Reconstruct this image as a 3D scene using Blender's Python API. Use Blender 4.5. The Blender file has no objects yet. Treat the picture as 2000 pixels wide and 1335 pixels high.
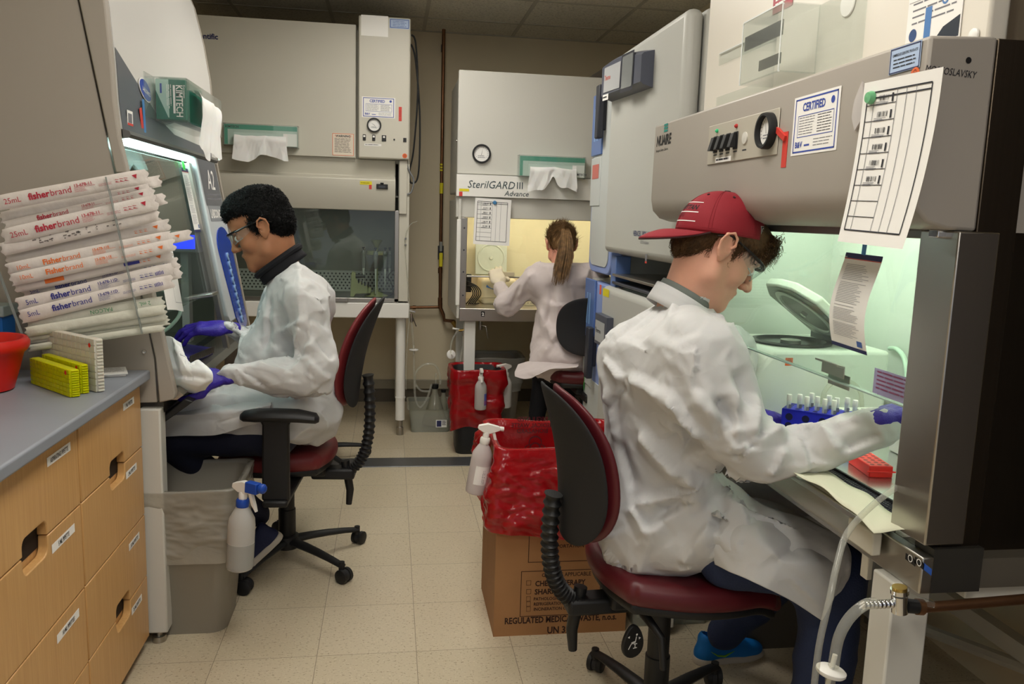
import bpy, bmesh, math, random
import numpy as np
from mathutils import Vector, Matrix, Euler, noise
sc = bpy.context.scene
C = sc.collection
R = math.radians
# ------------------------------------------------------------ camera
CAM_H, FPX = 1.4, 1600.0
_y, _p, _r = R(8.624), R(8.636), R(1.763)
_f = np.array([math.sin(_y)*math.cos(_p), math.cos(_y)*math.cos(_p), -math.sin(_p)])
_rt = np.array([math.cos(_y), -math.sin(_y), 0.0]); _up = np.cross(_rt, _f)
_rt, _up = math.cos(_r)*_rt+math.sin(_r)*_up, -math.sin(_r)*_rt+math.cos(_r)*_up
cam = bpy.data.objects.new('camera', bpy.data.cameras.new('camera')); C.objects.link(cam)
cam.data.sensor_width = 36; cam.data.lens = FPX/2000*36; cam.data.clip_start = .05
m4 = Matrix.Identity(4)
for i in range(3):
    m4[i][0] = _rt[i]; m4[i][1] = _up[i]; m4[i][2] = -_f[i]
m4[2][3] = CAM_H
cam.matrix_world = m4
sc.camera = cam
# ------------------------------------------------------------ world, exposure
sc.view_settings.view_transform = 'Standard'; sc.view_settings.look = 'None'
sc.view_settings.exposure = 0.1; sc.view_settings.gamma = 1.0; sc.view_settings.use_curve_mapping = False
w = bpy.data.worlds.new('world'); sc.world = w; w.use_nodes = True
w.node_tree.nodes['Background'].inputs[0].default_value = (.9, .92, 1, 1)
w.node_tree.nodes['Background'].inputs[1].default_value = .45
L_TROFFER = 11.5      # emission strength of the ceiling light diffusers
L_TUBE_R, L_TUBE_L, L_TUBE_B = 40.0, 28.0, 11.0   # lamps in the right, left and back hoods

def P(px, py, **k):
    """point where the sight line through a pixel meets the plane X=, Y= or Z= (metres)"""
    d = (px-1000)/FPX*_rt+(667.5-py)/FPX*_up+_f
    a, v = list(k.items())[0]; i = 'XYZ'.index(a)
    c = np.array([0, 0, CAM_H]); q = c+d*(v-c[i])/d[i]
    return Vector((float(q[0]), float(q[1]), float(q[2])))
def PL(px, py, p0, n):
    """where that sight line meets the plane through p0 with normal n"""
    d = (px-1000)/FPX*_rt+(667.5-py)/FPX*_up+_f; c = np.array([0, 0, CAM_H]); n = np.array(n, float)
    q = c+d*(((np.array(p0, float)-c)@n)/(d@n)); return Vector((float(q[0]), float(q[1]), float(q[2])))
def mpp(pt):
    """metres per pixel at a point"""
    q = np.array(pt)-np.array([0, 0, CAM_H]); return float(q@_f)/FPX

# ------------------------------------------------------------ materials
MATS = {}
def lin(c):
    return tuple(((x/255)/12.92 if x/255 <= .04045 else ((x/255+.055)/1.055)**2.4) for x in c)
def mat(name, rgb, rough=.5, metal=0., spec=.5, bump=0., bscale=40., alpha=1., trans=0., noise_amt=0., nscale=8., emit=0., sss=0., coat=0., aniso=None, ior=1.45, stretch=None, btype='noise'):
    if name in MATS: return MATS[name]
    m = bpy.data.materials.new(name); MATS[name] = m; m.use_nodes = True
    nt = m.node_tree; b = nt.nodes['Principled BSDF']
    col = lin(rgb)+(1,)
    b.inputs['Base Color'].default_value = col
    b.inputs['Roughness'].default_value = rough; b.inputs['Metallic'].default_value = metal
    b.inputs['Specular IOR Level'].default_value = spec; b.inputs['IOR'].default_value = ior
    b.inputs['Transmission Weight'].default_value = trans; b.inputs['Coat Weight'].default_value = coat
    b.inputs['Alpha'].default_value = alpha
    if sss:
        b.inputs['Subsurface Weight'].default_value = sss; b.inputs['Subsurface Radius'].default_value = (.012, .005, .003)
        b.inputs['Subsurface Scale'].default_value = 1.0
    if emit:
        b.inputs['Emission Color'].default_value = col; b.inputs['Emission Strength'].default_value = emit
    tc = nt.nodes.new('ShaderNodeTexCoord'); src = tc.outputs['Object']
    if stretch:
        mp = nt.nodes.new('ShaderNodeMapping'); mp.inputs['Scale'].default_value = stretch
        nt.links.new(src, mp.inputs['Vector']); src = mp.outputs['Vector']
    if noise_amt:
        n = nt.nodes.new('ShaderNodeTexNoise'); n.inputs['Scale'].default_value = nscale; n.inputs['Detail'].default_value = 5
        nt.links.new(src, n.inputs['Vector'])
        cr = nt.nodes.new('ShaderNodeValToRGB')
        cr.color_ramp.elements[0].position = .3; cr.color_ramp.elements[1].position = .7
        cr.color_ramp.elements[0].color = tuple(x*(1-noise_amt) for x in col[:3])+(1,)
        cr.color_ramp.elements[1].color = tuple(min(1, x*(1+noise_amt)) for x in col[:3])+(1,)
        nt.links.new(n.outputs['Fac'], cr.inputs['Fac']); nt.links.new(cr.outputs['Color'], b.inputs['Base Color'])
    if bump:
        if btype == 'voronoi':
            n2 = nt.nodes.new('ShaderNodeTexVoronoi'); n2.feature = 'DISTANCE_TO_EDGE'; out = n2.outputs['Distance']
        elif btype == 'crease':
            n2 = nt.nodes.new('ShaderNodeTexVoronoi'); n2.feature = 'F1'; out = n2.outputs['Distance']
            nz = nt.nodes.new('ShaderNodeTexNoise'); nz.inputs['Scale'].default_value = bscale*.5; nz.inputs['Detail'].default_value = 3; nt.links.new(src, nz.inputs['Vector'])
            mv = nt.nodes.new('ShaderNodeVectorMath'); mv.operation = 'MULTIPLY_ADD'; mv.inputs[1].default_value = (.22, .22, .22); nt.links.new(nz.outputs['Color'], mv.inputs[0]); nt.links.new(src, mv.inputs[2]); src = mv.outputs[0]
        else:
            n2 = nt.nodes.new('ShaderNodeTexNoise'); n2.inputs['Detail'].default_value = 6; out = n2.outputs['Fac']
        n2.inputs['Scale'].default_value = bscale
        nt.links.new(src, n2.inputs['Vector'])
        bp = nt.nodes.new('ShaderNodeBump'); bp.inputs['Strength'].default_value = bump; bp.inputs['Distance'].default_value = .01
        nt.links.new(out, bp.inputs['Height']); nt.links.new(bp.outputs['Normal'], b.inputs['Normal'])
    return m
def glassy(name, rgb, opacity=.05, rough=.02, ior=1.45, refl=1.0):
    """clear sheet: see-through mixed with a mirror-like coat by viewing angle"""
    if name in MATS: return MATS[name]
    m = bpy.data.materials.new(name); MATS[name] = m; m.use_nodes = True
    nt = m.node_tree; nt.nodes.clear()
    o = nt.nodes.new('ShaderNodeOutputMaterial'); t = nt.nodes.new('ShaderNodeBsdfTransparent')
    g = nt.nodes.new('ShaderNodeBsdfGlossy'); d = nt.nodes.new('ShaderNodeBsdfDiffuse')
    lw = nt.nodes.new('ShaderNodeLayerWeight'); lw.inputs[0].default_value = .5
    pw = nt.nodes.new('ShaderNodeMath'); pw.operation = 'POWER'; pw.inputs[1].default_value = 5; nt.links.new(lw.outputs['Facing'], pw.inputs[0])
    f0 = ((ior-1)/(ior+1))**2; fr = nt.nodes.new('ShaderNodeMath'); fr.operation = 'MULTIPLY_ADD'; fr.inputs[1].default_value = 1-f0; fr.inputs[2].default_value = f0; nt.links.new(pw.outputs[0], fr.inputs[0])
    mx = nt.nodes.new('ShaderNodeMixShader'); m2 = nt.nodes.new('ShaderNodeMixShader')
    c = lin(rgb)+(1,)
    t.inputs[0].default_value = c; d.inputs[0].default_value = c; g.inputs['Roughness'].default_value = rough
    m2.inputs[0].default_value = opacity
    nt.links.new(t.outputs[0], m2.inputs[1]); nt.links.new(d.outputs[0], m2.inputs[2])
    mul = nt.nodes.new('ShaderNodeMath'); mul.operation = 'MULTIPLY'; mul.inputs[1].default_value = refl
    nt.links.new(fr.outputs[0], mul.inputs[0]); nt.links.new(mul.outputs[0], mx.inputs[0])
    nt.links.new(m2.outputs[0], mx.inputs[1]); nt.links.new(g.outputs[0], mx.inputs[2]); nt.links.new(mx.outputs[0], o.inputs[0])
    return m
# ------------------------------------------------------------ mesh builder
def basis(origin, xa, ya):
    """matrix with local x along xa, local y towards ya, local z their cross product"""
    x = Vector(xa).normalized(); z = x.cross(Vector(ya)).normalized(); y = z.cross(x)
    m = Matrix.Identity(4)
    for i in range(3):
        m[i][0] = x[i]; m[i][1] = y[i]; m[i][2] = z[i]; m[i][3] = origin[i]
    return m
_fonts = {}
def text_mesh(s, size, align='LEFT', shear=0., bold=0., xs=1.):
    key = (s, size, align, shear, bold, xs)
    if key in _fonts: return _fonts[key]
    cu = bpy.data.curves.new('t', 'FONT'); cu.body = s; cu.size = size; cu.align_x = align; cu.shear = shear
    cu.offset = bold*size; cu.resolution_u = 2
    ob = bpy.data.objects.new('t', cu); C.objects.link(ob)
    dg = bpy.context.evaluated_depsgraph_get(); dg.update()
    me = bpy.data.meshes.new_from_object(ob.evaluated_get(dg))
    v = [(p.co.x*xs, p.co.y, p.co.z) for p in me.vertices]; f = [tuple(p.vertices) for p in me.polygons]
    bpy.data.objects.remove(ob); bpy.data.curves.remove(cu); bpy.data.meshes.remove(me)
    _fonts[key] = (v, f); return v, f
class MB:
    def __init__(s): s.v = []; s.f = []; s.mi = []; s.mats = []
    def _m(s, m):
        if m is None: m = s.mats[-1] if s.mats else None
        if m not in s.mats: s.mats.append(m)
        return s.mats.index(m)
    def add(s, v, f, m=None, M=None):
        k = len(s.v); i = s._m(m)
        if M is not None: v = [M @ Vector(p) for p in v]
        s.v += [tuple(p) for p in v]; s.f += [tuple(k+j for j in q) for q in f]; s.mi += [i]*len(f); return s
    def box(s, a, b, m=None, M=None):
        (x0, y0, z0), (x1, y1, z1) = a, b
        x0, x1 = min(x0, x1), max(x0, x1); y0, y1 = min(y0, y1), max(y0, y1); z0, z1 = min(z0, z1), max(z0, z1)
        v = [(x0, y0, z0), (x1, y0, z0), (x1, y1, z0), (x0, y1, z0), (x0, y0, z1), (x1, y0, z1), (x1, y1, z1), (x0, y1, z1)]
        return s.add(v, [(3, 2, 1, 0), (4, 5, 6, 7), (0, 1, 5, 4), (1, 2, 6, 5), (2, 3, 7, 6), (3, 0, 4, 7)], m, M)
    def prism(s, poly, d, m=None, M=None, off=0.):
        """polygon in local xy pushed along local z"""
        n = len(poly); v = [(p[0], p[1], off) for p in poly]+[(p[0], p[1], off+d) for p in poly]
        a = sum(poly[i][0]*poly[(i+1) % n][1]-poly[(i+1) % n][0]*poly[i][1] for i in range(n))
        f = [tuple(range(n-1, -1, -1)), tuple(range(n, 2*n))]+[(i, (i+1) % n, n+(i+1) % n, n+i) for i in range(n)]
        if a*d < 0: f = [tuple(reversed(q)) for q in f]
        return s.add(v, f, m, M)
    def tube(s, pts, r, m=None, seg=10, cap=True, flat=1., closed=False):
        pts = [Vector(p) for p in pts]; n = len(pts)
        rs = r if isinstance(r, (list, tuple)) else [r]*n
        v = []; f = []; prev = None
        for i in range(n):
            if closed: t = pts[(i+1) % n]-pts[i-1]
            else: t = pts[min(i+1, n-1)]-pts[max(i-1, 0)]
            t = t.normalized() if t.length > 1e-9 else Vector((0, 0, 1))
            if prev is None:
                a = Vector((0, 0, 1)) if abs(t.z) < .9 else Vector((1, 0, 0))
                nx = t.cross(a).normalized()
            else: nx = (prev-t*prev.dot(t)).normalized()
            ny = t.cross(nx); prev = nx
            for j in range(seg):
                a = 2*math.pi*j/seg; v.append(pts[i]+nx*math.cos(a)*rs[i]+ny*math.sin(a)*rs[i]*flat)
        rng = n if closed else n-1
        for i in range(rng):
            for j in range(seg):
                a, b = i*seg, ((i+1) % n)*seg
                f.append((a+j, a+(j+1) % seg, b+(j+1) % seg, b+j))
        if cap and not closed: f += [tuple(range(seg-1, -1, -1)), tuple((n-1)*seg+j for j in range(seg))]
        return s.add(v, f, m)
    def lathe(s, prof, m=None, M=None, seg=24, cap=True):
        """profile of (radius, height) turned about local z"""
        v = []; f = []
        for r, z in prof:
            for j in range(seg):
                a = 2*math.pi*j/seg; v.append((r*math.cos(a), r*math.sin(a), z))
        n = len(prof)
        for i in range(n-1):
            for j in range(seg):
                f.append((i*seg+j, i*seg+(j+1) % seg, (i+1)*seg+(j+1) % seg, (i+1)*seg+j))
        if cap: f += [tuple(range(seg-1, -1, -1)), tuple((n-1)*seg+j for j in range(seg))]
        return s.add(v, f, m, M)
    def loft(s, rings, m=None, cap=True, M=None):
        n = len(rings[0]); v = [p for r in rings for p in r]; f = []
        for i in range(len(rings)-1):
            for j in range(n): f.append((i*n+j, i*n+(j+1) % n, (i+1)*n+(j+1) % n, (i+1)*n+j))
        if cap: f += [tuple(range(n-1, -1, -1)), tuple((len(rings)-1)*n+j for j in range(n))]
        return s.add(v, f, m, M)
    def grid(s, fn, nu, nv, m=None, M=None):
        v = [fn(i/(nu-1), j/(nv-1)) for i in range(nu) for j in range(nv)]
        f = [(i*nv+j, (i+1)*nv+j, (i+1)*nv+j+1, i*nv+j+1) for i in range(nu-1) for j in range(nv-1)]
        return s.add(v, f, m, M)
    def text(s, t, M, size, m, align='LEFT', shear=0., bold=0., xs=1.):
        v, f = text_mesh(t, size, align, shear, bold, xs); return s.add(v, f, m, M)
    def build(s, name, parent=None, bevel=0., seg=2, smooth=40, solid=0., recalc=False, subsurf=0):
        me = bpy.data.meshes.new(name); org = Vector((0, 0, 0))
        if parent is None and s.v:      # origin at the base centre
            a = np.array([tuple(p) for p in s.v]); org = Vector(((a[:, 0].min()+a[:, 0].max())/2, (a[:, 1].min()+a[:, 1].max())/2, a[:, 2].min()))
        elif parent is not None: org = Vector(parent['_org'])
        me.from_pydata([tuple(Vector(p)-org) for p in s.v], [], s.f)
        for m in s.mats: me.materials.append(m)
        me.polygons.foreach_set('material_index', s.mi)
        if recalc:
            bm = bmesh.new(); bm.from_mesh(me); bmesh.ops.remove_doubles(bm, verts=bm.verts, dist=1e-6); bmesh.ops.recalc_face_normals(bm, faces=bm.faces); bm.to_mesh(me); bm.free()
        if smooth:
            me.shade_smooth(); me.set_sharp_from_angle(angle=R(smooth))
        o = bpy.data.objects.new(name, me); C.objects.link(o); o['_org'] = tuple(org)
        if parent is None: o.location = org
        else: o.parent = parent
        if solid:
            sm = o.modifiers.new('solid', 'SOLIDIFY'); sm.thickness = solid; sm.offset = 0
        if bevel:
            b = o.modifiers.new('bevel', 'BEVEL'); b.width = bevel; b.segments = seg; b.limit_method = 'ANGLE'; b.angle_limit = R(35)
            b.use_clamp_overlap = True
        if subsurf:
            b = o.modifiers.new('sub', 'SUBSURF'); b.levels = subsurf; b.render_levels = subsurf
        return o
def thing(name, label, cat, loc, group=None):
    o = bpy.data.objects.new(name, None); C.objects.link(o); o.empty_display_size = .1
    o.location = loc; o['_org'] = tuple(loc); o['label'] = label; o['category'] = cat
    if group: o['group'] = group
    return o
def tag(o, label, cat, group=None, kind=None):
    o['label'] = label; o['category'] = cat
    if group: o['group'] = group
    if kind: o['kind'] = kind
    return o
def struct(o): o['kind'] = 'structure'; return o
def copy_tree(o, parent=None):
    c = o.copy(); C.objects.link(c); c.parent = parent
    for ch in list(o.children): copy_tree(ch, c)
    return c
# sheets with print: local x right, local y up, z towards the reader
def sheet(mb, M, w, h, m, t=.0006):
    mb.box((-w/2, -h/2, 0), (w/2, h/2, t), m, M)
def lines(mb, M, x0, x1, ytop, dy, n, m, th=.0012, rag=.25, seed=1, z=.0011):
    r = random.Random(seed)
    for i in range(n):
        y = ytop-i*dy; x = x0
        while x < x1*(1-1e-6) if x1 > 0 else x < x1-1e-6:
            L = r.uniform(.12, .35)*(x1-x0); xe = min(x1-(r.random()*rag*(x1-x0) if x+L >= x1 else 0), x+L)
            if xe > x: mb.add([(x, y, z), (xe, y, z), (xe, y+th, z), (x, y+th, z)], [(0, 1, 2, 3)], m, M)
            x = x+L+(x1-x0)*.03
            if xe >= x1: break
def rect(mb, M, x0, y0, x1, y1, m, z=.0011):
    mb.add([(x0, y0, z), (x1, y0, z), (x1, y1, z), (x0, y1, z)], [(0, 1, 2, 3)], m, M)
def frame(mb, M, x0, y0, x1, y1, t, m, z=.0011):
    rect(mb, M, x0, y0, x1, y0+t, m, z); rect(mb, M, x0, y1-t, x1, y1, m, z)
    rect(mb, M, x0, y0, x0+t, y1, m, z); rect(mb, M, x1-t, y0, x1, y1, m, z)
def disc(mb, M, x, y, r, m, z=.0012, seg=20, sx=1.):
    mb.add([(x+r*sx*math.cos(2*math.pi*j/seg), y+r*math.sin(2*math.pi*j/seg), z) for j in range(seg)], [tuple(range(seg))], m, M)
# ------------------------------------------------------------ signed distance shapes -> smooth meshes
class SDF:
    def __init__(s, lo, hi, res):
        s.lo = np.array(lo, float); s.res = res; s.n = np.ceil((np.array(hi)-s.lo)/res).astype(int)+1
        s.ax = [s.lo[i]+res*np.arange(s.n[i]) for i in range(3)]
        s.D = np.full(tuple(s.n), 1.0, np.float32)
    def _reg(s, c0, c1, pad):
        sl = []
        for i in range(3):
            a = int(np.floor((c0[i]-pad-s.lo[i])/s.res)); b = int(np.ceil((c1[i]+pad-s.lo[i])/s.res))+1
            a = max(0, a); b = min(s.n[i], b)
            if b <= a: return None
            sl.append(slice(a, b))
        g = np.meshgrid(*[s.ax[i][sl[i]] for i in range(3)], indexing='ij', sparse=True)
        return tuple(sl), g
    def _put(s, sl, d, k, op='u'):
        A = s.D[sl]; d = d.astype(np.float32)
        if op == 'u':
            if k > 0:
                h = np.clip(k-np.abs(A-d), 0, None)/k; s.D[sl] = np.minimum(A, d)-h*h*k*.25
            else: s.D[sl] = np.minimum(A, d)
        else:
            if k > 0:
                h = np.clip(k-np.abs(A+d), 0, None)/k; s.D[sl] = np.maximum(A, -d)+h*h*k*.25
            else: s.D[sl] = np.maximum(A, -d)
    def cone(s, a, b, ra, rb, k=.02, op='u', flat=None):
        """tapered capsule a-b; flat=(axis vector, factor) squashes it along an axis"""
        a = np.array(a, float); b = np.array(b, float); r = max(ra, rb)
        q = s._reg(np.minimum(a, b), np.maximum(a, b), r+max(k, .01)*1.5)
        if q is None: return s
        sl, (X, Y, Z) = q; ba = b-a; L = max(float(ba@ba), 1e-12)
        px, py, pz = X-a[0], Y-a[1], Z-a[2]
        h = np.clip((px*ba[0]+py*ba[1]+pz*ba[2])/L, 0, 1)
        dx, dy, dz = px-h*ba[0], py-h*ba[1], pz-h*ba[2]
        if flat is not None:
            u = np.array(flat[0], float); u /= np.linalg.norm(u); t = dx*u[0]+dy*u[1]+dz*u[2]; g = (1/flat[1]-1)
            dx, dy, dz = dx+t*u[0]*g, dy+t*u[1]*g, dz+t*u[2]*g
        d = np.sqrt(dx*dx+dy*dy+dz*dz)-(ra+(rb-ra)*h)
        if flat is not None: d = d*max(flat[1], .5) if flat[1] < 1 else d
        s._put(sl, d, k, op); return s
    def ell(s, c, rad, M=None, k=.02, op='u'):
        c = np.array(c, float); rad = np.array(rad, float); rm = rad.max()
        q = s._reg(c, c, rm+max(k, .01)*1.5)
        if q is None: return s
        sl, (X, Y, Z) = q; p = [X-c[0], Y-c[1], Z-c[2]]
        if M is not None:
            A = np.array(M.to_3x3() if len(M) == 4 else M)       # columns = local axes
            p = [p[0]*A[0, i]+p[1]*A[1, i]+p[2]*A[2, i] for i in range(3)]
        k0 = np.sqrt(sum((p[i]/rad[i])**2 for i in range(3))); k1 = np.sqrt(sum((p[i]/rad[i]**2)**2 for i in range(3)))+1e-9
        s._put(sl, k0*(k0-1)/k1, k, op); return s
    def boxx(s, c, half, M=None, rr=.01, k=.01, op='u'):
        c = np.array(c, float); half = np.array(half, float)
        q = s._reg(c, c, float(np.linalg.norm(half))+max(k, .01))
        if q is None: return s
        sl, (X, Y, Z) = q; p = [X-c[0], Y-c[1], Z-c[2]]
        if M is not None:
            A = np.array(M.to_3x3() if len(M) == 4 else M)
            p = [p[0]*A[0, i]+p[1]*A[1, i]+p[2]*A[2, i] for i in range(3)]
        e = [np.abs(p[i])-half[i]+rr for i in range(3)]
        o = np.sqrt(sum(np.maximum(x, 0)**2 for x in e)); ins = np.minimum(np.maximum(np.maximum(e[0]+0*e[1]+0*e[2], e[1]+0*e[0]), e[2]+0*e[0]), 0)
        s._put(sl, o+ins-rr, k, op); return s
    def plane_cut(s, pt, nrm, k=0.):
        """remove the side the normal points to"""
        nrm = np.array(nrm, float); nrm /= np.linalg.norm(nrm); pt = np.array(pt, float)
        X, Y, Z = np.meshgrid(*s.ax, indexing='ij', sparse=True)
        d = -((X-pt[0])*nrm[0]+(Y-pt[1])*nrm[1]+(Z-pt[2])*nrm[2])
        s._put((slice(None),)*3, d, k, 's'); return s
    def mesh(s, relax=2):
        D = s.D; n = D.shape; I = D < 0
        cnt = np.zeros(tuple(np.array(n)-1), np.float32); acc = [np.zeros_like(cnt) for _ in range(3)]
        for ax in range(3):
            o = [i for i in range(3) if i != ax]
            for a in (0, 1):
                for b in (0, 1):
                    s0 = [None]*3; s1 = [None]*3
                    s0[ax] = slice(0, n[ax]-1); s1[ax] = slice(1, n[ax])
                    for q, e in zip(o, (a, b)):
                        s0[q] = slice(e, n[q]-1+e); s1[q] = slice(e, n[q]-1+e)
                    A = D[tuple(s0)]; B = D[tuple(s1)]; x = (A < 0) != (B < 0)
                    t = np.where(x, A/np.where(x, A-B, 1), 0)
                    cnt += x; acc[ax] += t
                    for q, e in zip(o, (a, b)): acc[q] += x*e
        act = cnt > 0; idx = np.full(cnt.shape, -1, np.int64); ids = np.argwhere(act); idx[act] = np.arange(len(ids))
        V = np.stack([acc[i][act]/cnt[act] for i in range(3)], 1)+ids
        V = V*s.res+s.lo; F = []
        for ax in range(3):
            o = [(ax+1) % 3, (ax+2) % 3]
            s0 = [slice(1, n[i]-1) for i in range(3)]; s1 = [slice(1, n[i]-1) for i in range(3)]
            s0[ax] = slice(0, n[ax]-1); s1[ax] = slice(1, n[ax])
            A = I[tuple(s0)]; B = I[tuple(s1)]; e = np.argwhere(A != B)
            if not len(e): continue
            off = np.ones(3, int); off[ax] = 0; e = e+off; w = I[e[:, 0], e[:, 1], e[:, 2]]
            def g(du, dv):
                q = e.copy(); q[:, o[0]] -= du; q[:, o[1]] -= dv; return idx[q[:, 0], q[:, 1], q[:, 2]]
            Q = np.stack([g(1, 1), g(0, 1), g(0, 0), g(1, 0)], 1)
            Q[~w] = Q[~w][:, ::-1]; F.append(Q)
        F = np.concatenate(F); F = F[(F >= 0).all(1)]
        for _ in range(relax): V = relax_mesh(V, F, .5)
        return V, F
def relax_mesh(V, F, t):
    S = np.zeros_like(V); c = np.zeros(len(V))
    for i in range(4):
        a, b = F[:, i], F[:, (i+1) % 4]
        for u, v in ((a, b), (b, a)):
            c += np.bincount(u, minlength=len(V))
            for j in range(3): S[:, j] += np.bincount(u, V[v, j], minlength=len(V))
    c = np.maximum(c, 1); return V*(1-t)+S/c[:, None]*t
def normals(V, F):
    d1 = V[F[:, 2]]-V[F[:, 0]]; d2 = V[F[:, 3]]-V[F[:, 1]]; n = np.cross(d1, d2); N = np.zeros_like(V)
    for i in range(4):
        for j in range(3): N[:, j] += np.bincount(F[:, i], n[:, j], minlength=len(V))
    return N/np.maximum(np.linalg.norm(N, axis=1), 1e-12)[:, None]
def wave_noise(V, freq, seed, n=6):
    r = np.random.RandomState(seed); o = np.zeros(len(V))
    for i in range(n):
        d = r.normal(size=3); d /= np.linalg.norm(d); o += np.sin(V@d*freq*r.uniform(.6, 1.6)+r.uniform(0, 6.28))
    return o/n**.5
def tri(x): return np.abs((x % 2)-1)*2-1
def crumple(V, freq, seed, n=5, along=None):
    """folded-sheet relief: triangle waves with bent domains"""
    r = np.random.RandomState(seed); o = np.zeros(len(V))
    for i in range(n):
        d = r.normal(size=3)
        if along is not None: d = d-np.array(along)*(d@np.array(along))*.8
        d /= np.linalg.norm(d); wv = wave_noise(V, freq*1.4, seed*7+i, 4)*.55
        o += tri(V@d*freq/3.14*r.uniform(.6, 1.5)+wv+r.uniform(0, 2))
    return o/n**.5
FOLD_GAIN = 1.5
def folds(V, N, segs):
    """creases: (a, b, width, height); a ridge when height > 0"""
    D = np.zeros(len(V))
    for a, b, wd, am in segs:
        a = np.array(a); b = np.array(b); ba = b-a; L = max(ba@ba, 1e-9)
        h = np.clip(((V-a)@ba)/L, 0, 1); v = V-a-h[:, None]*ba; d = np.linalg.norm(v, axis=1)
        side = (v*np.cross(ba, N)).sum(1); wv = np.where(side*am > 0, wd*1.5, wd*.55)
        D += am*FOLD_GAIN*np.clip(1-d/wv, 0, 1)**1.25*np.clip(np.minimum(h, 1-h)*5+.25, 0, 1)
    return V+N*D[:, None]
def facets(V, N, F, spacing, seed, jit, k=7, mix=.8):
    """crisp flat patches: each vertex moves to the lowest of the tangent planes of nearby random sites"""
    r = np.random.RandomState(seed); order = r.permutation(len(V)); sites = []
    cell = {}
    for i in order:
        p = V[i]; key = tuple(np.floor(p/spacing).astype(int)); ok = True
        for dx in (-1, 0, 1):
            for dy in (-1, 0, 1):
                for dz in (-1, 0, 1):
                    for j in cell.get((key[0]+dx, key[1]+dy, key[2]+dz), ()):
                        if ((V[j]-p)**2).sum() < spacing**2: ok = False; break
                    if not ok: break
                if not ok: break
            if not ok: break
        if ok: cell.setdefault(key, []).append(i); sites.append(i)
    S = V[sites]; SN = N[sites]; SN = SN+r.normal(size=SN.shape)*.10; SN /= np.linalg.norm(SN, axis=1)[:, None]; off = r.normal(size=len(S))*jit
    T = np.zeros(len(V)); tau = .0006+spacing*.010
    for a in range(0, len(V), 20000):
        v = V[a:a+20000]; n = N[a:a+20000]
        d2 = ((v**2).sum(1)[:, None]+(S**2).sum(1)[None]-2*v@S.T); dots = n@SN.T
        kk = min(14, len(S)-1); idx = np.argpartition(d2, kk, axis=1)[:, :kk]; rows = np.arange(len(v))[:, None]; dd = dots[rows, idx]
        t = (((S[idx]-v[:, None, :])*SN[idx]).sum(2)+off[idx])/np.maximum(dd, .3); t = np.clip(t, -spacing*.2, spacing*.35)
        w = np.exp(-np.maximum(d2[rows, idx], 0)/(.85*spacing)**2)*np.clip((dd-.2)/.4, 0, 1)+1e-6
        T[a:a+20000] = -tau*np.log((w*np.exp(-t/tau)).sum(1)/w.sum(1))
    return V+N*(T*mix)[:, None]
def np_obj(name, V, F, m, parent=None, smooth=True, cols=None, facemat=None, mats=None):
    me = bpy.data.meshes.new(name)
    org = np.array(parent['_org']) if parent is not None else np.array([(V[:, 0].min()+V[:, 0].max())/2, (V[:, 1].min()+V[:, 1].max())/2, V[:, 2].min()])
    V2 = V-org; nq = F.shape[1]
    me.vertices.add(len(V2)); me.vertices.foreach_set('co', V2.astype(np.float32).ravel())
    me.loops.add(F.size); me.loops.foreach_set('vertex_index', F.astype(np.int32).ravel())
    me.polygons.add(len(F)); me.polygons.foreach_set('loop_start', np.arange(0, F.size, nq, dtype=np.int32))
    me.polygons.foreach_set('loop_total', np.full(len(F), nq, np.int32))
    for q in (mats or [m]): me.materials.append(q)
    if facemat is not None: me.polygons.foreach_set('material_index', facemat.astype(np.int32))
    me.update(calc_edges=True); me.validate()
    if smooth: me.shade_smooth()
    if cols is not None:
        ca = me.color_attributes.new('tone', 'FLOAT_COLOR', 'POINT'); ca.data.foreach_set('color', np.concatenate([cols, np.ones((len(cols), 1))], 1).astype(np.float32).ravel())
    o = bpy.data.objects.new(name, me); C.objects.link(o); o['_org'] = tuple(org)
    if parent is None: o.location = org
    else: o.parent = parent
    return o
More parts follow.
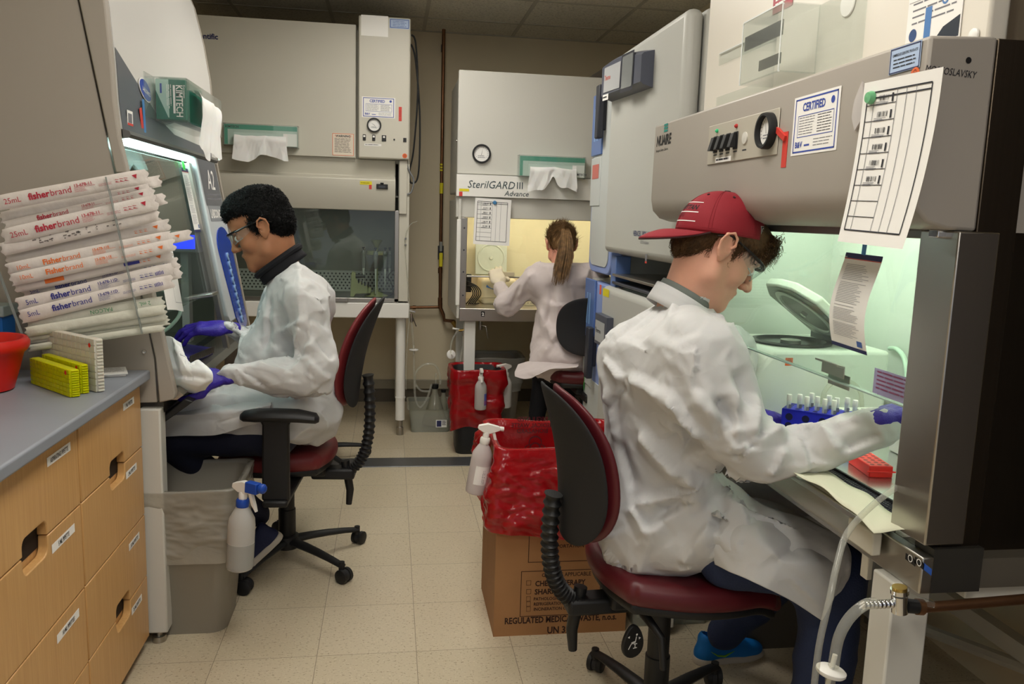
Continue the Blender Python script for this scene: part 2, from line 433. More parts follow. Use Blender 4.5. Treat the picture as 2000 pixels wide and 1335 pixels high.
# ============================================================ ROOM
def tile_floor_mat():
    m = mat('floor_vinyl', (196, 184, 160), rough=.28, spec=.5)
    nt = m.node_tree; b = nt.nodes['Principled BSDF']; g = nt.nodes.new('ShaderNodeNewGeometry')
    br = nt.nodes.new('ShaderNodeTexBrick'); br.offset = 0; br.inputs['Scale'].default_value = 1.0
    br.inputs['Brick Width'].default_value = .315; br.inputs['Row Height'].default_value = .335
    br.inputs['Mortar Size'].default_value = .0012; br.inputs['Mortar Smooth'].default_value = .4
    br.inputs['Color1'].default_value = lin((203, 190, 165))+(1,); br.inputs['Color2'].default_value = lin((197, 184, 158))+(1,)
    br.inputs['Mortar'].default_value = lin((128, 116, 96))+(1,)
    mp = nt.nodes.new('ShaderNodeMapping'); mp.inputs['Location'].default_value = (-.095, -.145, 0)
    nt.links.new(g.outputs['Position'], mp.inputs['Vector']); nt.links.new(mp.outputs['Vector'], br.inputs['Vector'])
    last = br.outputs['Color']
    for sc_, lo, hi, c, w in ((95, .60, .66, (140, 122, 96), .75), (140, .62, .68, (232, 222, 200), .6), (60, .66, .72, (158, 140, 112), .5)):
        n = nt.nodes.new('ShaderNodeTexNoise'); n.inputs['Scale'].default_value = sc_; n.inputs['Detail'].default_value = 3
        mp2 = nt.nodes.new('ShaderNodeMapping'); mp2.inputs['Location'].default_value = (sc_, 0, 0); mp2.inputs['Scale'].default_value = (1, 1.6, 1)
        nt.links.new(g.outputs['Position'], mp2.inputs['Vector']); nt.links.new(mp2.outputs['Vector'], n.inputs['Vector'])
        cr = nt.nodes.new('ShaderNodeMapRange'); cr.inputs[1].default_value = lo; cr.inputs[2].default_value = hi; cr.inputs[4].default_value = w
        nt.links.new(n.outputs['Fac'], cr.inputs[0])
        mx = nt.nodes.new('ShaderNodeMix'); mx.data_type = 'RGBA'; mx.inputs[7].default_value = lin(c)+(1,)
        nt.links.new(cr.outputs[0], mx.inputs[0]); nt.links.new(last, mx.inputs[6]); last = mx.outputs[2]
    nt.links.new(last, b.inputs['Base Color'])
    n = nt.nodes.new('ShaderNodeTexNoise'); n.inputs['Scale'].default_value = 6; nt.links.new(g.outputs['Position'], n.inputs['Vector'])
    bp = nt.nodes.new('ShaderNodeBump'); bp.inputs['Strength'].default_value = .12; bp.inputs['Distance'].default_value = .02
    nt.links.new(n.outputs['Fac'], bp.inputs['Height']); nt.links.new(bp.outputs['Normal'], b.inputs['Normal'])
    return m
def ceiling_mat():
    m = mat('ceiling_panels', (228, 222, 206), rough=.9, spec=.1, bump=.25, bscale=160)
    nt = m.node_tree; b = nt.nodes['Principled BSDF']; g = nt.nodes.new('ShaderNodeNewGeometry')
    n = nt.nodes.new('ShaderNodeTexNoise'); n.inputs['Scale'].default_value = 70; n.inputs['Detail'].default_value = 6
    nt.links.new(g.outputs['Position'], n.inputs['Vector'])
    cr = nt.nodes.new('ShaderNodeValToRGB'); cr.color_ramp.elements[0].position = .35; cr.color_ramp.elements[0].color = lin((206, 200, 184))+(1,)
    cr.color_ramp.elements[1].position = .5; cr.color_ramp.elements[1].color = lin((232, 226, 210))+(1,)
    nt.links.new(n.outputs['Fac'], cr.inputs['Fac']); nt.links.new(cr.outputs['Color'], b.inputs['Base Color'])
    return m
WX0, WX1, WY0, WY1, CZ = -1.72, 1.86, -1.6, 6.12, 2.69
def wallbox(name, a, b, m): return struct(MB().box(a, b, m).build(name))
m_wall = mat('wall_paint', (222, 209, 180), rough=.6, spec=.3, bump=.06, bscale=220, noise_amt=.02, nscale=3)
wallbox('floor', (WX0-.1, WY0-.1, -.06), (WX1+.1, WY1+.1, 0), tile_floor_mat())
wallbox('ceiling', (WX0-.1, WY0-.1, CZ), (WX1+.1, WY1+.1, CZ+.06), ceiling_mat())
wallbox('wall_back', (WX0, WY1, 0), (WX1, WY1+.1, CZ), m_wall)
wallbox('wall_left', (WX0-.1, WY0, 0), (WX0, WY1, CZ), m_wall)
wallbox('wall_right', (WX1, WY0, 0), (WX1+.1, WY1, CZ), m_wall)
m_base = mat('baseboard_vinyl', (92, 84, 72), rough=.4)
wallbox('baseboard_back', (WX0, WY1-.012, 0), (WX1, WY1, .1), m_base)
m_grid = mat('ceiling_grid_metal', (190, 184, 168), rough=.5)
gb = MB()
for x in (-1.62, -1.01, -.395, .225, .86, 1.48): gb.box((x-.012, WY0, CZ-.004), (x+.012, WY1, CZ), m_grid)
for y in (5.71, 5.10, 4.49, 3.88, 3.27): gb.box((WX0, y-.012, CZ-.0042), (WX1, y+.012, CZ-.0002), m_grid)
gb.box((WX0, WY1-.02, CZ-.006), (WX1, WY1, CZ), m_grid)
struct(gb.build('trim_1'))
m_strip = mat('floor_strip_metal', (128, 130, 134), rough=.38, metal=.8, bump=.05, bscale=30)
sb = MB(); sb.box((-1.0, 4.47, 0), (1.1, 4.64, .004), m_strip)
struct(sb.build('trim_2', bevel=.002))
# wall rail / cove behind the benches (pale skirting duct seen low on the back wall)
sb = MB(); sb.box((WX0, WY1-.03, .1), (WX1, WY1-.012, .17), mat('skirting_duct', (150, 142, 124), rough=.5)); struct(sb.build('trim_3', bevel=.004))
# ceiling light fixtures over the aisle
m_troff = mat('light_diffuser', (255, 250, 240), rough=.6, emit=L_TROFFER)
m_white = mat('white_enamel', (226, 222, 212), rough=.4)
for i, (x, y, lab) in enumerate(((.12, 3.8, 'recessed fluorescent ceiling light nearest the back wall'), (.12, 1.6, 'recessed fluorescent ceiling light over the men at the hoods'), (.12, -.6, 'recessed fluorescent ceiling light behind the camera'))):
    t = thing('ceiling_light', lab, 'ceiling light', (x, y, CZ-.03), 'fluorescent ceiling lights')
    b = MB(); b.box((x-.31, y-.61, CZ-.03), (x-.28, y+.61, CZ), m_white); b.box((x+.28, y-.61, CZ-.03), (x+.31, y+.61, CZ), m_white)
    b.box((x-.28, y-.61, CZ-.03), (x+.28, y-.58, CZ), m_white); b.box((x-.28, y+.58, CZ-.03), (x+.28, y+.61, CZ), m_white)
    b.build('frame', t)
    b = MB(); b.box((x-.28, y-.58, CZ-.024), (x+.28, y+.58, CZ-.016), m_troff); b.build('diffuser', t)

# ============================================================ shared materials
M_ = dict(
 enamel=mat('cabinet_enamel', (205, 203, 195), rough=.35, spec=.4),
 enamel2=mat('warm_cabinet_enamel', (200, 196, 182), rough=.4, spec=.4, noise_amt=.015, nscale=3),
 taupe=mat('taupe_enamel', (165, 157, 146), rough=.45, spec=.4),
 canopy=mat('canopy_enamel', (168, 161, 152), rough=.38, spec=.5, noise_amt=.015, nscale=4),
 white=mat('bright_white', (236, 234, 228), rough=.4), steel=mat('brushed_steel', (176, 172, 165), rough=.3, metal=1, bump=.04, bscale=20, stretch=(60, 60, .6)),
 steel_h=mat('brushed_steel_flat', (186, 184, 178), rough=.33, metal=1, bump=.04, bscale=20, stretch=(60, .6, 60)),
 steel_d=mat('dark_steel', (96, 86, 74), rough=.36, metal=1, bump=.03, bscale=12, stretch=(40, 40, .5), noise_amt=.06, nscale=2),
 chrome=mat('chrome', (215, 215, 215), rough=.12, metal=1), black=mat('black_plastic', (24, 24, 25), rough=.5), blackr=mat('black_rubber', (32, 32, 34), rough=.75),
 dark=mat('dark_grey_plastic', (62, 64, 72), rough=.45), copper=mat('aged_copper', (128, 92, 66), rough=.4, metal=.9, noise_amt=.25, nscale=12),
 paper=mat('paper', (238, 236, 232), rough=.8), ink=mat('ink', (36, 36, 44), rough=.7), inkl=mat('ink_light', (120, 120, 126), rough=.8),
 blue_ink=mat('blue_ink', (48, 72, 160), rough=.6), red=mat('red_tape', (206, 62, 52), rough=.5), yellow=mat('yellow_tape', (226, 212, 30), rough=.5),
 orange=mat('orange_sticker', (226, 104, 50), rough=.5), tissue=mat('tissue', (240, 240, 238), rough=.9, sss=.1),
 clear=glassy('clear_acrylic', (251, 253, 252), .03, .04), glass=glassy('sash_glass', (246, 252, 249), .01, .01, ior=1.5),
 tube=glassy('clear_tubing', (244, 244, 238), .17, .06), navy=mat('navy_print', (42, 46, 92), rough=.5),
 burg=mat('burgundy_vinyl', (88, 22, 30), rough=.42, spec=.5, bump=.05, bscale=260), brass=mat('brass', (190, 160, 90), rough=.3, metal=1),
 green=mat('kim_green', (0, 104, 84), rough=.5), mint=mat('mint_card', (186, 204, 194), rough=.5), kim2=mat('soft_green_print', (64, 150, 126), rough=.5))
def tissue_sheet(name, parent, pts_top, drop, depth, seed, out=(0, -1, 0)):
    """wipe hanging from a slot: pts_top = left/right ends of the slot; crumpled flat patches, uneven hem"""
    a, b = np.array(pts_top[0]), np.array(pts_top[1]); o = np.array(tuple(out), float); rr = np.random.RandomState(seed); ph = rr.uniform(0, 6.28, 8)
    nu, nv = 80, 44; U, W_ = np.meshgrid(np.linspace(0, 1, nu), np.linspace(0, 1, nv), indexing='ij'); u = U.ravel(); v = W_.ravel()
    notch = 1-(.62 if seed == 5 else .12)*np.exp(-((u-.5)/.10)**2); hem = notch*(1+.10*np.sin(u*5+ph[0])-.08*tri(u*3.1+ph[1]))
    P0 = a[None]*(1-(.5+(u-.5)*(1+.10*v)))[:, None]+b[None]*(.5+(u-.5)*(1+.10*v))[:, None]
    fold = tri(u*5+.5*np.sin(v*2+ph[2]))*.5+tri(u*9+v*1.5+ph[3])*.28
    outd = depth*(np.sin(np.minimum(1, v*4)*1.57)+.30*fold*(.3+v)-.25*v); dz = -drop*v*hem+.45*depth*np.sin(np.minimum(1, v*4)*3.14)
    V = P0+o[None]*outd[:, None]; V[:, 2] += dz; F = np.array([(i*nv+j, (i+1)*nv+j, (i+1)*nv+j+1, i*nv+j+1) for i in range(nu-1) for j in range(nv-1)]); N = normals(V, F)
    if (N@o).sum() < 0: F = F[:, ::-1].copy(); N = -N
    V = facets(V, N, F, .038, seed, .004); return np_obj(name, V, F, M_['tissue'], parent)
def screw(mb, p, d, r=.006, m=None):
    p = Vector(p); d = Vector(d).normalized(); a = Vector((0, 0, 1)) if abs(d.z) < .9 else Vector((1, 0, 0))
    M = basis(p, a.cross(d), d.cross(a.cross(d))); M = basis(p, d.cross(a), a)
    z = Vector((M[0][2], M[1][2], M[2][2]))
    if z.dot(d) < 0: M = basis(p, a, d.cross(a))
    mb.lathe([(r, 0), (r, .003), (r*.8, .005), (.0001, .0055)], m or M_['chrome'], M, 14, cap=False)
def gauge(name, parent, M, r, needle=.3):
    """round pressure dial; M: local z towards the viewer"""
    b = MB(); b.lathe([(r*.8, .0), (r, 0), (r, .012), (r*.95, .018), (r*.82, .018), (r*.8, .008)], M_['black'], M, 36, cap=False)
    g = b.build(name, parent)
    d = MB(); disc(d, M, 0, 0, r*.81, M_['paper'], .006, 32); lines(d, M, -r*.4, r*.4, -r*.25, r*.16, 2, M_['inkl'], r*.06, z=.0066)
    for k in range(15):
        a = R(210-k*240/14); c, s_ = math.cos(a), math.sin(a)
        d.add([(c*r*.6-s_*.0006, s_*r*.6+c*.0006, .0066), (c*r*.6+s_*.0006, s_*r*.6-c*.0006, .0066), (c*r*.73+s_*.0006, s_*r*.73-c*.0006, .0066), (c*r*.73-s_*.0006, s_*r*.73+c*.0006, .0066)], [(0, 1, 2, 3)], M_['ink'], M)
    d.build('dial', g)
    n = MB(); a = R(90+needle*60); c, s_ = math.cos(a), math.sin(a)
    n.add([(-s_*.001-c*r*.15, c*.001-s_*r*.15, .008), (s_*.001-c*r*.15, -c*.001-s_*r*.15, .008), (c*r*.65, s_*r*.65, .008)], [(0, 1, 2)], M_['black'], M); n.build('needle', g)
    return g
def certified(parent, M, w, h, seed=1):
    b = MB(); sheet(b, M, w, h, M_['paper'], .0008); B = M_['blue_ink']
    frame(b, M, -w*.46, -h*.46, w*.46, h*.46, w*.018, B); b.text('CERTIFIED', M @ Matrix.Translation((-w*.04, h*.24, .0013)), h*.19, B, 'CENTER', bold=.03, xs=.86)
    disc(b, M, w*.36, h*.32, h*.06, B); frame(b, M, -w*.38, -h*.2, w*.4, h*.17, w*.008, B)
    lines(b, M, -w*.35, w*.02, h*.12, h*.045, 7, M_['inkl'], h*.012, seed=seed); lines(b, M, w*.06, w*.37, h*.12, h*.045, 7, M_['ink'], h*.012, seed=seed+1)
    b.text('B&V', M @ Matrix.Translation((-w*.41, -h*.37, .0013)), h*.14, B, bold=.03); rect(b, M, -w*.2, -h*.36, -w*.08, -h*.33, B)
    lines(b, M, 0, w*.4, -h*.27, h*.05, 3, M_['inkl'], h*.012, seed=seed+2)
    return b.build('certified_sticker', parent, smooth=0)
def biohaz(mb, M, x, y, r, m, z=.0016):
    """three-ring warning mark"""
    for k in range(3):
        a = R(90+120*k); cx, cy = x+math.cos(a)*r*.42, y+math.sin(a)*r*.42; n = 22; v = []; f = []
        for j in range(n+1):
            t = a+R(-145+290*j/n) if True else 0; t = a+math.pi+R(35)+(2*math.pi-R(70))*j/n
            tt = .16*math.sin(math.pi*j/n)+.05
            for q in (1, 1-tt): v.append((cx+math.cos(t)*r*.5*q, cy+math.sin(t)*r*.5*q, z))
        f = [(2*j, 2*j+2, 2*j+3, 2*j+1) for j in range(n)]; f = [tuple(reversed(q)) for q in f]
        mb.add(v, f, m, M)
    n = 24; v = []
    for j in range(n):
        a = 2*math.pi*j/n
        for q in (r*.42, r*.32): v.append((x+math.cos(a)*q, y+math.sin(a)*q, z+.0001))
    mb.add(v, [(2*j, 2*((j+1) % n), 2*((j+1) % n)+1, 2*j+1) for j in range(n)], m, M)
# ============================================================ BACK LEFT HOOD (switched off)
def wipe_box(name, label, cat, M, w, h, d, title_side, parent=None, group=None, dropseed=3):
    """green wipe carton in a clear holder, slot and wipe to the front; M at the centre of the front face"""
    t = thing(name, label, cat, M @ Vector((0, -h/2, -d/2)), group)
    b = MB(); b.box((-w/2+.006, -h/2+.006, -d+.006), (w/2-.006, h/2-.006, -.006), M_['mint'], M)
    rect(b, M, -w/2+.006, h*.24, w/2-.006, h/2-.006, M_['kim2'], -.0054); rect(b, M, -w/2+.007, -h/2+.007, -w*.44, h*.24, M_['kim2'], -.0054); rect(b, M, w*.3, -h/2+.007, w/2-.007, h*.12, M_['paper'], -.0053)
    b.text('KIMTECH', M @ Matrix.Translation((w*.33, -h*.36, -.005)) if title_side == 'r' else M @ Matrix.Translation((-w*.47, h*.3, -.005)), h*.14, M_['ink'], bold=.02)
    b.build('wipe_carton', t, bevel=.002)
    b = MB(); th = .003
    for a, c in (((-w/2, -h/2, -d), (-w/2+th, h/2, 0)), ((w/2-th, -h/2, -d), (w/2, h/2, 0)), ((-w/2, -h/2, -d), (w/2, -h/2+th, 0)), ((-w/2, h/2-th, -d), (w/2, h/2, 0)), ((-w/2, -h/2, -th), (-w*.36, h/2, 0)), ((w*.36, -h/2, -th), (w/2, h/2, 0)), ((-w*.36, h*.1, -th), (w*.36, h/2, 0))):
        b.box(a, c, M_['clear'], M)
    b.build('acrylic_holder', t)
    o = M @ Vector((0, 0, 1))-M @ Vector((0, 0, 0))
    tissue_sheet('wipe', t, (M @ Vector((-w*.34, -h*.04, .004)), M @ Vector((w*.34, -h*.06, .004))), h*1.05, .028, dropseed, o)
    return t
FR = lambda x, y, z: basis((x, y, z), (1, 0, 0), (0, 0, 1))          # facing the camera side (-y)
def hood_back_left():
    X0, X1, Y0, Y1 = -1.30, .115, 5.10, 5.92
    t = thing('biosafety_cabinet', 'switched-off cream biosafety hood against the back wall, behind the dark-haired man', 'lab hood', ((X0+X1)/2, (Y0+Y1)/2, 0), 'biosafety hoods')
    E = M_['enamel2']
    b = MB(); b.box((X0, Y0+.03, 1.70), (-.205, Y1, 2.49), E); b.box((-.207, Y0+.06, 1.70), (X1, Y1, 2.47), E); b.build('upper_housing', t, bevel=.006)
    b = MB(); b.box((X0-.01, Y0, 1.725), (-.208, Y0+.028, 2.485), E)
    q = P(426, 77, Y=Y0); b.text('Scientific', FR(q.x, Y0-.001, q.z), .042, M_['navy'], 'RIGHT', bold=.03); b.build('front_panel', t, bevel=.004)
    b = MB(); b.box((-.19, Y0-.05, 1.722), (.11, Y0+.3, 2.53), E); cb = b.build('control_box', t, bevel=.008)
    b = MB(); sheet(b, FR(-.098, Y0-.0505, 2.475), .155, .115, M_['white']); b.build('blank_paper', cb, smooth=0)
    b = MB(); F = FR(.045, Y0-.0505, 2.495); sheet(b, F, .115, .055, mat('pale_blue_card', (176, 196, 226))); frame(b, F, -.054, -.024, .054, .024, .003, M_['blue_ink']); lines(b, F, -.04, .04, .012, .009, 4, M_['blue_ink'], .002); b.build('blue_sticker', cb, smooth=0)
    certified(cb, FR(-.073, Y0-.0505, 2.016), .195, .118)
    gauge('pressure_gauge', cb, FR(-.098, Y0-.0505, 1.914), .042, .9)
    for i, x in enumerate((-.155, -.1, -.04)):
        b = MB(); b.box((x-.009-.004*(i == 2), Y0-.056, 1.824), (x+.009+.004*(i == 2), Y0-.05, 1.858), M_['black']); b.box((x-.006, Y0-.06, 1.842), (x+.006, Y0-.056, 1.853), M_['paper']); b.build('switch', cb, bevel=.001)
    b = MB(); b.box((.073, Y0-.056, 1.825), (.092, Y0-.05, 1.848), M_['black']); b.build('switch', cb, bevel=.001)
    b = MB(); b.lathe([(.005, 0), (.005, .006), (.0001, .007)], M_['black'], FR(.02, Y0-.05, 1.836), 12, False); b.build('indicator', cb)
    b = MB(); F = FR(-.105, Y0-.0505, 1.80); sheet(b, F, .1, .012, M_['paper']); lines(b, F, -.045, .045, -.001, .004, 1, M_['ink'], .003); b.build('switch_label', cb, smooth=0)
    b = MB(); disc(b, FR(.083, Y0-.0505, 1.744), 0, 0, .014, M_['orange']); biohaz(b, FR(.083, Y0-.0505, 1.744), 0, 0, .01, M_['ink']); b.build('biohazard_sticker', cb, smooth=0)
    b = MB(); F = FR(.054, Y0-.0505, 1.985); sheet(b, F, .018, .082, M_['red'], .001); lines(b, F, -.006, .006, .02, .005, 8, mat('dark_red_print', (130, 30, 30)), .0015, z=.0015); b.build('red_tape', cb, smooth=0)
    b = MB(); F = FR(-.281, Y0-.0005, 1.798); sheet(b, F, .126, .13, mat('cream_card', (226, 214, 196))); frame(b, F, -.062, -.064, .062, .064, .0025, M_['orange'])
    b.text('WARNING', F @ Matrix.Translation((0, .043, .0012)), .018, M_['ink'], 'CENTER', bold=.03); biohaz(b, F, -.045, .05, .007, M_['orange']); biohaz(b, F, .045, .05, .007, M_['orange'])
    lines(b, F, -.05, .05, .034, .0072, 12, M_['ink'], .0022, seed=4); b.build('warning_sticker', t, smooth=0)
    # brow and lower lip above the window
    pr = [(Y0+.03, 1.72), (Y0+.05, 1.62), (Y0-.03, 1.605), (Y0-.04, 1.60), (Y0-.04, 1.525), (Y0+.01, 1.415), (Y0+.12, 1.415), (Y0+.12, 1.72)]
    b = MB(); Myz = Matrix(((0, 0, 1, 0), (1, 0, 0, 0), (0, 1, 0, 0), (0, 0, 0, 1)))
    b.prism(pr, 1.33, E, Myz, X0); b.build('window_hood', t, bevel=.005)
    b = MB(); b.box((.052, Y0-.02, 1.40), (.1, Y0+.1, 1.72), E); b.box((.03, Y0-.0, 1.40), (.1, Y0+.02, 1.42), M_['white']); b.build('latch_cover', t, bevel=.004)
    b = MB(); F = FR(-.145, Y0-.041, 1.575); rect(b, F, -.035, -.008, .035, .012, M_['yellow'], .0006); rect(b, F, .018, -.034, .034, -.008, M_['red'], .0006); lines(b, F, -.03, .03, 0, .005, 1, mat('olive_ink', (130, 120, 30)), .004); b.build('tape_label', t, smooth=0)
    b = MB(); b.box((-.083, Y0-.052, 1.545), (-.015, Y0-.04, 1.573), M_['black']); b.box((-.06, Y0-.056, 1.573), (-.04, Y0-.04, 1.582), M_['black']); rect(b, FR(-.05, Y0-.0525, 1.558), -.02, -.006, .02, .006, M_['dark']); b.build('alarm_box', t, bevel=.002)
    # chamber
    S = M_['steel_h']; St = mat('chamber_steel_dull', (128, 126, 118), rough=.42, metal=.9, bump=.04, bscale=20, stretch=(60, .6, 60))
    b = MB(); b.box((X0+.03, Y0+.57, .86), (.05, Y0+.58, 1.72), St); b.box((X0+.03, Y0+.03, .855), (.05, Y0+.58, .865), St); b.box((X0, Y0+.03, .8), (X0+.03, Y1, 1.72), St); b.box((.048, Y0+.03, .8), (.052, Y0+.6, 1.72), St); b.box((X0+.03, Y0+.12, 1.5), (.05, Y0+.58, 1.51), St)
    ch = b.build('work_chamber', t)
    b = MB(); PW = mat('perforated_white', (200, 200, 196), rough=.4); b.box((X0+.04, Y0+.56, .87), (.045, Y0+.569, 1.01), PW)
    k = 0
    for j in range(6):
        for i in range(52):
            x = X0+.06+i*.0255+(j % 2)*.0127
            if x < .035: disc(b, FR(x, Y0+.56, .89+j*.02), 0, 0, .0062, M_['black'], .0008, 8)
    b.build('perforated_panel', ch, smooth=0)
    b = MB(); b.box((X0, Y0+.05, .76), (X1, Y1, 1.70), None or E) if False else None
    b = MB(); b.box((.053, Y0, .865), (X1, Y1, 1.70), E); b.build('side_wall', t, bevel=.004)
    b = MB(); b.box((X0, Y0-.02, .762), (X1+.005, Y1, .855), M_['white']); b.build('base_tray', t, bevel=.005)
    b = MB(); b.box((-.5, Y0-.03, .86), (-.25, Y0-.018, .885), M_['steel_h']); b.build('sash_handle', t, bevel=.002)
    # sash
    b = MB(); b.box((X0, Y0+.012, .88), (.03, Y0+.018, 1.44), M_['glass']); b.build('sash', t)
    b = MB(); b.box((.028, Y0-.005, .86), (.053, Y0+.03, 1.42), M_['steel']); b.box((X0, Y0-.005, .858), (.053, Y0+.03, .882), M_['steel_h']); b.build('sash_frame', t, bevel=.002)
    for x, y in ((.072, Y0+.06), (-1.22, Y0+.06), (.072, Y1-.08), (-1.22, Y1-.08)):
        b = MB(); b.lathe([(.03, .1), (.03, .762)], M_['white'], Matrix.Translation((x, y, 0)), 20); b.lathe([(.033, .24), (.033, .25)], M_['white'], Matrix.Translation((x, y, 0)), 20); lg = b.build('leg', t)
        b = MB(); b.lathe([(.022, 0), (.022, .05), (.016, .055), (.016, .1)], M_['steel'], Matrix.Translation((x, y, 0)), 16); b.build('levelling_foot', lg)
    return t
hood_back_left()
wipe_box('wipe_box', 'green wipe carton in a clear holder stuck on the cream hood at the back left', 'tissue box', FR(-.745, 5.03, 1.825), .42, .125, .07, 'l', group='wipe boxes on the hoods', dropseed=11)
b = MB()
def cable(pts, r, m, n=40):
    pts = [Vector(p) for p in pts]; out = []
    for i in range(len(pts)-1):
        p0, p1, p2, p3 = pts[max(i-1, 0)], pts[i], pts[i+1], pts[min(i+2, len(pts)-1)]
        for k in range(n//(len(pts)-1)+1):
            t = k/(n//(len(pts)-1)+1)
            out.append(.5*((2*p1)+(-p0+p2)*t+(2*p0-5*p1+4*p2-p3)*t*t+(-p0+3*p1-3*p2+p3)*t**3))
    out.append(pts[-1]); return out
b.tube(cable([P(803, 68, Y=5.3), P(812, 85, Y=5.3), P(816, 180, Y=5.3), P(808, 290, Y=5.3), P(800, 335, Y=5.3), P(803, 357, Y=5.3), P(817, 340, Y=5.3), P(820, 230, Y=5.3), P(812, 120, Y=5.3), P(803, 86, Y=5.3)], 0, 0, 80), .0055, M_['black'])
tag(b.build('power_cable'), 'black power cable looped down the right side of the cream hood control box', 'cable')
b = MB(); b.tube(cable([P(793, 318, Y=5.09), P(800, 335, Y=5.09), P(808, 352, Y=5.09), P(803, 375, Y=5.09), P(792, 379, Y=5.09), P(782, 374, Y=5.09)], 0, 0, 50), .005, mat('grey_cable', (120, 122, 124), rough=.5))
tag(b.build('sensor_cable'), 'short grey cable curling from the control box down to the hood brow', 'cable')
# --- pipette carousel inside the back left hood
def pipette(parent, x, y, z, h, tilt=(0, 0), group=None, lab=None):
    t = thing('pipette', lab, 'pipette', (x, y, z-h), group)
    g = mat('pipette_grey', (128, 130, 128), rough=.4)
    b = MB(); b.lathe([(.008, -.1), (.013, -.09), (.015, -.04), (.014, 0), (.011, .012), (.006, .014)], g, Matrix.Translation((x, y, z)), 14); b.box((x-.008, y-.026, z-.01), (x+.008, y-.01, z-.002), g); b.build('handle', t)
    b = MB(); b.lathe([(.0022, -h), (.0035, -h+.05), (.006, -.14), (.008, -.1)], mat('pipette_pale', (196, 198, 192), rough=.4), Matrix.Translation((x, y, z)), 12); b.build('shaft', t)
    b = MB(); b.lathe([(.004, .012), (.004, .024), (.009, .026), (.009, .034), (.0001, .036)], M_['dark'], Matrix.Translation((x, y, z)), 12); b.build('plunger', t)
    return t
cx, cy = -.085, 5.38
t = thing('pipette_stand', 'carousel stand holding grey pipettes behind the closed sash of the back left hood', 'pipette stand', (cx, cy, .866))
olive = mat('olive_plastic', (150, 150, 108), rough=.45)
b = MB(); b.lathe([(.075, .866), (.075, .874), (.05, .884), (.014, .9), (.009, .93), (.009, 1.17), (.014, 1.19), (.034, 1.222), (.036, 1.23), (.0001, 1.232)], olive, Matrix.Translation((cx, cy, 0)), 28); b.build('column', t)
b = MB()
b.lathe([(.06, 1.135), (.064, 1.137), (.064, 1.158), (.06, 1.16), (.02, 1.16), (.02, 1.135)], olive, Matrix.Translation((cx, cy, 0)), 28); b.build('holder_ring', t)
labs = ['leftmost grey pipette on the carousel', 'second pipette from the left on the carousel, hanging at the front', 'third pipette from the left on the carousel', 'rightmost pipette on the carousel']
for i, (dx, dy) in enumerate(((-.082, -.02), (-.004, -.082), (.055, -.06), (.084, .01))):
    pipette(None, cx+dx, cy+dy, 1.15, (.2, .26, .22, .2)[i], group='pipettes on the carousel', lab=labs[i])
# olive filler stand with black knob
t = thing('pipette_filler_stand', 'olive angled filler stand with a black knob left of the pipette carousel', 'holder', (-.2, 5.34, .866))
b = MB(); Myz = basis((-.18, 5.34, .866), (1, 0, 0), (0, 0, 1))
b.prism([(-.07, 0), (-.045, 0), (-.035, .02), (.06, .025), (.066, .055), (-.03, .11), (-.035, .155), (-.055, .165), (-.062, .15)], .045, olive, Myz, -.02); b.build('stand', t, bevel=.004)
b = MB(); b.tube([(-.215, 5.32, 1.0), (-.155, 5.32, 1.0)], [.014, .009], M_['black'], 14); b.build('knob', t)
b = MB()
for k in range(4): b.tube([(-.195+.02*k, 5.31, .975-.008*k), (-.195+.02*k, 5.29, .96-.008*k)], .005, M_['black'], 8)
b.build('button_row', t)
b = MB(); b.tube(cable([(-.16, 5.25, .872), (-.09, 5.22, .875), (-.02, 5.25, .874), (.02, 5.3, .9), (.01, 5.33, .96), (-.01, 5.33, 1.0), (.02, 5.36, 1.04)], 0, 0, 60), .0035, M_['black']); b.box((-.17, 5.2, .866), (-.05, 5.24, .876), M_['black'])
tag(b.build('charger_cord'), 'thin black cord lying in front of the pipette carousel', 'cord')
b = MB(); b.boxs = None; b.box((-.02, 5.45, .98), (.03, 5.55, 1.13), mat('pink_grey', (150, 132, 130))); tag(b.build('reagent_box', bevel=.004), 'dull pink box standing behind the carousel inside the off hood', 'box') if False else None

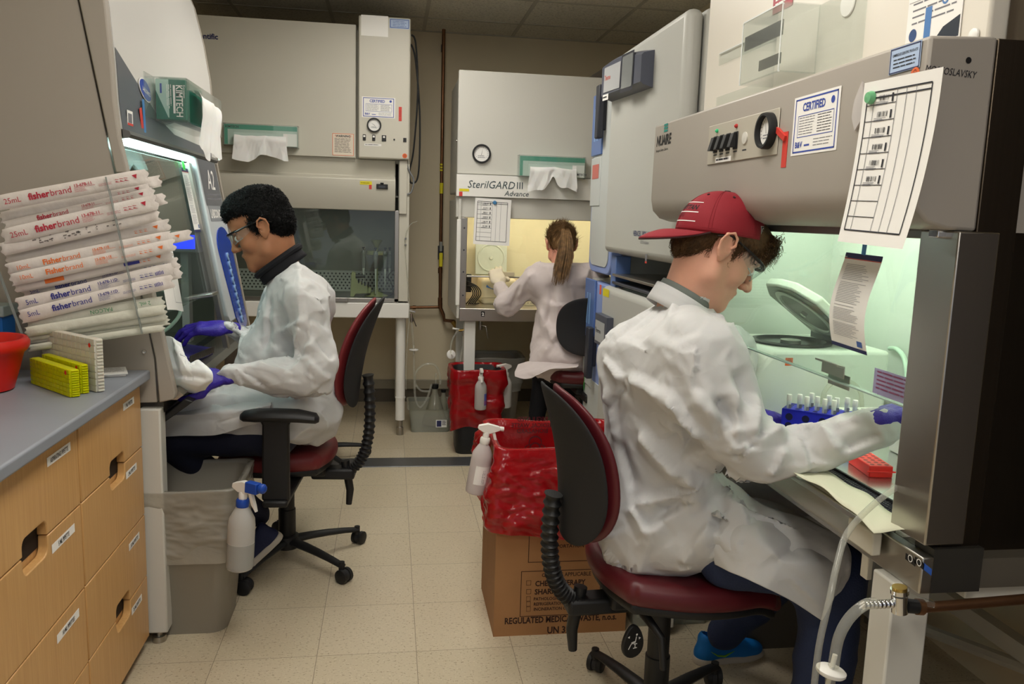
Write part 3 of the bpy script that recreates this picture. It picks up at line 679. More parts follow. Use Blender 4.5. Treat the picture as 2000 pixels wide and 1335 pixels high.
# ============================================================ BACK RIGHT HOOD (lit, woman at it)
def hood_back_right():
    X0, X1, Y0, Y1 = .385, 1.68, 4.90, 5.62; E = M_['enamel']
    t = thing('biosafety_cabinet', 'lit grey-white biosafety hood at the back where the ponytailed woman works', 'lab hood', ((X0+X1)/2, (Y0+Y1)/2, 0), 'biosafety hoods')
    b = MB(); b.box((X0+.012, Y0+.03, 1.54), (X1, Y1, 2.215), E); b.build('upper_housing', t, bevel=.006)
    b = MB(); b.box((X0, Y0-.005, 1.645), (X1, Y0+.028, 2.232), E); fp = b.build('front_panel', t, bevel=.006)
    gauge('pressure_gauge', fp, FR(.527, Y0-.006, 1.763), .055, -.2)
    b = MB(); b.box((X0-.002, Y0-.03, 1.515), (X1, Y0+.03, 1.641), M_['white'])
    b.text('SterilGARD', FR(.445, Y0-.0315, 1.565), .062, mat('slate_print', (70, 84, 88)), shear=.25, xs=.93); b.text('III', FR(.735, Y0-.0315, 1.567), .058, mat('slate_print', (70, 84, 88)))
    b.text('Advance', FR(.665, Y0-.0315, 1.525), .042, mat('slate_print', (70, 84, 88)), shear=.25, bold=.005); b.build('logo_band', t, bevel=.006)
    b = MB(); F = FR(.418, Y0-.031, 1.55); rect(b, F, -.02, -.007, .038, .008, M_['yellow'], .0006); rect(b, F, -.02, -.036, .0, -.01, M_['red'], .0006); b.build('tape_label', t, smooth=0)
    b = MB(); pr = [(Y0+.0, 1.515), (Y0+.0, 1.392), (Y0+.12, 1.392), (Y0+.12, 1.515)]
    b.prism(pr, X1-X0, M_['enamel'], Matrix(((0, 0, 1, 0), (1, 0, 0, 0), (0, 1, 0, 0), (0, 0, 0, 1))), X0); b.build('window_header', t, bevel=.004)
    S = mat('chamber_cream', (228, 216, 192), rough=.45)
    b = MB(); b.box((X0+.06, Y0+.62, .85), (X1, Y0+.63, 1.54), S); b.box((X0+.05, Y0+.01, .84), (X0+.06, Y0+.63, 1.54), S); b.box((X1-.05, Y0+.01, .84), (X1, Y0+.63, 1.54), S); b.box((X0+.06, Y0+.12, 1.52), (X1, Y0+.63, 1.53), M_['white']); b.build('work_chamber', t)
    b = MB(); b.box((X0+.06, Y0+.01, .84), (X1-.05, Y0+.63, .85), M_['steel_h']); b.build('work_surface', t)
    b = MB(); b.box((X0+.1, Y0+.14, 1.47), (X1-.1, Y0+.2, 1.5), mat('tube_warm', (255, 240, 208), emit=L_TUBE_B)); b.build('lamp_tube', t)
    b = MB(); b.box((X0+.012, Y0-.02, .79), (X0+.03, Y1, 1.50), E); b.box((X0+.005, Y0-.028, .87), (X0+.03, Y0+.02, 1.38), M_['white']); b.build('side_wall', t, bevel=.004)
    b = MB(); b.box((X0+.03, Y0-.01, .85), (X0+.068, Y0+.03, 1.39), M_['steel'])
    for z in (.93, 1.07, 1.2, 1.33): screw(b, (X0+.05, Y0-.01, z), (0, -1, 0), .005, M_['dark'])
    b.build('sash_frame', t, bevel=.002)
    b = MB(); b.box((X0+.03, Y0-.02, .775), (X1, Y0+.0, .852), M_['steel_h']); b.box((X0+.03, Y0, .775), (X1, Y1, .84), M_['steel_h'])
    F = FR(.557, Y0-.0205, .82); rect(b, F, -.011, -.016, .011, .016, M_['black']); b.text('2', F @ Matrix.Translation((-.006, -.01, .0015)), .026, M_['paper'], bold=.04); b.build('base_tray', t, bevel=.003)
    b = MB(); b.box((X0+.07, Y0+.004, 1.045), (X1-.05, Y0+.010, 1.40), M_['glass']); b.build('sash', t)
    b = MB(); b.box((X0+.07, Y0-.002, 1.038), (X1-.05, Y0+.014, 1.048), M_['steel_h']); b.box((.66, Y0-.03, 1.05), (.74, Y0+.0, 1.075), mat('sash_grip', (200, 190, 160))); b.build('sash_handle', t, bevel=.002)
    for x, y in ((X0+.10, Y0+.05), (X1-.08, Y0+.05), (X0+.10, Y1-.08), (X1-.08, Y1-.08)):
        b = MB(); b.box((x-.034, y-.034, .04), (x+.034, y+.034, .775), M_['white']); lg = b.build('leg', t, bevel=.004)
        b = MB(); b.lathe([(.024, 0), (.024, .02), (.014, .022), (.014, .04)], M_['steel'], Matrix.Translation((x, y, 0)), 14); b.build('levelling_foot', lg)
    for z, y in ((2.1, 5.0), (1.85, 5.1), (1.93, 4.96)): b = MB(); screw(b, (X0+.012, y, z), (-1, 0, 0), .008); b.build('bolt', t)
    b = MB(); b.tube([(.555, Y0+.08, .775), (.555, Y0+.08, .71)], .012, M_['steel'], 12); b.tube([(.555, Y0+.06, .74), (.585, Y0+.05, .735), (.6, Y0+.05, .66)], .003, M_['steel'], 8); b.build('drain_valve', t)
    return t
hood_back_right()
# dark cardboard on top
b = MB(); b.prism([(0, 0), (.36, 0), (.18, .12)], .3, mat('grey_card', (92, 84, 76), rough=.8), basis((1.13, 5.15, 2.216), (1, 0, 0), (0, 0, 1)), -.15)
tag(b.build('folded_card', bevel=.004), 'dark grey peaked carton on top of the back right hood', 'carton')
wipe_box('wipe_box', 'clear wipe holder with a wipe hanging out, on the lit hood at the back right', 'tissue box', FR(.94, 4.82, 1.70), .4, .125, .085, 'r', group='wipe boxes on the hoods', dropseed=5)
def log_sheet(name, label, M, w, h, seed, magnet, bend=.0, cat='paper'):
    """printed log sheet with bar codes, held by a round magnet; slightly curled"""
    t = thing(name, label, cat, M @ Vector((0, -h/2, 0)))
    b = MB(); bd = lambda x, y: Vector((x, y, bend*((.5-y/h)**2)*(1+.4*x/w)))
    def quad(x0, y0, x1, y1, m, z, ny=1):
        for j in range(ny):
            ya, yb = y0+(y1-y0)*j/ny, y0+(y1-y0)*(j+1)/ny
            b.add([bd(x0, ya)+Vector((0, 0, z)), bd(x1, ya)+Vector((0, 0, z)), bd(x1, yb)+Vector((0, 0, z)), bd(x0, yb)+Vector((0, 0, z))], [(0, 1, 2, 3)], m, M)
    b.grid(lambda u, v: bd((u-.5)*w, (v-.5)*h), 7, 16, M_['paper'], M)
    K = M_['ink']; x0, x1, y0, y1 = -w*.43, w*.4, -h*.42, h*.43; lw = w*.006
    for x in (x0, x1): quad(x-lw, y0, x+lw, y1, K, .0008, 14)
    for y in (y0, y1, y1-h*.035): quad(x0, y-lw, x1, y+lw, K, .0008)
    for x in (-w*.33, -w*.02, w*.1, w*.22): quad(x-lw*.5, y0, x+lw*.5, y1, M_['inkl'], .0008, 14)
    r = random.Random(seed)
    for i in range(8):
        y = y1-h*.06-i*h*.098; quad(x0, y-h*.02, -w*.02, y-h*.02+lw, K, .0008)
        if i < 6:
            for k in range(9): quad(-w*.26+k*w*.016, y+h*.004, -w*.26+k*w*.016+w*.004*r.choice((1, 2)), y+h*.036, K, .0008)
            quad(-w*.085, y-h*.01, -w*.062, y+h*.04, K, .0009)
            for q in range(4): quad(-w*.3, y-h*.004-q*h*.006, -w*.3+w*r.uniform(.1, .18), y-h*.0015-q*h*.006, M_['inkl'], .0008)
    b.build('sheet', t, smooth=60)
    if magnet:
        c, mx, my, mr = magnet; d = MB(); d.lathe([(mr, 0), (mr, .004), (mr*.8, .009), (.0001, .01)], M_['clear'] if False else c, M @ Matrix.Translation((mx*w, my*h, .001+bend*((.5-my)**2))), 24, False); d.build('magnet', t)
    return t
M = basis((.597, 4.865, 1.37), (1, 0, .02), (-.03, 0, 1)) @ Matrix.Rotation(R(-3), 4, 'Z')
log_sheet('log_sheet', 'printed log sheet with bar codes and a blue magnet on the back right hood', M, .215, .27, 3, (mat('blue_magnet', (70, 130, 180), rough=.3), 0.04, .42, .012), .02)
# things inside the lit back hood
t = thing('centrifuge', 'small open centrifuge with round lid up, inside the lit back right hood', 'centrifuge', (.69, 5.3, .85))
cr = mat('cream_plastic', (226, 216, 186), rough=.4)
sd = SDF((.54, 5.12, .84), (.86, 5.5, 1.06), .006); sd.boxx((.69, 5.3, .93), (.115, .14, .085), rr=.03, k=0); sd.ell((.66, 5.17, .99), (.05, .05, .04), k=.03)
V, F_ = sd.mesh(2); np_obj('body', V, F_, cr, t)
b = MB()
for z in (.875, .89): b.box((.575, 5.157, z), (.805, 5.17, z+.004), mat('cream_shadow', (190, 180, 150)))
b.build('vent_line', t)
b = MB(); sheet(b, basis((.645, 5.152, .965), (1, 0, -.3), (0, .2, 1)), .075, .035, mat('panel_blue', (70, 120, 190))); b.build('control_panel', t, smooth=0)
b = MB(); lc = mat('lid_grey', (200, 204, 204), rough=.35); F = basis((.665, 5.42, 1.13), (1, 0, 0), (0, .12, 1)); b.box((-.105, -.11, -.02), (.105, .11, 0), lc, F); b.lathe([(.092, 0), (.092, .006), (.083, .006), (.083, .001), (.012, .001), (.012, .008), (.0001, .008)], lc, F, 36, False); b.build('lid', t, bevel=.006)
b = MB()
for k in range(5):
    x = .46+.012*k; b.tube(cable([(.47, 5.1, .96+.01*k), (x+.03, 5.06, .97), (x+.055, 5.08, .92), (x+.02, 5.1, .86), (.48+.02*k, 5.14, .856)], 0, 0, 30), .0035, M_['black'])
b.box((.46, 5.1, .93), (.505, 5.16, 1.04), M_['black'])
tag(b.build('cable_bundle'), 'tangle of black cables left of the small centrifuge in the lit back hood', 'cables')
b = MB(); b.box((.815, 5.2, .85), (.83, 5.28, .91), M_['black']); b.box((.835, 5.12, .851), (.93, 5.26, .9), cr)
for i in range(4):
    for j in range(2): b.box((.842+i*.022, 5.118, .86+j*.018), (.856+i*.022, 5.12, .87+j*.018), mat('cream_shadow', (190, 180, 150)))
tag(b.build('tube_block', bevel=.003), 'cream block with square openings right of the small centrifuge', 'tube block')

# ============================================================ COPPER PIPE WITH VALVE, AIR LINES
t = thing('copper_pipe', 'copper gas pipe with a yellow valve running down the back wall', 'pipe', (.37, 6.02, .72))
Y = 6.03; top = P(862, 38, Y=Y); mid = P(863, 600, Y=Y); 
b = MB(); b.tube([(.362, Y, CZ), (.366, Y, 1.3), (.37, Y, .72)], .0125, M_['copper'], 14)
b.tube([(.37, Y, .73), P(800, 600, Y=Y)], .0105, M_['copper'], 12); b.tube([(.37, Y, .73), P(866, 614, Y=Y), P(868, 625, Y=Y), P(886, 627, Y=Y), P(892, 636, Y=Y), (.5, Y-.05, .56)], .013, M_['copper'], 12); b.build('pipe_run', t)
for q in ((.37, Y, .74), (.369, Y, .78), (.366, Y, 1.0)): b = MB(); b.tube([(q[0], q[1], q[2]-.02), (q[0], q[1], q[2]+.02)], .0165, M_['copper'], 14); b.build('pipe_joint', t)
b = MB(); b.tube([P(806, 600, Y=Y), P(812, 600, Y=Y)], .0145, M_['copper'], 12); b.build('pipe_joint', t); b = MB(); b.tube([P(884, 627, Y=Y), P(894, 640, Y=Y)], .019, M_['brass'], 12); b.build('pipe_joint', t)
b = MB(); b.tube([(.367, Y, 1.08), (.367, Y, 1.18)], [.02, .022], M_['dark'], 14); b.box((.357, Y-.03, 1.14), (.377, Y-.01, 1.21), mat('nickel', (150, 150, 140), rough=.3, metal=1)); v = b.build('valve_body', t, bevel=.002)
b = MB(); b.box((.355, Y-.045, 1.03), (.38, Y-.03, 1.13), M_['yellow']); b.build('valve_lever', v, bevel=.004)
for z in (1.72, 1.74, 1.76): b = MB(); b.tube([(.363, Y, z-.006), (.363, Y, z+.006)], .0135, M_['yellow'], 14); b.build('yellow_marker', t)
b = MB(); b.tube([(.3645, Y, 1.555), (.3645, Y, 1.63)], .0135, M_['yellow'], 14)
b.build('yellow_marker', t); b = MB(); b.box((.35, WY1-.03, 2.55), (.376, WY1, 2.6), M_['dark']); b.build('pipe_clip', t)
def filter_disc(b, p, d, r=.026):
    p = Vector(p); d = Vector(d).normalized(); a = Vector((0, 1, 0)) if abs(d.y) < .9 else Vector((1, 0, 0)); M = basis(p, d.cross(a), a)
    M = Matrix(((*d.cross(a).normalized(),), (*d.cross(d.cross(a)).normalized(),), (*d,))).transposed().to_4x4(); M.translation = p
    b.lathe([(.004, -.03), (.004, -.005), (r*.9, -.004), (r, -.001), (r, .003), (r*.9, .005), (.004, .006), (.004, .03)], mat('filter_white', (236, 234, 228), rough=.4), M, 24)
Y = 5.3
t = thing('vacuum_line', 'clear vacuum hose with a white disc filter hanging by the cream hood leg', 'hose', P(806, 740, Y=Y))
b = MB(); b.tube(cable([P(803, 612, Y=Y), P(805, 640, Y=Y), P(808, 680, Y=Y), P(809, 740, Y=Y), P(812, 780, Y=Y), P(822, 795, Y=Y), P(835, 775, Y=Y), P(843, 750, Y=Y)], 0, 0, 60), .0075, M_['tube'])
b.tube(cable([P(811, 755, Y=Y), P(812, 728, Y=Y), P(828, 712, Y=Y), P(848, 712, Y=Y), P(858, 728, Y=Y), P(860, 750, Y=Y)], 0, 0, 40), .0075, M_['tube'])
b.tube(cable([P(812, 750, Y=Y), P(822, 762, Y=Y), P(840, 764, Y=Y)], 0, 0, 20), .0065, M_['tube']); b.build('clear_tube', t)
b = MB(); filter_disc(b, P(808, 683, Y=Y), (0, 0, 1), .031); b.build('disc_filter', t)
b = MB(); b.tube([P(803, 612, Y=Y), P(804, 628, Y=Y)], .010, M_['chrome'], 12); b.tube([P(799, 606, Y=Y), P(811, 609, Y=Y)], .008, M_['chrome'], 12); b.tube([P(806, 620, Y=Y), P(813, 637, Y=Y)], .004, M_['chrome'], 8); b.build('tap', t)
t = thing('vacuum_line', 'short clear hose with a round white filter by the back right hood leg', 'hose', P(884, 690, Y=5.0))
Y = 4.98
b = MB(); b.tube(cable([P(900, 645, Y=Y), P(892, 648, Y=Y), P(882, 668, Y=Y), P(880, 690, Y=Y)], 0, 0, 30), .006, M_['tube']); b.tube(cable([P(904, 650, Y=Y), P(905, 670, Y=Y), P(901, 690, Y=Y), P(899, 705, Y=Y)], 0, 0, 30), .007, M_['tube']); b.build('clear_tube', t)
b = MB(); filter_disc(b, P(881, 692, Y=Y), (.2, -1, .2), .028); b.build('disc_filter', t)
b = MB(); b.tube([P(884, 641, Y=Y), P(897, 643, Y=Y)], .006, M_['paper'], 10); b.tube([P(896, 645, Y=Y), P(908, 644, Y=Y)], .008, M_['brass'], 10); b.tube([P(904, 645, Y=Y), P(905, 655, Y=Y)], .008, M_['chrome'], 10); b.build('tap', t)
b = MB(); Y = 5.09; b.tube(cable([P(815, 432, Y=Y), P(803, 437, Y=Y), P(794, 452, Y=Y), P(792, 470, Y=Y), P(792, 500, Y=Y), P(797, 560, Y=Y), P(800, 610, Y=Y), P(796, 660, Y=Y), P(793, 730, Y=Y), P(793, 760, Y=Y)], 0, 0, 60), .003, M_['tube'])
b.lathe([(.006, 0), (.006, .012)], M_['chrome'], Matrix.Translation(P(792, 468, Y=Y)), 10); b.lathe([(.007, 0), (.007, .008)], M_['chrome'], Matrix.Translation(P(792, 479, Y=Y)), 10)
tag(b.build('air_hose'), 'thin clear air hose running down the right edge of the cream hood', 'hose')
# ============================================================ BINS, TUB, BOX, CHAIRS
def rrect(w, d, r, n=5):
    o = []
    for cx, cy, a0 in ((w/2-r, d/2-r, 0), (-w/2+r, d/2-r, 90), (-w/2+r, -d/2+r, 180), (w/2-r, -d/2+r, 270)):
        for k in range(n+1):
            a = R(a0+90*k/n); o.append((cx+r*math.cos(a), cy+r*math.sin(a)))
    return o
def shell(b, M, levels, m, th=.004, r=.05, inner=True):
    """open container: levels of (z, w, d) from the bottom up"""
    rings = [[(x, y, z) for x, y in rrect(w, d, min(r, w/2.1, d/2.1))] for z, w, d in levels]
    inn = [[(x, y, z+(th if i == 0 else 0)) for x, y in rrect(w-2*th, d-2*th, min(r, w/2.1, d/2.1)-th*.5)] for i, (z, w, d) in enumerate(levels)]
    b.loft(rings+inn[::-1], m, True, M)
def bag_skirt(name, parent, M, levels, m, seed, r=.05, crease=.008, n=96, nz=40, inner_drop=.2, th=None):
    """liner folded over a rim: comes up inside and hangs outside, creased; levels (z, w, d) top down outside"""
    rr = np.random.RandomState(seed)
    def ring(z, w, d, off): 
        pts = rrect(w+2*off, d+2*off, r, 12); k = len(pts); return [pts[int(i*k/n) % k] for i in range(n)]
    zs = [l[0] for l in levels]; ws = [l[1] for l in levels]; ds = [l[2] for l in levels]
    full = rrect(1, 1, .1, 12)
    V = []; ztop = zs[0]; path = [(ztop-inner_drop*(1-t), -1) for t in np.linspace(0, 1, 12)]+[(ztop+(zs[-1]-ztop)*t, 1) for t in np.linspace(0, 1, nz)]
    zr = zs[::-1]; wr = ws[::-1]; dr = ds[::-1]
    for z, side in path:
        w = np.interp(z, zr, wr) if side > 0 else ws[0]; d = np.interp(z, zr, dr) if side > 0 else ds[0]; off = -.015 if side < 0 else .005
        pts = rrect(w+2*off, d+2*off, r, 16); L = np.array(pts); seg = np.linalg.norm(np.roll(L, -1, 0)-L, axis=1); cum = np.concatenate([[0], np.cumsum(seg)]); LL = np.concatenate([L, L[:1]])
        tt = np.linspace(0, cum[-1], n, endpoint=False); V.append(np.stack([np.interp(tt, cum, LL[:, 0]), np.interp(tt, cum, LL[:, 1]), np.full(n, z)], 1))
    V = np.array(V).reshape(-1, 3); rows = len(path)
    F = np.array([(i*n+j, i*n+(j+1) % n, (i+1)*n+(j+1) % n, (i+1)*n+j) for i in range(rows-1) for j in range(n)])
    c = V.mean(0); N = V-c; N[:, 2] = 0; N /= np.linalg.norm(N, axis=1)[:, None]+1e-9
    dd = np.clip(np.abs(V[:, 2]-ztop)/.06, .12, 1)
    h = crumple(V*np.array([1, 1, 1.5]), 17, seed, 5)*.75+crumple(V*np.array([1, 1, 2.6]), 44, seed+9, 5)*.22+wave_noise(V, 12, seed+3)*.6
    ang = np.arctan2(V[:, 1], V[:, 0]); low = np.clip((ztop-V[:, 2])/(ztop-zs[-1]+1e-6), 0, 1)
    V = V+N*(h*crease*dd*np.where(np.arange(len(V)) < 12*n, .25, 1))[:, None]; V[:, 2] += np.where(np.arange(len(V)) >= 12*n, low*(np.sin(ang*2+seed)*.018+np.sin(ang*5)*.008+wave_noise(V, 30, seed+5)*.004), 0)+wave_noise(V, 22, seed+6)*.004*(1-low)
    V = np.array([tuple(M @ Vector(p)) for p in V])
    o = np_obj(name, V, F, m, parent); return o
def plastic_film(name, rgb, opacity, rough=.12, spec=1.2):
    """thin bag film: partly see-through, glossy"""
    if name in MATS: return MATS[name]
    m = mat(name, rgb, rough=rough, spec=.6, coat=.3, bump=.55, bscale=24); nt = m.node_tree; o = nt.nodes['Material Output']; p = nt.nodes['Principled BSDF']
    t = nt.nodes.new('ShaderNodeBsdfTransparent'); t.inputs[0].default_value = lin(tuple(min(255, 120+c*.6) for c in rgb))+(1,); tl = nt.nodes.new('ShaderNodeBsdfTranslucent'); tl.inputs[0].default_value = lin(rgb)+(1,)
    a = nt.nodes.new('ShaderNodeMixShader'); a.inputs[0].default_value = .25; b = nt.nodes.new('ShaderNodeMixShader'); b.inputs[0].default_value = 1-opacity
    nt.links.new(p.outputs[0], a.inputs[1]); nt.links.new(tl.outputs[0], a.inputs[2]); nt.links.new(a.outputs[0], b.inputs[1]); nt.links.new(t.outputs[0], b.inputs[2]); nt.links.new(b.outputs[0], o.inputs[0])
    return m
redfilm = plastic_film('red_bag_film', (184, 22, 30), .82); clearfilm = plastic_film('clear_bag_film', (206, 204, 196), .34, .2)
greyfilm = plastic_film('pale_liner_film', (190, 188, 180), .5, .2)
# black bin with red liner at the back
t = thing('waste_bin', 'black waste bin with a red liner in front of the back right hood', 'bin', (.52, 4.8, 0))
b = MB(); M = Matrix.Translation((.52, 4.8, 0)); shell(b, M, [(0, .24, .19), (.02, .25, .2), (.5, .29, .25), (.51, .3, .26)], M_['black'], .005, .045); b.build('bin_body', t)
bag_skirt('red_liner', t, M, [(.515, .315, .275), (.46, .33, .285), (.3, .32, .275), (.2, .30, .255), (.15, .29, .24)], redfilm, 5, .05, .012, inner_drop=.25)
# grey bin behind it
t = thing('waste_bin', 'grey waste bin with a pale liner behind the red-lined bin under the back hood', 'bin', (.69, 5.2, 0))
M = Matrix.Translation((.69, 5.2, 0)); b = MB(); shell(b, M, [(0, .23, .22), (.5, .31, .3), (.515, .32, .31)], mat('bin_taupe', (126, 118, 106), rough=.5), .005, .04); b.build('bin_body', t)
bag_skirt('liner', t, M, [(.522, .33, .32), (.4, .32, .31), (.3, .3, .29)], greyfilm, 8, .045, .008, inner_drop=.2)
# big grey bin in the foreground left
t = thing('waste_bin', 'grey waste bin with a clear liner under the left hood', 'bin', (-.68, 2.78, 0))
M = Matrix.Translation((-.66, 2.79, 0)); b = MB(); shell(b, M, [(0, .25, .24), (.5, .345, .34), (.505, .355, .35)], mat('bin_greige', (140, 134, 122), rough=.5, bump=.05, bscale=200), .005, .05); b.build('bin_body', t)
bag_skirt('liner', t, M, [(.512, .366, .361), (.45, .362, .357), (.3, .338, .33), (.27, .328, .32)], plastic_film('bin_liner_film', (206, 202, 192), .5, .2), 12, .05, .012, n=180, nz=60, inner_drop=.25)
def spray_bottle(name, label, M, s, cap_col, head, body_m=None, level=.45, lab=None, group=None):
    """trigger spray bottle: local z up, nozzle towards local -x; M at its base"""
    t = thing(name, label, 'spray bottle', M @ Vector((0, 0, 0)), group); S = Matrix.Scale(s, 4); M = M @ S
    b = MB(); b.lathe([(.028, 0), (.034, .004), (.036, .012), (.036, .125), (.034, .145), (.022, .168), (.014, .18), (.0135, .196)], body_m or mat('bottle_plastic', (214, 212, 208), rough=.35, trans=.35, ior=1.2, spec=.4), M, 28); bb = b.build('bottle', t)
    if level:
        b = MB(); b.lathe([(.0363, .008), (.0364, .125*level)], mat('liquid_band', (200, 200, 196), rough=.25, trans=.5, ior=1.2), M, 28, False); b.build('liquid', bb)
    b = MB(); b.lathe([(.0165, .178), (.0175, .18), (.0175, .196), (.015, .2)], cap_col, M, 20); b.build('screw_cap', t)
    b = MB(); w = head
    b.lathe([(.011, .198), (.0115, .215), (.009, .222)], w, M, 16)
    b.prism([(-.045, .232), (-.042, .245), (.0, .25), (.03, .24), (.032, .228), (.012, .218), (-.012, .216)], .018, w, M @ Matrix(((1, 0, 0, 0), (0, 0, 1, 0), (0, 1, 0, 0), (0, 0, 0, 1))), -.009); b.build('spray_head', t, bevel=.002)
    b = MB(); b.prism([(-.02, .222), (-.032, .19), (-.047, .172), (-.042, .19), (-.03, .222)], .012, w, M @ Matrix(((1, 0, 0, 0), (0, 0, 1, 0), (0, 1, 0, 0), (0, 0, 0, 1))), -.006); b.build('trigger', t, bevel=.001)
    b = MB(); Mn = M @ Matrix.Translation((-.045, 0, .238)) @ Matrix.Rotation(R(-90), 4, 'Y'); b.lathe([(.007, -.003), (.008, 0), (.008, .012), (.005, .013)], cap_col if name == 'spray_bottle' and lab is None else w, Mn, 14); b.build('nozzle', t)
    if lab: lab(t, M)
    return t
wp = mat('spray_head_white', (234, 230, 224), rough=.35); bl = mat('cap_blue', (22, 70, 168), rough=.4)
# bottle hung on the foreground grey bin
M = Matrix.Translation(P(468, 1110, Y=2.58)) @ Matrix.Rotation(R(3.5), 4, 'Y') @ Matrix.Rotation(R(150), 4, 'Z')
t = spray_bottle('spray_bottle', 'clear spray bottle with a blue and white trigger hooked on the foreground grey bin', M, 1.17, bl, wp, level=.62, group='spray bottles')
b = MB(); S = Matrix.Scale(1.17, 4)
b.box((-.05, -.011, .222), (-.012, .011, .252), bl, M @ S); b.lathe([(.011, 0), (.014, .006), (.014, .014), (.008, .02)], bl, M @ S @ Matrix.Translation((-.052, 0, .24)) @ Matrix.Rotation(R(-90), 4, 'Y'), 10); b.build('blue_nozzle_block', t, bevel=.003)
# bottles on the red-lined bin at the back
M = Matrix.Translation(P(938, 799, Y=4.645)) @ Matrix.Rotation(R(90), 4, 'Z')
def lab1(t, M):
    b = MB(); n = 8; rr_ = .0368
    v = []; 
    for j in range(n+1):
        a = R(-180+30+110*j/n)
        for z in (.03, .1): v.append((rr_*math.cos(a), rr_*math.sin(a), z))
    b.add(v, [(2*j, 2*j+2, 2*j+3, 2*j+1) for j in range(n)], mat('label_blue', (96, 110, 190), rough=.4), M)
    v = [(p[0]*1.01, p[1]*1.01, .035 if i % 2 == 0 else .058) for i, p in enumerate(v)]; b.add(v, [(2*j, 2*j+2, 2*j+3, 2*j+1) for j in range(n)], mat('label_violet', (150, 90, 160), rough=.4), M); b.build('label', t)
spray_bottle('spray_bottle', 'spray bottle with a blue and violet label hanging on the red-lined bin', M, .98, wp, wp, level=0, lab=lab1, group='spray bottles')
M = Matrix.Translation(P(986, 795, Y=4.8)) @ Matrix.Rotation(R(20), 4, 'Z')
spray_bottle('spray_bottle', 'plain white spray bottle hanging between the red-lined and the grey back bins', M, 1.08, wp, wp, mat('bottle_white', (222, 220, 216), rough=.4), level=0, lab=lambda t, M: None, group='spray bottles')
# vacuum flask tub
t = thing('storage_tub', 'clear plastic tub on the floor under the cream hood corner', 'tub', (.27, 5.35, 0))
b = MB(); M = Matrix.Translation((.27, 5.38, 0)); shell(b, M, [(0, .25, .34), (.15, .28, .37), (.155, .3, .39)], glassy('tub_plastic', (226, 228, 220), .22, .15), .003, .03); b.build('tub_body', t)
b = MB(); F = FR(.34, 5.2, .06); sheet(b, F, .07, .05, M_['paper']); rect(b, F, -.03, -.02, .0, .02, M_['navy']); lines(b, F, .005, .03, .015, .008, 4, M_['ink'], .004); b.build('tub_label', t, smooth=0)
t = thing('vacuum_flask', 'glass vacuum flask with pink liquid in the clear floor tub', 'flask', (.305, 5.38, .004))
b = MB(); b.lathe([(.07, .006), (.085, .02), (.08, .05), (.03, .2), (.02, .23), (.02, .26)], glassy('flask_glass', (196, 194, 176), .42, .05), Matrix.Translation((.305, 5.38, 0)), 28); b.build('flask_body', t)
b = MB(); b.lathe([(.068, .008), (.079, .02), (.076, .045), (.0001, .046)], mat('pink_media', (226, 110, 160), rough=.2, trans=.3), Matrix.Translation((.305, 5.38, 0)), 24); b.build('pink_liquid', t)
b = MB(); b.lathe([(.018, .25), (.024, .262), (.024, .285), (.0001, .287)], M_['black'], Matrix.Translation((.305, 5.38, 0)), 18); b.tube([(.31, 5.38, .28), (.31, 5.38, .36)], .006, M_['tube']); b.build('stopper', t)
b = MB(); b.lathe([(.03, .01), (.034, .03), (.02, .18), (.014, .2), (.014, .22)], glassy('flask_glass', (196, 194, 176), .42, .05), Matrix.Translation((.365, 5.43, .0)), 20); b.lathe([(.012, .215), (.017, .222), (.017, .24), (.0001, .242)], M_['black'], Matrix.Translation((.365, 5.43, 0)), 14)
tag(b.build('small_flask'), 'slimmer stoppered flask beside the vacuum flask in the floor tub', 'flask')
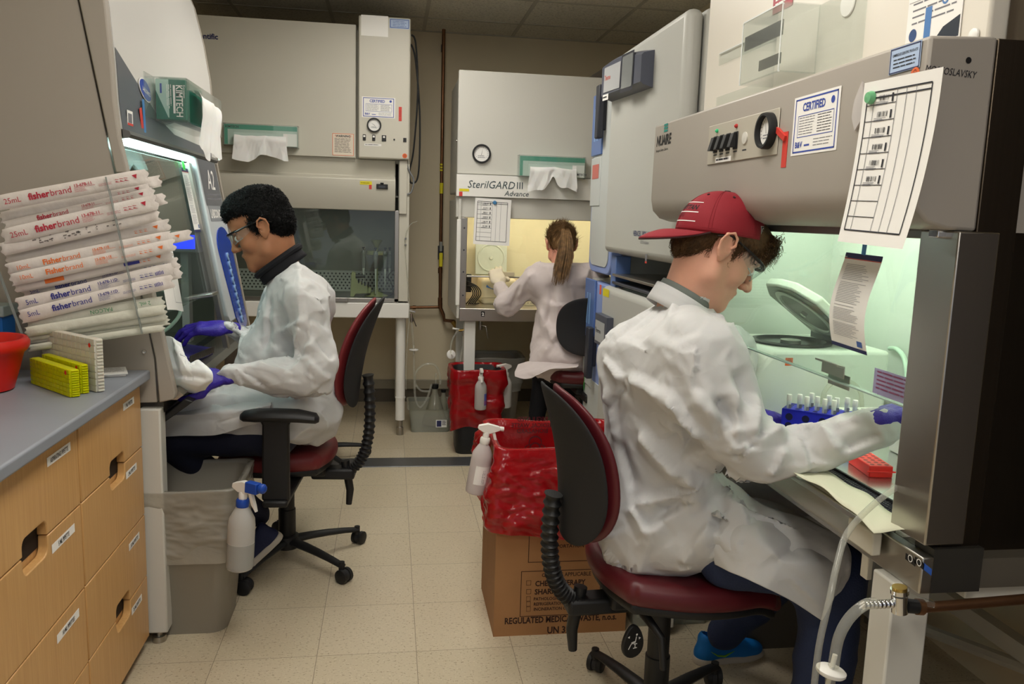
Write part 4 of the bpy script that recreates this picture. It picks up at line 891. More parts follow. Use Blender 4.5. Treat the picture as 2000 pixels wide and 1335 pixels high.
# ---------------- cardboard medical waste box with red bag
def waste_box():
    X0, X1, Y0, Y1, Z1 = .355, .815, 2.56, 2.93, .645
    t = thing('medical_waste_box', 'cardboard regulated medical waste box lined with a red bag in the aisle', 'cardboard box', ((X0+X1)/2, (Y0+Y1)/2, 0))
    cb = mat('cardboard', (160, 116, 74), rough=.75, noise_amt=.05, nscale=9, bump=.04, bscale=90); th = .006
    b = MB(); b.box((X0, Y0, 0), (X1, Y0+th, Z1), cb); b.box((X0, Y1-th, 0), (X1, Y1, Z1), cb); b.box((X0, Y0+th, 0), (X0+th, Y1-th, Z1), cb); b.box((X1-th, Y0+th, 0), (X1, Y1-th, Z1), cb); b.box((X0+th, Y0+th, 0), (X1-th, Y1-th, th), cb)
    K = mat('box_print', (50, 26, 18), rough=.8); F = FR(X0, Y0-.0005, 0)
    def T(s, px, py, hpx, al='LEFT', bold=.02, xs=1.):
        q = P(px, py, Y=Y0); b.text(s, FR(q.x, Y0-.0006, q.z), hpx*mpp(q)*1.38, K, al, bold=bold, xs=xs)
    def FRM(px0, py0, px1, py1, t_=.0022):
        a = P(px0, py0, Y=Y0); c = P(px1, py1, Y=Y0); frame(b, FR(0, Y0, 0), a.x, c.z, c.x, a.z, t_, K, .0008)
    T('REGULATED MEDICAL WASTE, n.o.s.', 985, 1218, 13, xs=.78, bold=.03); T('UN 3291', 1068, 1236, 14, xs=.85, bold=.03)
    FRM(1018, 1115, 1178, 1197); FRM(1034, 1020, 1190, 1093)
    T('CHECK IF APPLICABLE', 1058, 1126, 8, xs=.9, bold=.015); T('CHEMOTHERAPY', 1045, 1144, 11, bold=.03, xs=.85); T('SHARPS', 1044, 1160, 11, bold=.03, xs=.9)
    T('PATHOLOGICAL', 1042, 1172, 6.5, xs=.9); T('REFRIGERATION REQUIRED', 1042, 1182, 6.5, xs=.9); T('INCINERATION ONLY', 1042, 1192, 6.5, xs=.9); T('TRANSPORTATION', 1058, 1070, 7)
    for y in (1138, 1155): FRM(1028, y-5, 1037, y+4, .0012)
    for y in (1169, 1179, 1189): FRM(1028, y-5, 1036, y+4, .001)
    b.build('carton', t, smooth=0)
    M = Matrix.Translation(((X0+X1)/2, (Y0+Y1)/2, 0)); w, d = X1-X0, Y1-Y0
    bag = bag_skirt('red_bag', t, M, [(Z1+.012, w+.014, d+.014), (.6, w+.03, d+.035), (.52, w+.065, d+.065), (.45, w+.07, d+.07), (.375, w+.055, d+.055)], redfilm, 21, .035, .02, n=260, nz=80, inner_drop=.42)
    b = MB(); Ki = mat('bag_print', (88, 14, 24), rough=.4); yb = Y1-.024
    def TB(s, px, py, hpx): q = P(px, py, Y=yb); v, f = text_mesh(s, hpx*mpp(q)*1.35, 'CENTER', 0., .02, .9); b.add([(-p[0]*1, p[1], 0) for p in v], [tuple(reversed(f_)) for f_ in f], Ki, FR(q.x, yb, q.z)) if False else b.add([(-p[0], p[1], 0) for p in v], f, Ki, FR(q.x, yb, q.z))
    TB('REGULATED', 1040, 822, 9); TB('MEDICAL WASTE', 1040, 834, 9); TB('BIOHAZARD', 1040, 845, 9)
    q = P(1045, 874, Y=yb); biohaz(b, FR(q.x, yb, q.z), 0, 0, .05, Ki, 0.)
    b.build('bag_print', t, smooth=0)
    return t
waste_box()
sd = SDF((.42, 2.58, .42), (.62, 2.86, .64), .007); sd.ell((.5, 2.7, .53), (.07, .09, .05)); sd.ell((.56, 2.66, .53), (.05, .06, .035)); V, F_ = sd.mesh(1); N = normals(V, F_); V = V+N*(crumple(V, 40, 3)*.009)[:, None]
o = np_obj('crumpled_wipe', V, F_, M_['tissue'], None); tag(o, 'crumpled white wipe lying in the red-bagged waste box', 'wipe')
M = Matrix.Translation(P(928, 962, Y=2.66)) @ Matrix.Rotation(R(9), 4, 'Y') @ Matrix.Rotation(R(180), 4, 'Z')
def lab2(t, M):
    b = MB(); v = []; n = 8
    for j in range(n+1):
        a = R(60+100*j/n)
        for z in (.04, .105): v.append((.0368*math.cos(a), .0368*math.sin(a), z))
    b.add(v, [(2*j, 2*j+2, 2*j+3, 2*j+1) for j in range(n)], M_['paper'], M); Mt = M @ Matrix.Rotation(R(110-90), 4, 'Z') @ basis((0, .0372, .07), (0, 0, 1), (-1, 0, 0)) ; b.text('70% EtOH', Mt @ Matrix.Translation((-.026, -.004, .0006)), .011, M_['ink'], bold=.02); b.build('label', t, smooth=0)
spray_bottle('spray_bottle', 'white spray bottle hooked over the corner of the red-bagged cardboard box', M, .98, wp, wp, mat('bottle_cloudy', (216, 206, 204), rough=.35, trans=.25, ior=1.2), level=0, lab=lab2, group='spray bottles')

# ============================================================ OFFICE CHAIRS
def chair(name, label, c, yaw, seat_z, seat_col, back=True, arms=False, star=0., seat_tilt=0., back_pts=None, lever=False, r_seat=.235, group='task chairs', bellows=True, base_r=.31, seat_len=1.0, seat_off=0.):
    """c = floor centre; yaw = direction the sitter faces (degrees); star = angle of one foot"""
    cx, cy = c; t = thing(name, label, 'chair', (cx, cy, 0), group); K = M_['black']
    Mc = Matrix.Translation((cx, cy, 0)); Ms = Mc @ Matrix.Rotation(R(yaw), 4, 'Z')
    sd = SDF((-.29, -.27, seat_z-.1), (.32, .27, seat_z+.05), .008)
    sd.boxx((.0, 0, seat_z-.035), (r_seat*seat_len, r_seat*.98, .035), rr=.034, k=0); V, F_ = sd.mesh(2)
    # round the plan, waterfall front
    rad = np.sqrt((V[:, 0]/seat_len)**2+V[:, 1]**2); sq = np.maximum(np.abs(V[:, 0]/seat_len), np.abs(V[:, 1]))/r_seat
    s_ = np.where(rad > 1e-6, np.maximum(np.abs(V[:, 0]/seat_len), np.abs(V[:, 1]))/np.maximum(rad, 1e-6), 1); mixk = np.clip(rad/r_seat, 0, 1)**2*.62
    V[:, :2] *= (1-mixk+mixk*s_)[:, None]
    V[:, 2] += -.06*np.clip((V[:, 0]-.12)/.12, 0, 1)**2+np.tan(R(seat_tilt))*V[:, 0]*-1-.012*np.exp(-(rad/.13)**2)
    def xf(V, M): return np.array([tuple(M @ Vector(p)) for p in V])
    V[:, 0] += seat_off; np_obj('seat', xf(V, Ms), F_, seat_col, t)
    sd = SDF((-.29, -.27, seat_z-.12), (.32, .27, seat_z-.02), .01); sd.boxx((-.0, 0, seat_z-.075), (r_seat*.93*seat_len, r_seat*.9, .018), rr=.016, k=0); V, F_ = sd.mesh(1)
    rad = np.sqrt(V[:, 0]**2+V[:, 1]**2); s_ = np.maximum(np.abs(V[:, 0]), np.abs(V[:, 1]))/np.maximum(rad, 1e-6); V[:, :2] *= (.4+.6*s_)[:, None]; V[:, 2] += -.06*np.clip((V[:, 0]-.12)/.12, 0, 1)**2-np.tan(R(seat_tilt))*V[:, 0]
    V[:, 0] += seat_off; np_obj('seat_shell', xf(V, Ms), F_, K, t)
    b = MB(); b.lathe([(.03, .09), (.034, .1), (.034, .22), (.03, .222), (.03, seat_z-.16)], K, Mc, 24); b.lathe([(.014, seat_z-.2), (.014, seat_z-.09)], mat('gas_lift', (90, 88, 86), rough=.25, metal=1), Mc, 18); b.build('gas_column', t)
    b = MB(); b.box((-.16, -.06, seat_z-.13), (.1, .06, seat_z-.09), K, Ms); b.box((-.27, -.035, seat_z-.15), (-.1, .035, seat_z-.105), K, Ms); b.build('mechanism', t, bevel=.01)
    if lever:
        b = MB(); b.tube([Ms @ Vector(p) for p in lever[0]], [.013, .013, .010, .009][:len(lever[0])], K, 10); lv = b.build('lever', t)
        q = P(lever[1][0], lever[1][1], Y=lever[1][2]); Mp = basis(q, (1, .3, 0), (0, 0, 1)); b = MB(); n = 28
        pts = [(.031*math.sin(2*math.pi*j/n)*(1-.25*math.cos(2*math.pi*j/n)), .045*math.cos(2*math.pi*j/n)) for j in range(n)]
        b.prism(pts, .012, K, Mp, -.012)
        W_ = M_['paper']
        def bar(x0, y0, x1, y1, w_=.0013): 
            d = Vector((x1-x0, y1-y0)); nrm = Vector((-d.y, d.x)).normalized()*w_; b.add([(x0-nrm.x, y0-nrm.y, .0005), (x1-nrm.x, y1-nrm.y, .0005), (x1+nrm.x, y1+nrm.y, .0005), (x0+nrm.x, y0+nrm.y, .0005)], [(0, 1, 2, 3)], W_, Mp)
        for s4 in ((-.016, -.018, -.008, -.004), (-.008, -.004, .004, -.002), (.004, -.002, .007, .014), (.0, -.006, .01, -.006), (.004, -.006, .004, -.016), (-.002, -.017, .010, -.017), (-.008, -.001, .003, .001)): bar(*s4)
        disc(b, Mp, .008, .019, .003, W_, .0005, 12); b.add([(-.014, .012, .0005), (-.02, .016, .0005), (-.013, .019, .0005)], [(0, 1, 2)], W_, Mp); b.add([(.015, .004, .0005), (.021, .008, .0005), (.014, .012, .0005)], [(0, 1, 2)], W_, Mp)
        b.build('paddle', lv, bevel=.003)
    # five-foot star base with casters
    b = MB(); b.lathe([(.045, .06), (.05, .07), (.045, .11), (.034, .115)], K, Mc, 24); hub = b.build('base_hub', t)
    for k in range(5):
        a = R(star+72*k); d = Vector((math.cos(a), math.sin(a), 0)); n_ = Vector((-d.y, d.x, 0)); c0 = Vector((cx, cy, 0)); rings = []
        for s_ in (0.03, .1, .18, .25, base_r-.02, base_r+.005):
            z1 = .105-.03*(s_/base_r)**2.; hw = .026-.010*s_/base_r; hh = .034-.014*s_/base_r; ctr = c0+d*s_+Vector((0, 0, z1-hh/2))
            rings.append([tuple(ctr+n_*(hw*math.cos(q))+Vector((0, 0, hh*.5*math.sin(q)))) for q in [2*math.pi*j/12 for j in range(12)]])
        b = MB(); b.loft(rings, K); ft = b.build('foot', t)
        b = MB(); e = c0+d*base_r; b.tube([e+Vector((0, 0, .045)), e+Vector((0, 0, .08))], .012, K, 10)
        ca = R(star*3+97*k); w_ = Vector((math.cos(ca), math.sin(ca), 0)); e2 = e+Vector((-w_.y, w_.x, 0))*.012+Vector((0, 0, .0275))
        for sg in (-1, 1): b.tube([e2+w_*sg*.006, e2+w_*sg*.009, e2+w_*sg*.022, e2+w_*sg*.025], [.02, .0275, .0275, .022], K, 20)
        b.tube([e2+w_*-.007, e2+w_*.007], .024, mat('caster_grey', (40, 40, 42), rough=.6), 18); b.build('caster', t)
    # back
    if back:
        (bx, bz0, bz1, bw, lean, curve) = back
        sd = SDF((-.1, -bw-.05, -.06), (.1, bw+.05, bz1-bz0+.06), .009); hh = (bz1-bz0)/2
        sd.ell((0, 0, hh), (.03, bw, hh), k=0); 
        def backpad(x0, thick, inset):
            n = 48; rings = []; V = []
            u = np.linspace(-1, 1, 33); pts = []
            for i, zz in enumerate(np.linspace(-1, 1, 33)):
                half = (bw-inset)*(1-abs(zz)**3.2*.42 if abs(zz) < 1 else .58)*(.93+.07*zz if False else 1)
                for j in u:
                    e = max(abs(zz)**5, abs(j)**5); x = x0-curve*(j**2)*-1; th = thick*(1-e)**.5 if e < 1 else 0
                    pts.append((zz, j, half, th))
            return pts, 33
        def pad(x0, thick, inset, m, nm):
            n = 33; F = []; Vt = []
            for sgn in (1, -1):
                base = len(Vt)
                for i in range(n):
                    zz = -1+2*i/(n-1); zq = math.sin(zz*math.pi/2)
                    for k in range(n):
                        j = math.sin((-1+2*k/(n-1))*math.pi/2); se = 2.6
                        # squircle plan
                        half = (bw-inset)*(1-abs(zq)**se)**(1/se) if abs(zq) < 1 else 0.0
                        yy = j*half; e = min(1, max(0, 1-abs(j)**2.6)); e2 = (1-abs(zq)**2.6)
                        th = thick*min(1, (max(0, e*e2))**.42)
                        z = (zq*(hh-inset)+hh)
                        x = x0+sgn*th/2+curve*(yy/bw)**2+lean*(z-hh)+.03*(abs(z-hh)/hh)**2*(-1)
                        Vt.append((bx+x, yy, bz0+z))
                for i in range(n-1):
                    for k in range(n-1):
                        q = (base+i*n+k, base+(i+1)*n+k, base+(i+1)*n+k+1, base+i*n+k+1)
                        F.append(q if sgn > 0 else q[::-1])
            mb = MB(); mb.add([Ms @ Vector(p) for p in Vt], F, m); return mb.build(nm, t, recalc=True, smooth=60)
        pad(.022, .05, .006, seat_col, 'backrest_cushion'); pad(-.012, .03, 0., M_['blackr'], 'backrest_shell')
        # bellows arm
        b = MB(); p0 = Ms @ Vector((-.24, 0, seat_z-.12)); p1 = Ms @ Vector((bx-.05-lean*hh*.3, 0, bz0+.12)); n = 60 if bellows else 6
        mid = Ms @ Vector((bx-.07, 0, seat_z-.08)); pts = []; rs = []
        for i in range(n+1):
            q = i/n; p = p0.lerp(mid, q).lerp(mid.lerp(p1, q), q); pts.append(p); rs.append(.03+.005*math.sin(i*math.pi) if not bellows else (.027+.007*(i % 3 == 0)))
        b.tube(pts, rs, K, 14, flat=.7); b.build('back_post', t)
        b = MB(); q = Ms @ Vector((-.23, 0, seat_z-.1)); b.tube([Ms @ Vector((-.23, .0, seat_z-.08)), Ms @ Vector((-.25, 0, seat_z-.2)), Ms @ Vector((-.245, 0, seat_z-.26))], [.018, .016, .012], K, 10); b.build('tilt_post', t)
    if arms:
        for s_ in (-1, 1):
            y = s_*arms; Ms = Mc @ Matrix.Rotation(R(yaw), 4, 'Z') @ Matrix.Translation((-.045, 0, 0))
            b = MB(); b.prism([(-.045, seat_z-.1), (.05, seat_z-.1), (.045, seat_z+.17), (.06, seat_z+.2), (-.06, seat_z+.2), (-.045, seat_z+.17)], .03, K, Ms @ Matrix(((1, 0, 0, 0), (0, 0, 1, y-.015*s_), (0, 1, 0, 0), (0, 0, 0, 1))), 0 if s_ < 0 else -.03)
            b.box((-.04, min(y, y-s_*.36), seat_z-.12), (.045, max(y, y-s_*.36), seat_z-.095), K, Ms); b.build('armrest_post', t, bevel=.008)
            rings = []
            for x, w_, h_, dz in ((-.15, .012, .01, -.012), (-.14, .032, .018, -.008), (-.08, .042, .022, 0), (.0, .045, .022, .002), (.06, .042, .022, 0), (.1, .03, .018, -.003), (.112, .012, .01, -.006)):
                rings.append([(Ms @ Vector((x, y+w_*math.cos(q), seat_z+.21+dz+h_*math.sin(q)))) for q in [2*math.pi*j/16 for j in range(16)]])
            b = MB(); b.loft([[tuple(p) for p in r_] for r_ in rings], K); b.build('armrest_pad', t)
    return t
chair('task_chair', 'burgundy task chair with black armrests under the dark-haired man', (-.40, 3.24), 176, .50, mat('vinyl_red', (116, 36, 40), rough=.5, bump=.04, bscale=260), (-.285, .65, 1.08, .21, -.25, .03), arms=.435, star=-43, r_seat=.23, seat_off=.03)
chair('task_chair', 'burgundy task chair with a black-backed rest under the man in the red cap', (.74, 2.02), 3, .515, M_['burg'], (-.275, .575, .985, .19, -.16, .05), star=108, seat_tilt=3.0, lever=(((-.08, -.03, .40), (-.09, -.1, .40), (-.06, -.16, .36), (-.055, -.17, .28)), (1238, 1253, 1.9)), r_seat=.24, seat_len=1.04, seat_off=.045)
chair('task_chair', 'burgundy stool with a round black backrest under the ponytailed woman', (1.05, 4.35), 90, .6, M_['burg'], (-.17, .69, 1.0, .18, -.05, .03), star=18, r_seat=.2, bellows=False)
chair('task_chair', 'empty low black-based chair behind the dark-haired man, only a foot and caster in view', (-.42, 4.6), 90, .42, mat('vinyl_dark', (60, 30, 32), rough=.5), None, star=17, r_seat=.2)
# ============================================================ LEFT: DRAWERS, WORKTOP, PACKS, HOOD
wood = mat('maple_veneer', (206, 160, 100), rough=.38, spec=.4, coat=.15)
def wood_nodes(m, a, b_, sc_, name):
    nt = m.node_tree; bs = nt.nodes['Principled BSDF']; tc = nt.nodes.new('ShaderNodeNewGeometry'); mp = nt.nodes.new('ShaderNodeMapping'); mp.inputs['Scale'].default_value = sc_
    n = nt.nodes.new('ShaderNodeTexNoise'); n.inputs['Scale'].default_value = 3; n.inputs['Detail'].default_value = 8; n.inputs['Roughness'].default_value = .65
    cr = nt.nodes.new('ShaderNodeValToRGB'); cr.color_ramp.elements[0].position = .3; cr.color_ramp.elements[1].position = .72
    cr.color_ramp.elements[0].color = lin(a)+(1,); cr.color_ramp.elements[1].color = lin(b_)+(1,)
    nt.links.new(tc.outputs['Position'], mp.inputs['Vector']); nt.links.new(mp.outputs['Vector'], n.inputs['Vector']); nt.links.new(n.outputs['Fac'], cr.inputs['Fac']); nt.links.new(cr.outputs['Color'], bs.inputs['Base Color'])
wood_nodes(wood, (192, 146, 90), (210, 166, 108), (40, 40, 1.2), 'w')
wood_h = mat('maple_rail', (196, 150, 92), rough=.38, spec=.4, coat=.15); wood_nodes(wood_h, (184, 136, 82), (204, 158, 100), (40, 1.2, 40), 'h')
dk = mat('recess_shade', (36, 24, 16), rough=.8)
FX = lambda x, y, z: basis((x, y, z), (0, 1, 0), (0, 0, 1))          # left-hand furniture, facing +x (reader's right = +y)
XC = -.75
def drawer_unit(name, label, y0, y1, texts):
    t = thing(name, label, 'drawer cabinet', (-1.1, (y0+y1)/2, 0), 'maple drawer cabinets')
    b = MB(); b.box((-1.45, y0, .04), (XC-.024, y1, .872), wood); b.box((-1.42, y0+.01, 0), (XC-.08, y1-.01, .04), M_['black']); b.build('carcass', t)
    zs = [.872, .669, .451, .25, .045]; L = y1-y0; M = Matrix(((0, 0, 1, XC-.022), (1, 0, 0, 0), (0, 1, 0, 0), (0, 0, 0, 1)))
    for k in range(4):
        zt, zb = zs[k]-.0015, zs[k+1]+.0015; ya, yb = y0+.002, y1-.002; mid = (ya+yb)/2+.02; hw, hh = .062, .036
        cut_b = k in (0, 2); cut_t = k in (1, 3)
        def arc(cx, cz, r, a0, a1, n=5): return [(cx+r*math.cos(R(a0+(a1-a0)*i/n)), cz+r*math.sin(R(a0+(a1-a0)*i/n))) for i in range(n+1)]
        if cut_b: poly = [(ya, zb), (mid-hw, zb)]+arc(mid-hw+.018, zb+hh-.018, .018, 180, 90)+arc(mid+hw-.018, zb+hh-.018, .018, 90, 0)+[(mid+hw, zb), (yb, zb), (yb, zt), (ya, zt)]
        else: poly = [(ya, zb), (yb, zb), (yb, zt), (mid+hw+.004, zt)]+arc(mid+hw-.02, zt-.02, .022, 0, -90)+arc(mid-hw+.02, zt-.02, .022, -90, -180)+[(mid-hw-.004, zt), (ya, zt)]
        b = MB(); b.prism(poly, .022, wood, M)
        o = b.build('drawer', t, bevel=.0025)
        if cut_t:
            b = MB(); rect(b, FX(XC, 0, 0), ya+.002, zt-.055, yb-.002, zt-.001, wood_h, .0004) if False else None
        # thin dark sheet behind the cut-out, the hollow's shade put into its colour
        b = MB()
        if cut_b: b.box((XC-.0235, mid-hw-.01, zb-.03), (XC-.0225, mid+hw+.01, zb+hh+.01), dk); b.build('recess_shade_sheet', o)
        b = MB(); q = (yb-.115, zt-.04); F = FX(XC+.0006, q[0]+.0, q[1]) @ Matrix.Rotation(R(0), 4, 'Z'); sheet(b, F, .135 if texts[k][1] else .1, .021, M_['paper'], .0005)
        b.text(texts[k][0], F @ Matrix.Translation((0, -.0055, .001)), .0155, M_['ink'], 'CENTER', bold=.02, xs=.72); b.build('drawer_label', o, smooth=0)
    return t
drawer_unit('drawer_cabinet', 'maple drawer cabinet nearest the camera under the grey worktop', 1.50, 2.072, [('ASPIRATING PIPETTE', 1), ('5 ML PIPETTE', 1), ('10 ML PIPETTES', 1), ('25 ML PIPETTE', 1)])
drawer_unit('drawer_cabinet', 'maple drawer cabinet farther from the camera, against the left hood leg', 2.076, 2.585, [('1 ML PIPETTE', 0), ('2 ML PIPETTE', 0), ('50 ML PIPETTE', 0), ('25 ML PIPETTE', 0)])
b = MB(); b.box((-1.66, 1.2, .875), (-.722, 2.598, .906), mat('worktop_grey', (138, 143, 152), rough=.4, spec=.45, noise_amt=.05, nscale=2.5))
tag(b.build('worktop', bevel=.006, seg=3), 'grey laminate worktop over the maple drawers', 'worktop')
# red basin
c = P(-28, 762, Z=.906); t = thing('basin', 'red plastic basin on the grey worktop at the left edge', 'basin', (c.x, c.y, .906)); redp = mat('red_plastic', (206, 30, 22), rough=.35, spec=.5)
b = MB(); b.lathe([(.06, .906), (.085, .91), (.1, .96), (.112, 1.005), (.12, 1.012), (.126, 1.022), (.127, 1.035), (.121, 1.045), (.112, 1.045), (.106, 1.035), (.1, 1.0), (.085, .93), (.0001, .915)], redp, Matrix.Translation((c.x-.02, c.y, 0)), 48, False); b.build('bowl', t); 
# tip boxes standing on edge
def tip_box(name, label, p, ang, L, H, W, m, rows, cols, yellow):
    """rack of tubes on its long edge: local x along the length, y thickness, z height"""
    M = Matrix.Translation(p) @ Matrix.Rotation(R(ang), 4, 'Z'); t = thing(name, label, 'tube rack', p, 'racks standing on the grey worktop' if yellow else None)
    b = MB(); b.box((0, 0, 0), (L, W, H), m, M); bd = b.build('rack_body', t, bevel=.004)
    b = MB(); F = M @ basis((0, 0, 0), (1, 0, 0), (0, 0, 1))
    for i in range(cols):
        for j in range(rows):
            x, z = L*(i+.5)/cols, H*(j+.5)/rows; w = .44*L/cols; h = .42*H/rows
            b.box((x-w, -.0022, z-h), (x+w, 0, z+h), m, M)
    b.build('cell_grid', bd)
    b = MB()
    for j in range(rows*2): b.box((L, W*.12, H*(j+.2)/(rows*2)), (L+.003, W*.88, H*(j+.75)/(rows*2)), m, M)
    b.build('end_ribs', bd, bevel=.001)
    b = MB(); disc(b, M @ basis((L+.0035, W*.5, H*.86), (0, 1, 0), (0, 0, 1)), 0, 0, .006, mat('red_dot', (214, 40, 20), rough=.6), .0003) if False else disc(b, F, L*.915, H*.87, .0062, mat('red_dot', (214, 40, 20), rough=.6), .0026); b.build('red_dot', bd, smooth=0)
    return t
yl = mat('yellow_translucent', (224, 224, 10), rough=.3, trans=.25, ior=1.2, sss=.2); wl = mat('white_translucent', (226, 220, 206), rough=.35, trans=.15, ior=1.2, sss=.2)
def corner_box(name, label, pl, pr, H, W, m, rows, cols, ye):
    a = P(*pl, Z=.907); b_ = P(*pr, Z=.907); d = b_-a; return tip_box(name, label, a, math.degrees(math.atan2(d.y, d.x)), d.length, H, W, m, rows, cols, ye)
corner_box('tube_rack', 'pale translucent rack with a red dot, standing tallest on the grey worktop', (86, 737), (190, 766), .143, .022, wl, 8, 12, False)
corner_box('tube_rack', 'yellow rack with a red dot, nearest the red basin on the worktop', (62, 748), (139, 776), .072, .024, yl, 6, 12, True)
corner_box('tube_rack', 'yellow rack with a red dot, between the other yellow rack and the tall pale rack', (86, 744), (160, 769), .078, .02, yl, 6, 12, True)
t = thing('paper_packet', 'flat white printed packets lying on the worktop beside the pale rack', 'paper packet', P(220, 730, Z=.907))
b = MB(); M = Matrix.Translation(P(222, 728, Z=.907)) @ Matrix.Rotation(R(20), 4, 'Z'); b.box((-.05, -.06, 0), (.03, .05, .006), M_['paper'], M); b.box((-.045, -.065, .006), (.035, .045, .009), M_['paper'], M); lines(b, M @ Matrix.Translation((0, 0, .0085)), -.03, .03, .03, .013, 6, M_['inkl'], .003); b.build('packet', t, smooth=0)
# blue topped dispenser at the left edge
t = thing('glove_dispenser', 'clear holder with a blue carton at the left edge behind the red basin', 'dispenser', (-1.32, 2.75, .906)); q0 = P(-30, 655, Y=2.55); q1 = P(20, 600, Y=2.55)
b = MB(); b.box((q0.x-.05, 2.5, q0.z-.02), (q1.x-.002, 2.58, q1.z-.022), mat('blue_carton', (20, 104, 190), rough=.5)); b.build('blue_carton', t); b = MB(); b.box((q0.x-.05, 2.49, q1.z-.022), (q1.x+.006, 2.59, q1.z+.01), mat('frosted_clear', (160, 176, 176), rough=.4)); b.build('holder_lid', t, bevel=.004); b = MB(); b.box((q0.x-.05, 2.49, .907), (q1.x-.01, 2.59, q0.z-.02), mat('frosted_clear', (160, 176, 176), rough=.4)); b.build('holder_base', t, bevel=.004)
# ---------------------------------------------------------------- left hood
def hood_left():
    Y0, Y1 = 2.615, 4.03; t = thing('biosafety_cabinet', 'near left biosafety hood with the blue button column, where the dark-haired man works', 'lab hood', (-1.1, 3.3, 0), 'biosafety hoods')
    T, W = M_['taupe'], M_['enamel']; Mxz = Matrix(((1, 0, 0, 0), (0, 0, 1, 0), (0, 1, 0, 0), (0, 0, 0, 1)))
    prof = [(-.655, .83), (-.772, 1.49), (-.79, 1.6), (-.799, 1.70), (-.803, 1.82), (-.812, 1.97), (-.835, 2.12), (-.872, 2.28), (-.93, 2.42), (-1.0, 2.5)]
    low = [(-1.55, 2.5), (-1.55, .78), (-.70, .78), (-.662, .80)]
    # near side: two panels divided by a dark seam
    seam = [(-.708, .80), (-.712, .94), (-.805, 1.49), (-.884, 1.97), (-.95, 2.35), (-1.02, 2.5)]
    b = MB(); b.prism([(-1.55, .78)]+[(x-.003, z) for x, z in seam]+[(-1.55, 2.5)], .03, T, Mxz, Y0); b.build('side_panel', t, bevel=.002)
    b = MB(); b.prism([(-.703, .80), (-.66, .81)]+[p for p in prof if p[1] < 1.5]+[(-.805, 1.495)][:0]+[(-.803, 1.49)]+[(-.71, .94)], .036, T, Mxz, Y0-.006); b.build('side_trim', t, bevel=.004)
    b = MB(); b.prism([(-.802, 1.495)]+[p for p in prof if p[1] > 1.49][:0]+[(-.770, 1.495)]+[p for p in prof if p[1] > 1.5]+[(-1.01, 2.5), (-.945, 2.35), (-.881, 1.97)], .038, T, Mxz, Y0-.008); b.build('side_trim', t, bevel=.004)
    b = MB(); screw(b, P(282, 686, Y=Y0), (0, -1, 0), .007); b.build('screw', t)
    # far side, roof, back
    b = MB(); b.prism([(-1.55, .78), (-.70, .78), (-.655, .83)]+prof[1:]+[(-1.55, 2.5)], .03, T, Mxz, Y1-.03); b.build('side_panel', t)
    b = MB(); b.box((-1.56, Y0, .78), (-1.54, Y1, 2.5), T); b.box((-1.55, Y0, 2.48), (-1.0, Y1, 2.5), T); b.build('rear_panel', t)
    # upper curved front
    pr = [p for p in prof if p[1] >= 1.59]; b = MB()
    b.prism(pr+[(p[0]-.03, p[1]) for p in reversed(pr)], Y1-Y0-.07, mat('bright_enamel', (214, 212, 208), rough=.3, spec=.5), Mxz, Y0+.036); b.build('upper_front', t)
    # dark graphic wedge, hood lip
    dg = mat('slate_graphic', (92, 96, 104), rough=.35, spec=.5); pf = lambda z: np.interp(z, [p[1] for p in prof], [p[0] for p in prof])
    b = MB(); y0 = Y0+.04
    ys = [y0, y0+.16, y0+.44, y0+.62, 3.9]; zt = [1.86, 1.80, 1.70, 1.665, 1.655]; n = 8; v = []; f = []
    for i in range(len(ys)):
        for j in range(n+1):
            z = 1.60+(zt[i]-1.60)*j/n; v.append((float(pf(z))+.0015, ys[i], z))
    for i in range(len(ys)-1):
        for j in range(n): f.append((i*(n+1)+j, (i+1)*(n+1)+j, (i+1)*(n+1)+j+1, i*(n+1)+j+1))
    b.add(v, f, dg); b.build('graphic_band', t)
    b = MB(); b.prism([(-.788, 1.625), (-.772, 1.62), (-.768, 1.61), (-.774, 1.60), (-.79, 1.597), (-.86, 1.60), (-.86, 1.625)], Y1-Y0-.14, mat('lip_grey', (112, 110, 108), rough=.3, metal=.4), Mxz, Y0+.036); b.build('hood_lip', t)
    # logo shield, stickers
    b = MB(); F = FX(-.801, 2.93, 1.775); n = 30
    F = basis((float(pf(1.775))+.003, 2.93, 1.775), (0, 1, 0), (-.05, 0, 1)); pts = [(.056*math.cos(2*math.pi*j/n)*(1 if math.cos(2*math.pi*j/n) > 0 else 1.25), .034*math.sin(2*math.pi*j/n)+.012*math.cos(2*math.pi*j/n)*-1) for j in range(n)]
    b.prism(pts, .002, M_['paper'], F); b.prism([(x*.92, y*.9) for x, y in pts], .003, mat('logo_blue', (40, 70, 170), rough=.35), F)
    b.text('LABCONCO', F @ Matrix.Translation((0, -.01, .0036)) @ Matrix.Rotation(R(-10), 4, 'Z'), .019, M_['paper'], 'CENTER', bold=.02, xs=.8); b.build('logo_badge', t, smooth=0)
    b = MB(); F = basis((float(pf(1.66))+.0025, 2.735, 1.665), (0, 1, 0), (0, 0, 1)); sheet(b, F, .055, .045, M_['paper']); rect(b, F, -.02, -.014, .018, .014, M_['inkl'], .001); rect(b, F, -.027, -.022, .027, -.015, M_['red'], .0012); b.build('sticker', t, smooth=0)
    b = MB(); F = basis((float(pf(1.67))+.0025, 2.875, 1.675), (0, 1, .04), (0, 0, 1)) @ Matrix.Rotation(R(12), 4, 'Z'); b.box((-.028, -.03, 0), (-.002, .04, .001), M_['red'], F); b.build('red_tape', t, smooth=0)
    b = MB(); F = F @ Matrix.Rotation(R(-8), 4, 'Z'); b.box((.0, -.04, .001), (.022, .065, .002), mat('blue_tape', (70, 130, 190), rough=.5), F); b.build('blue_tape', t, smooth=0)
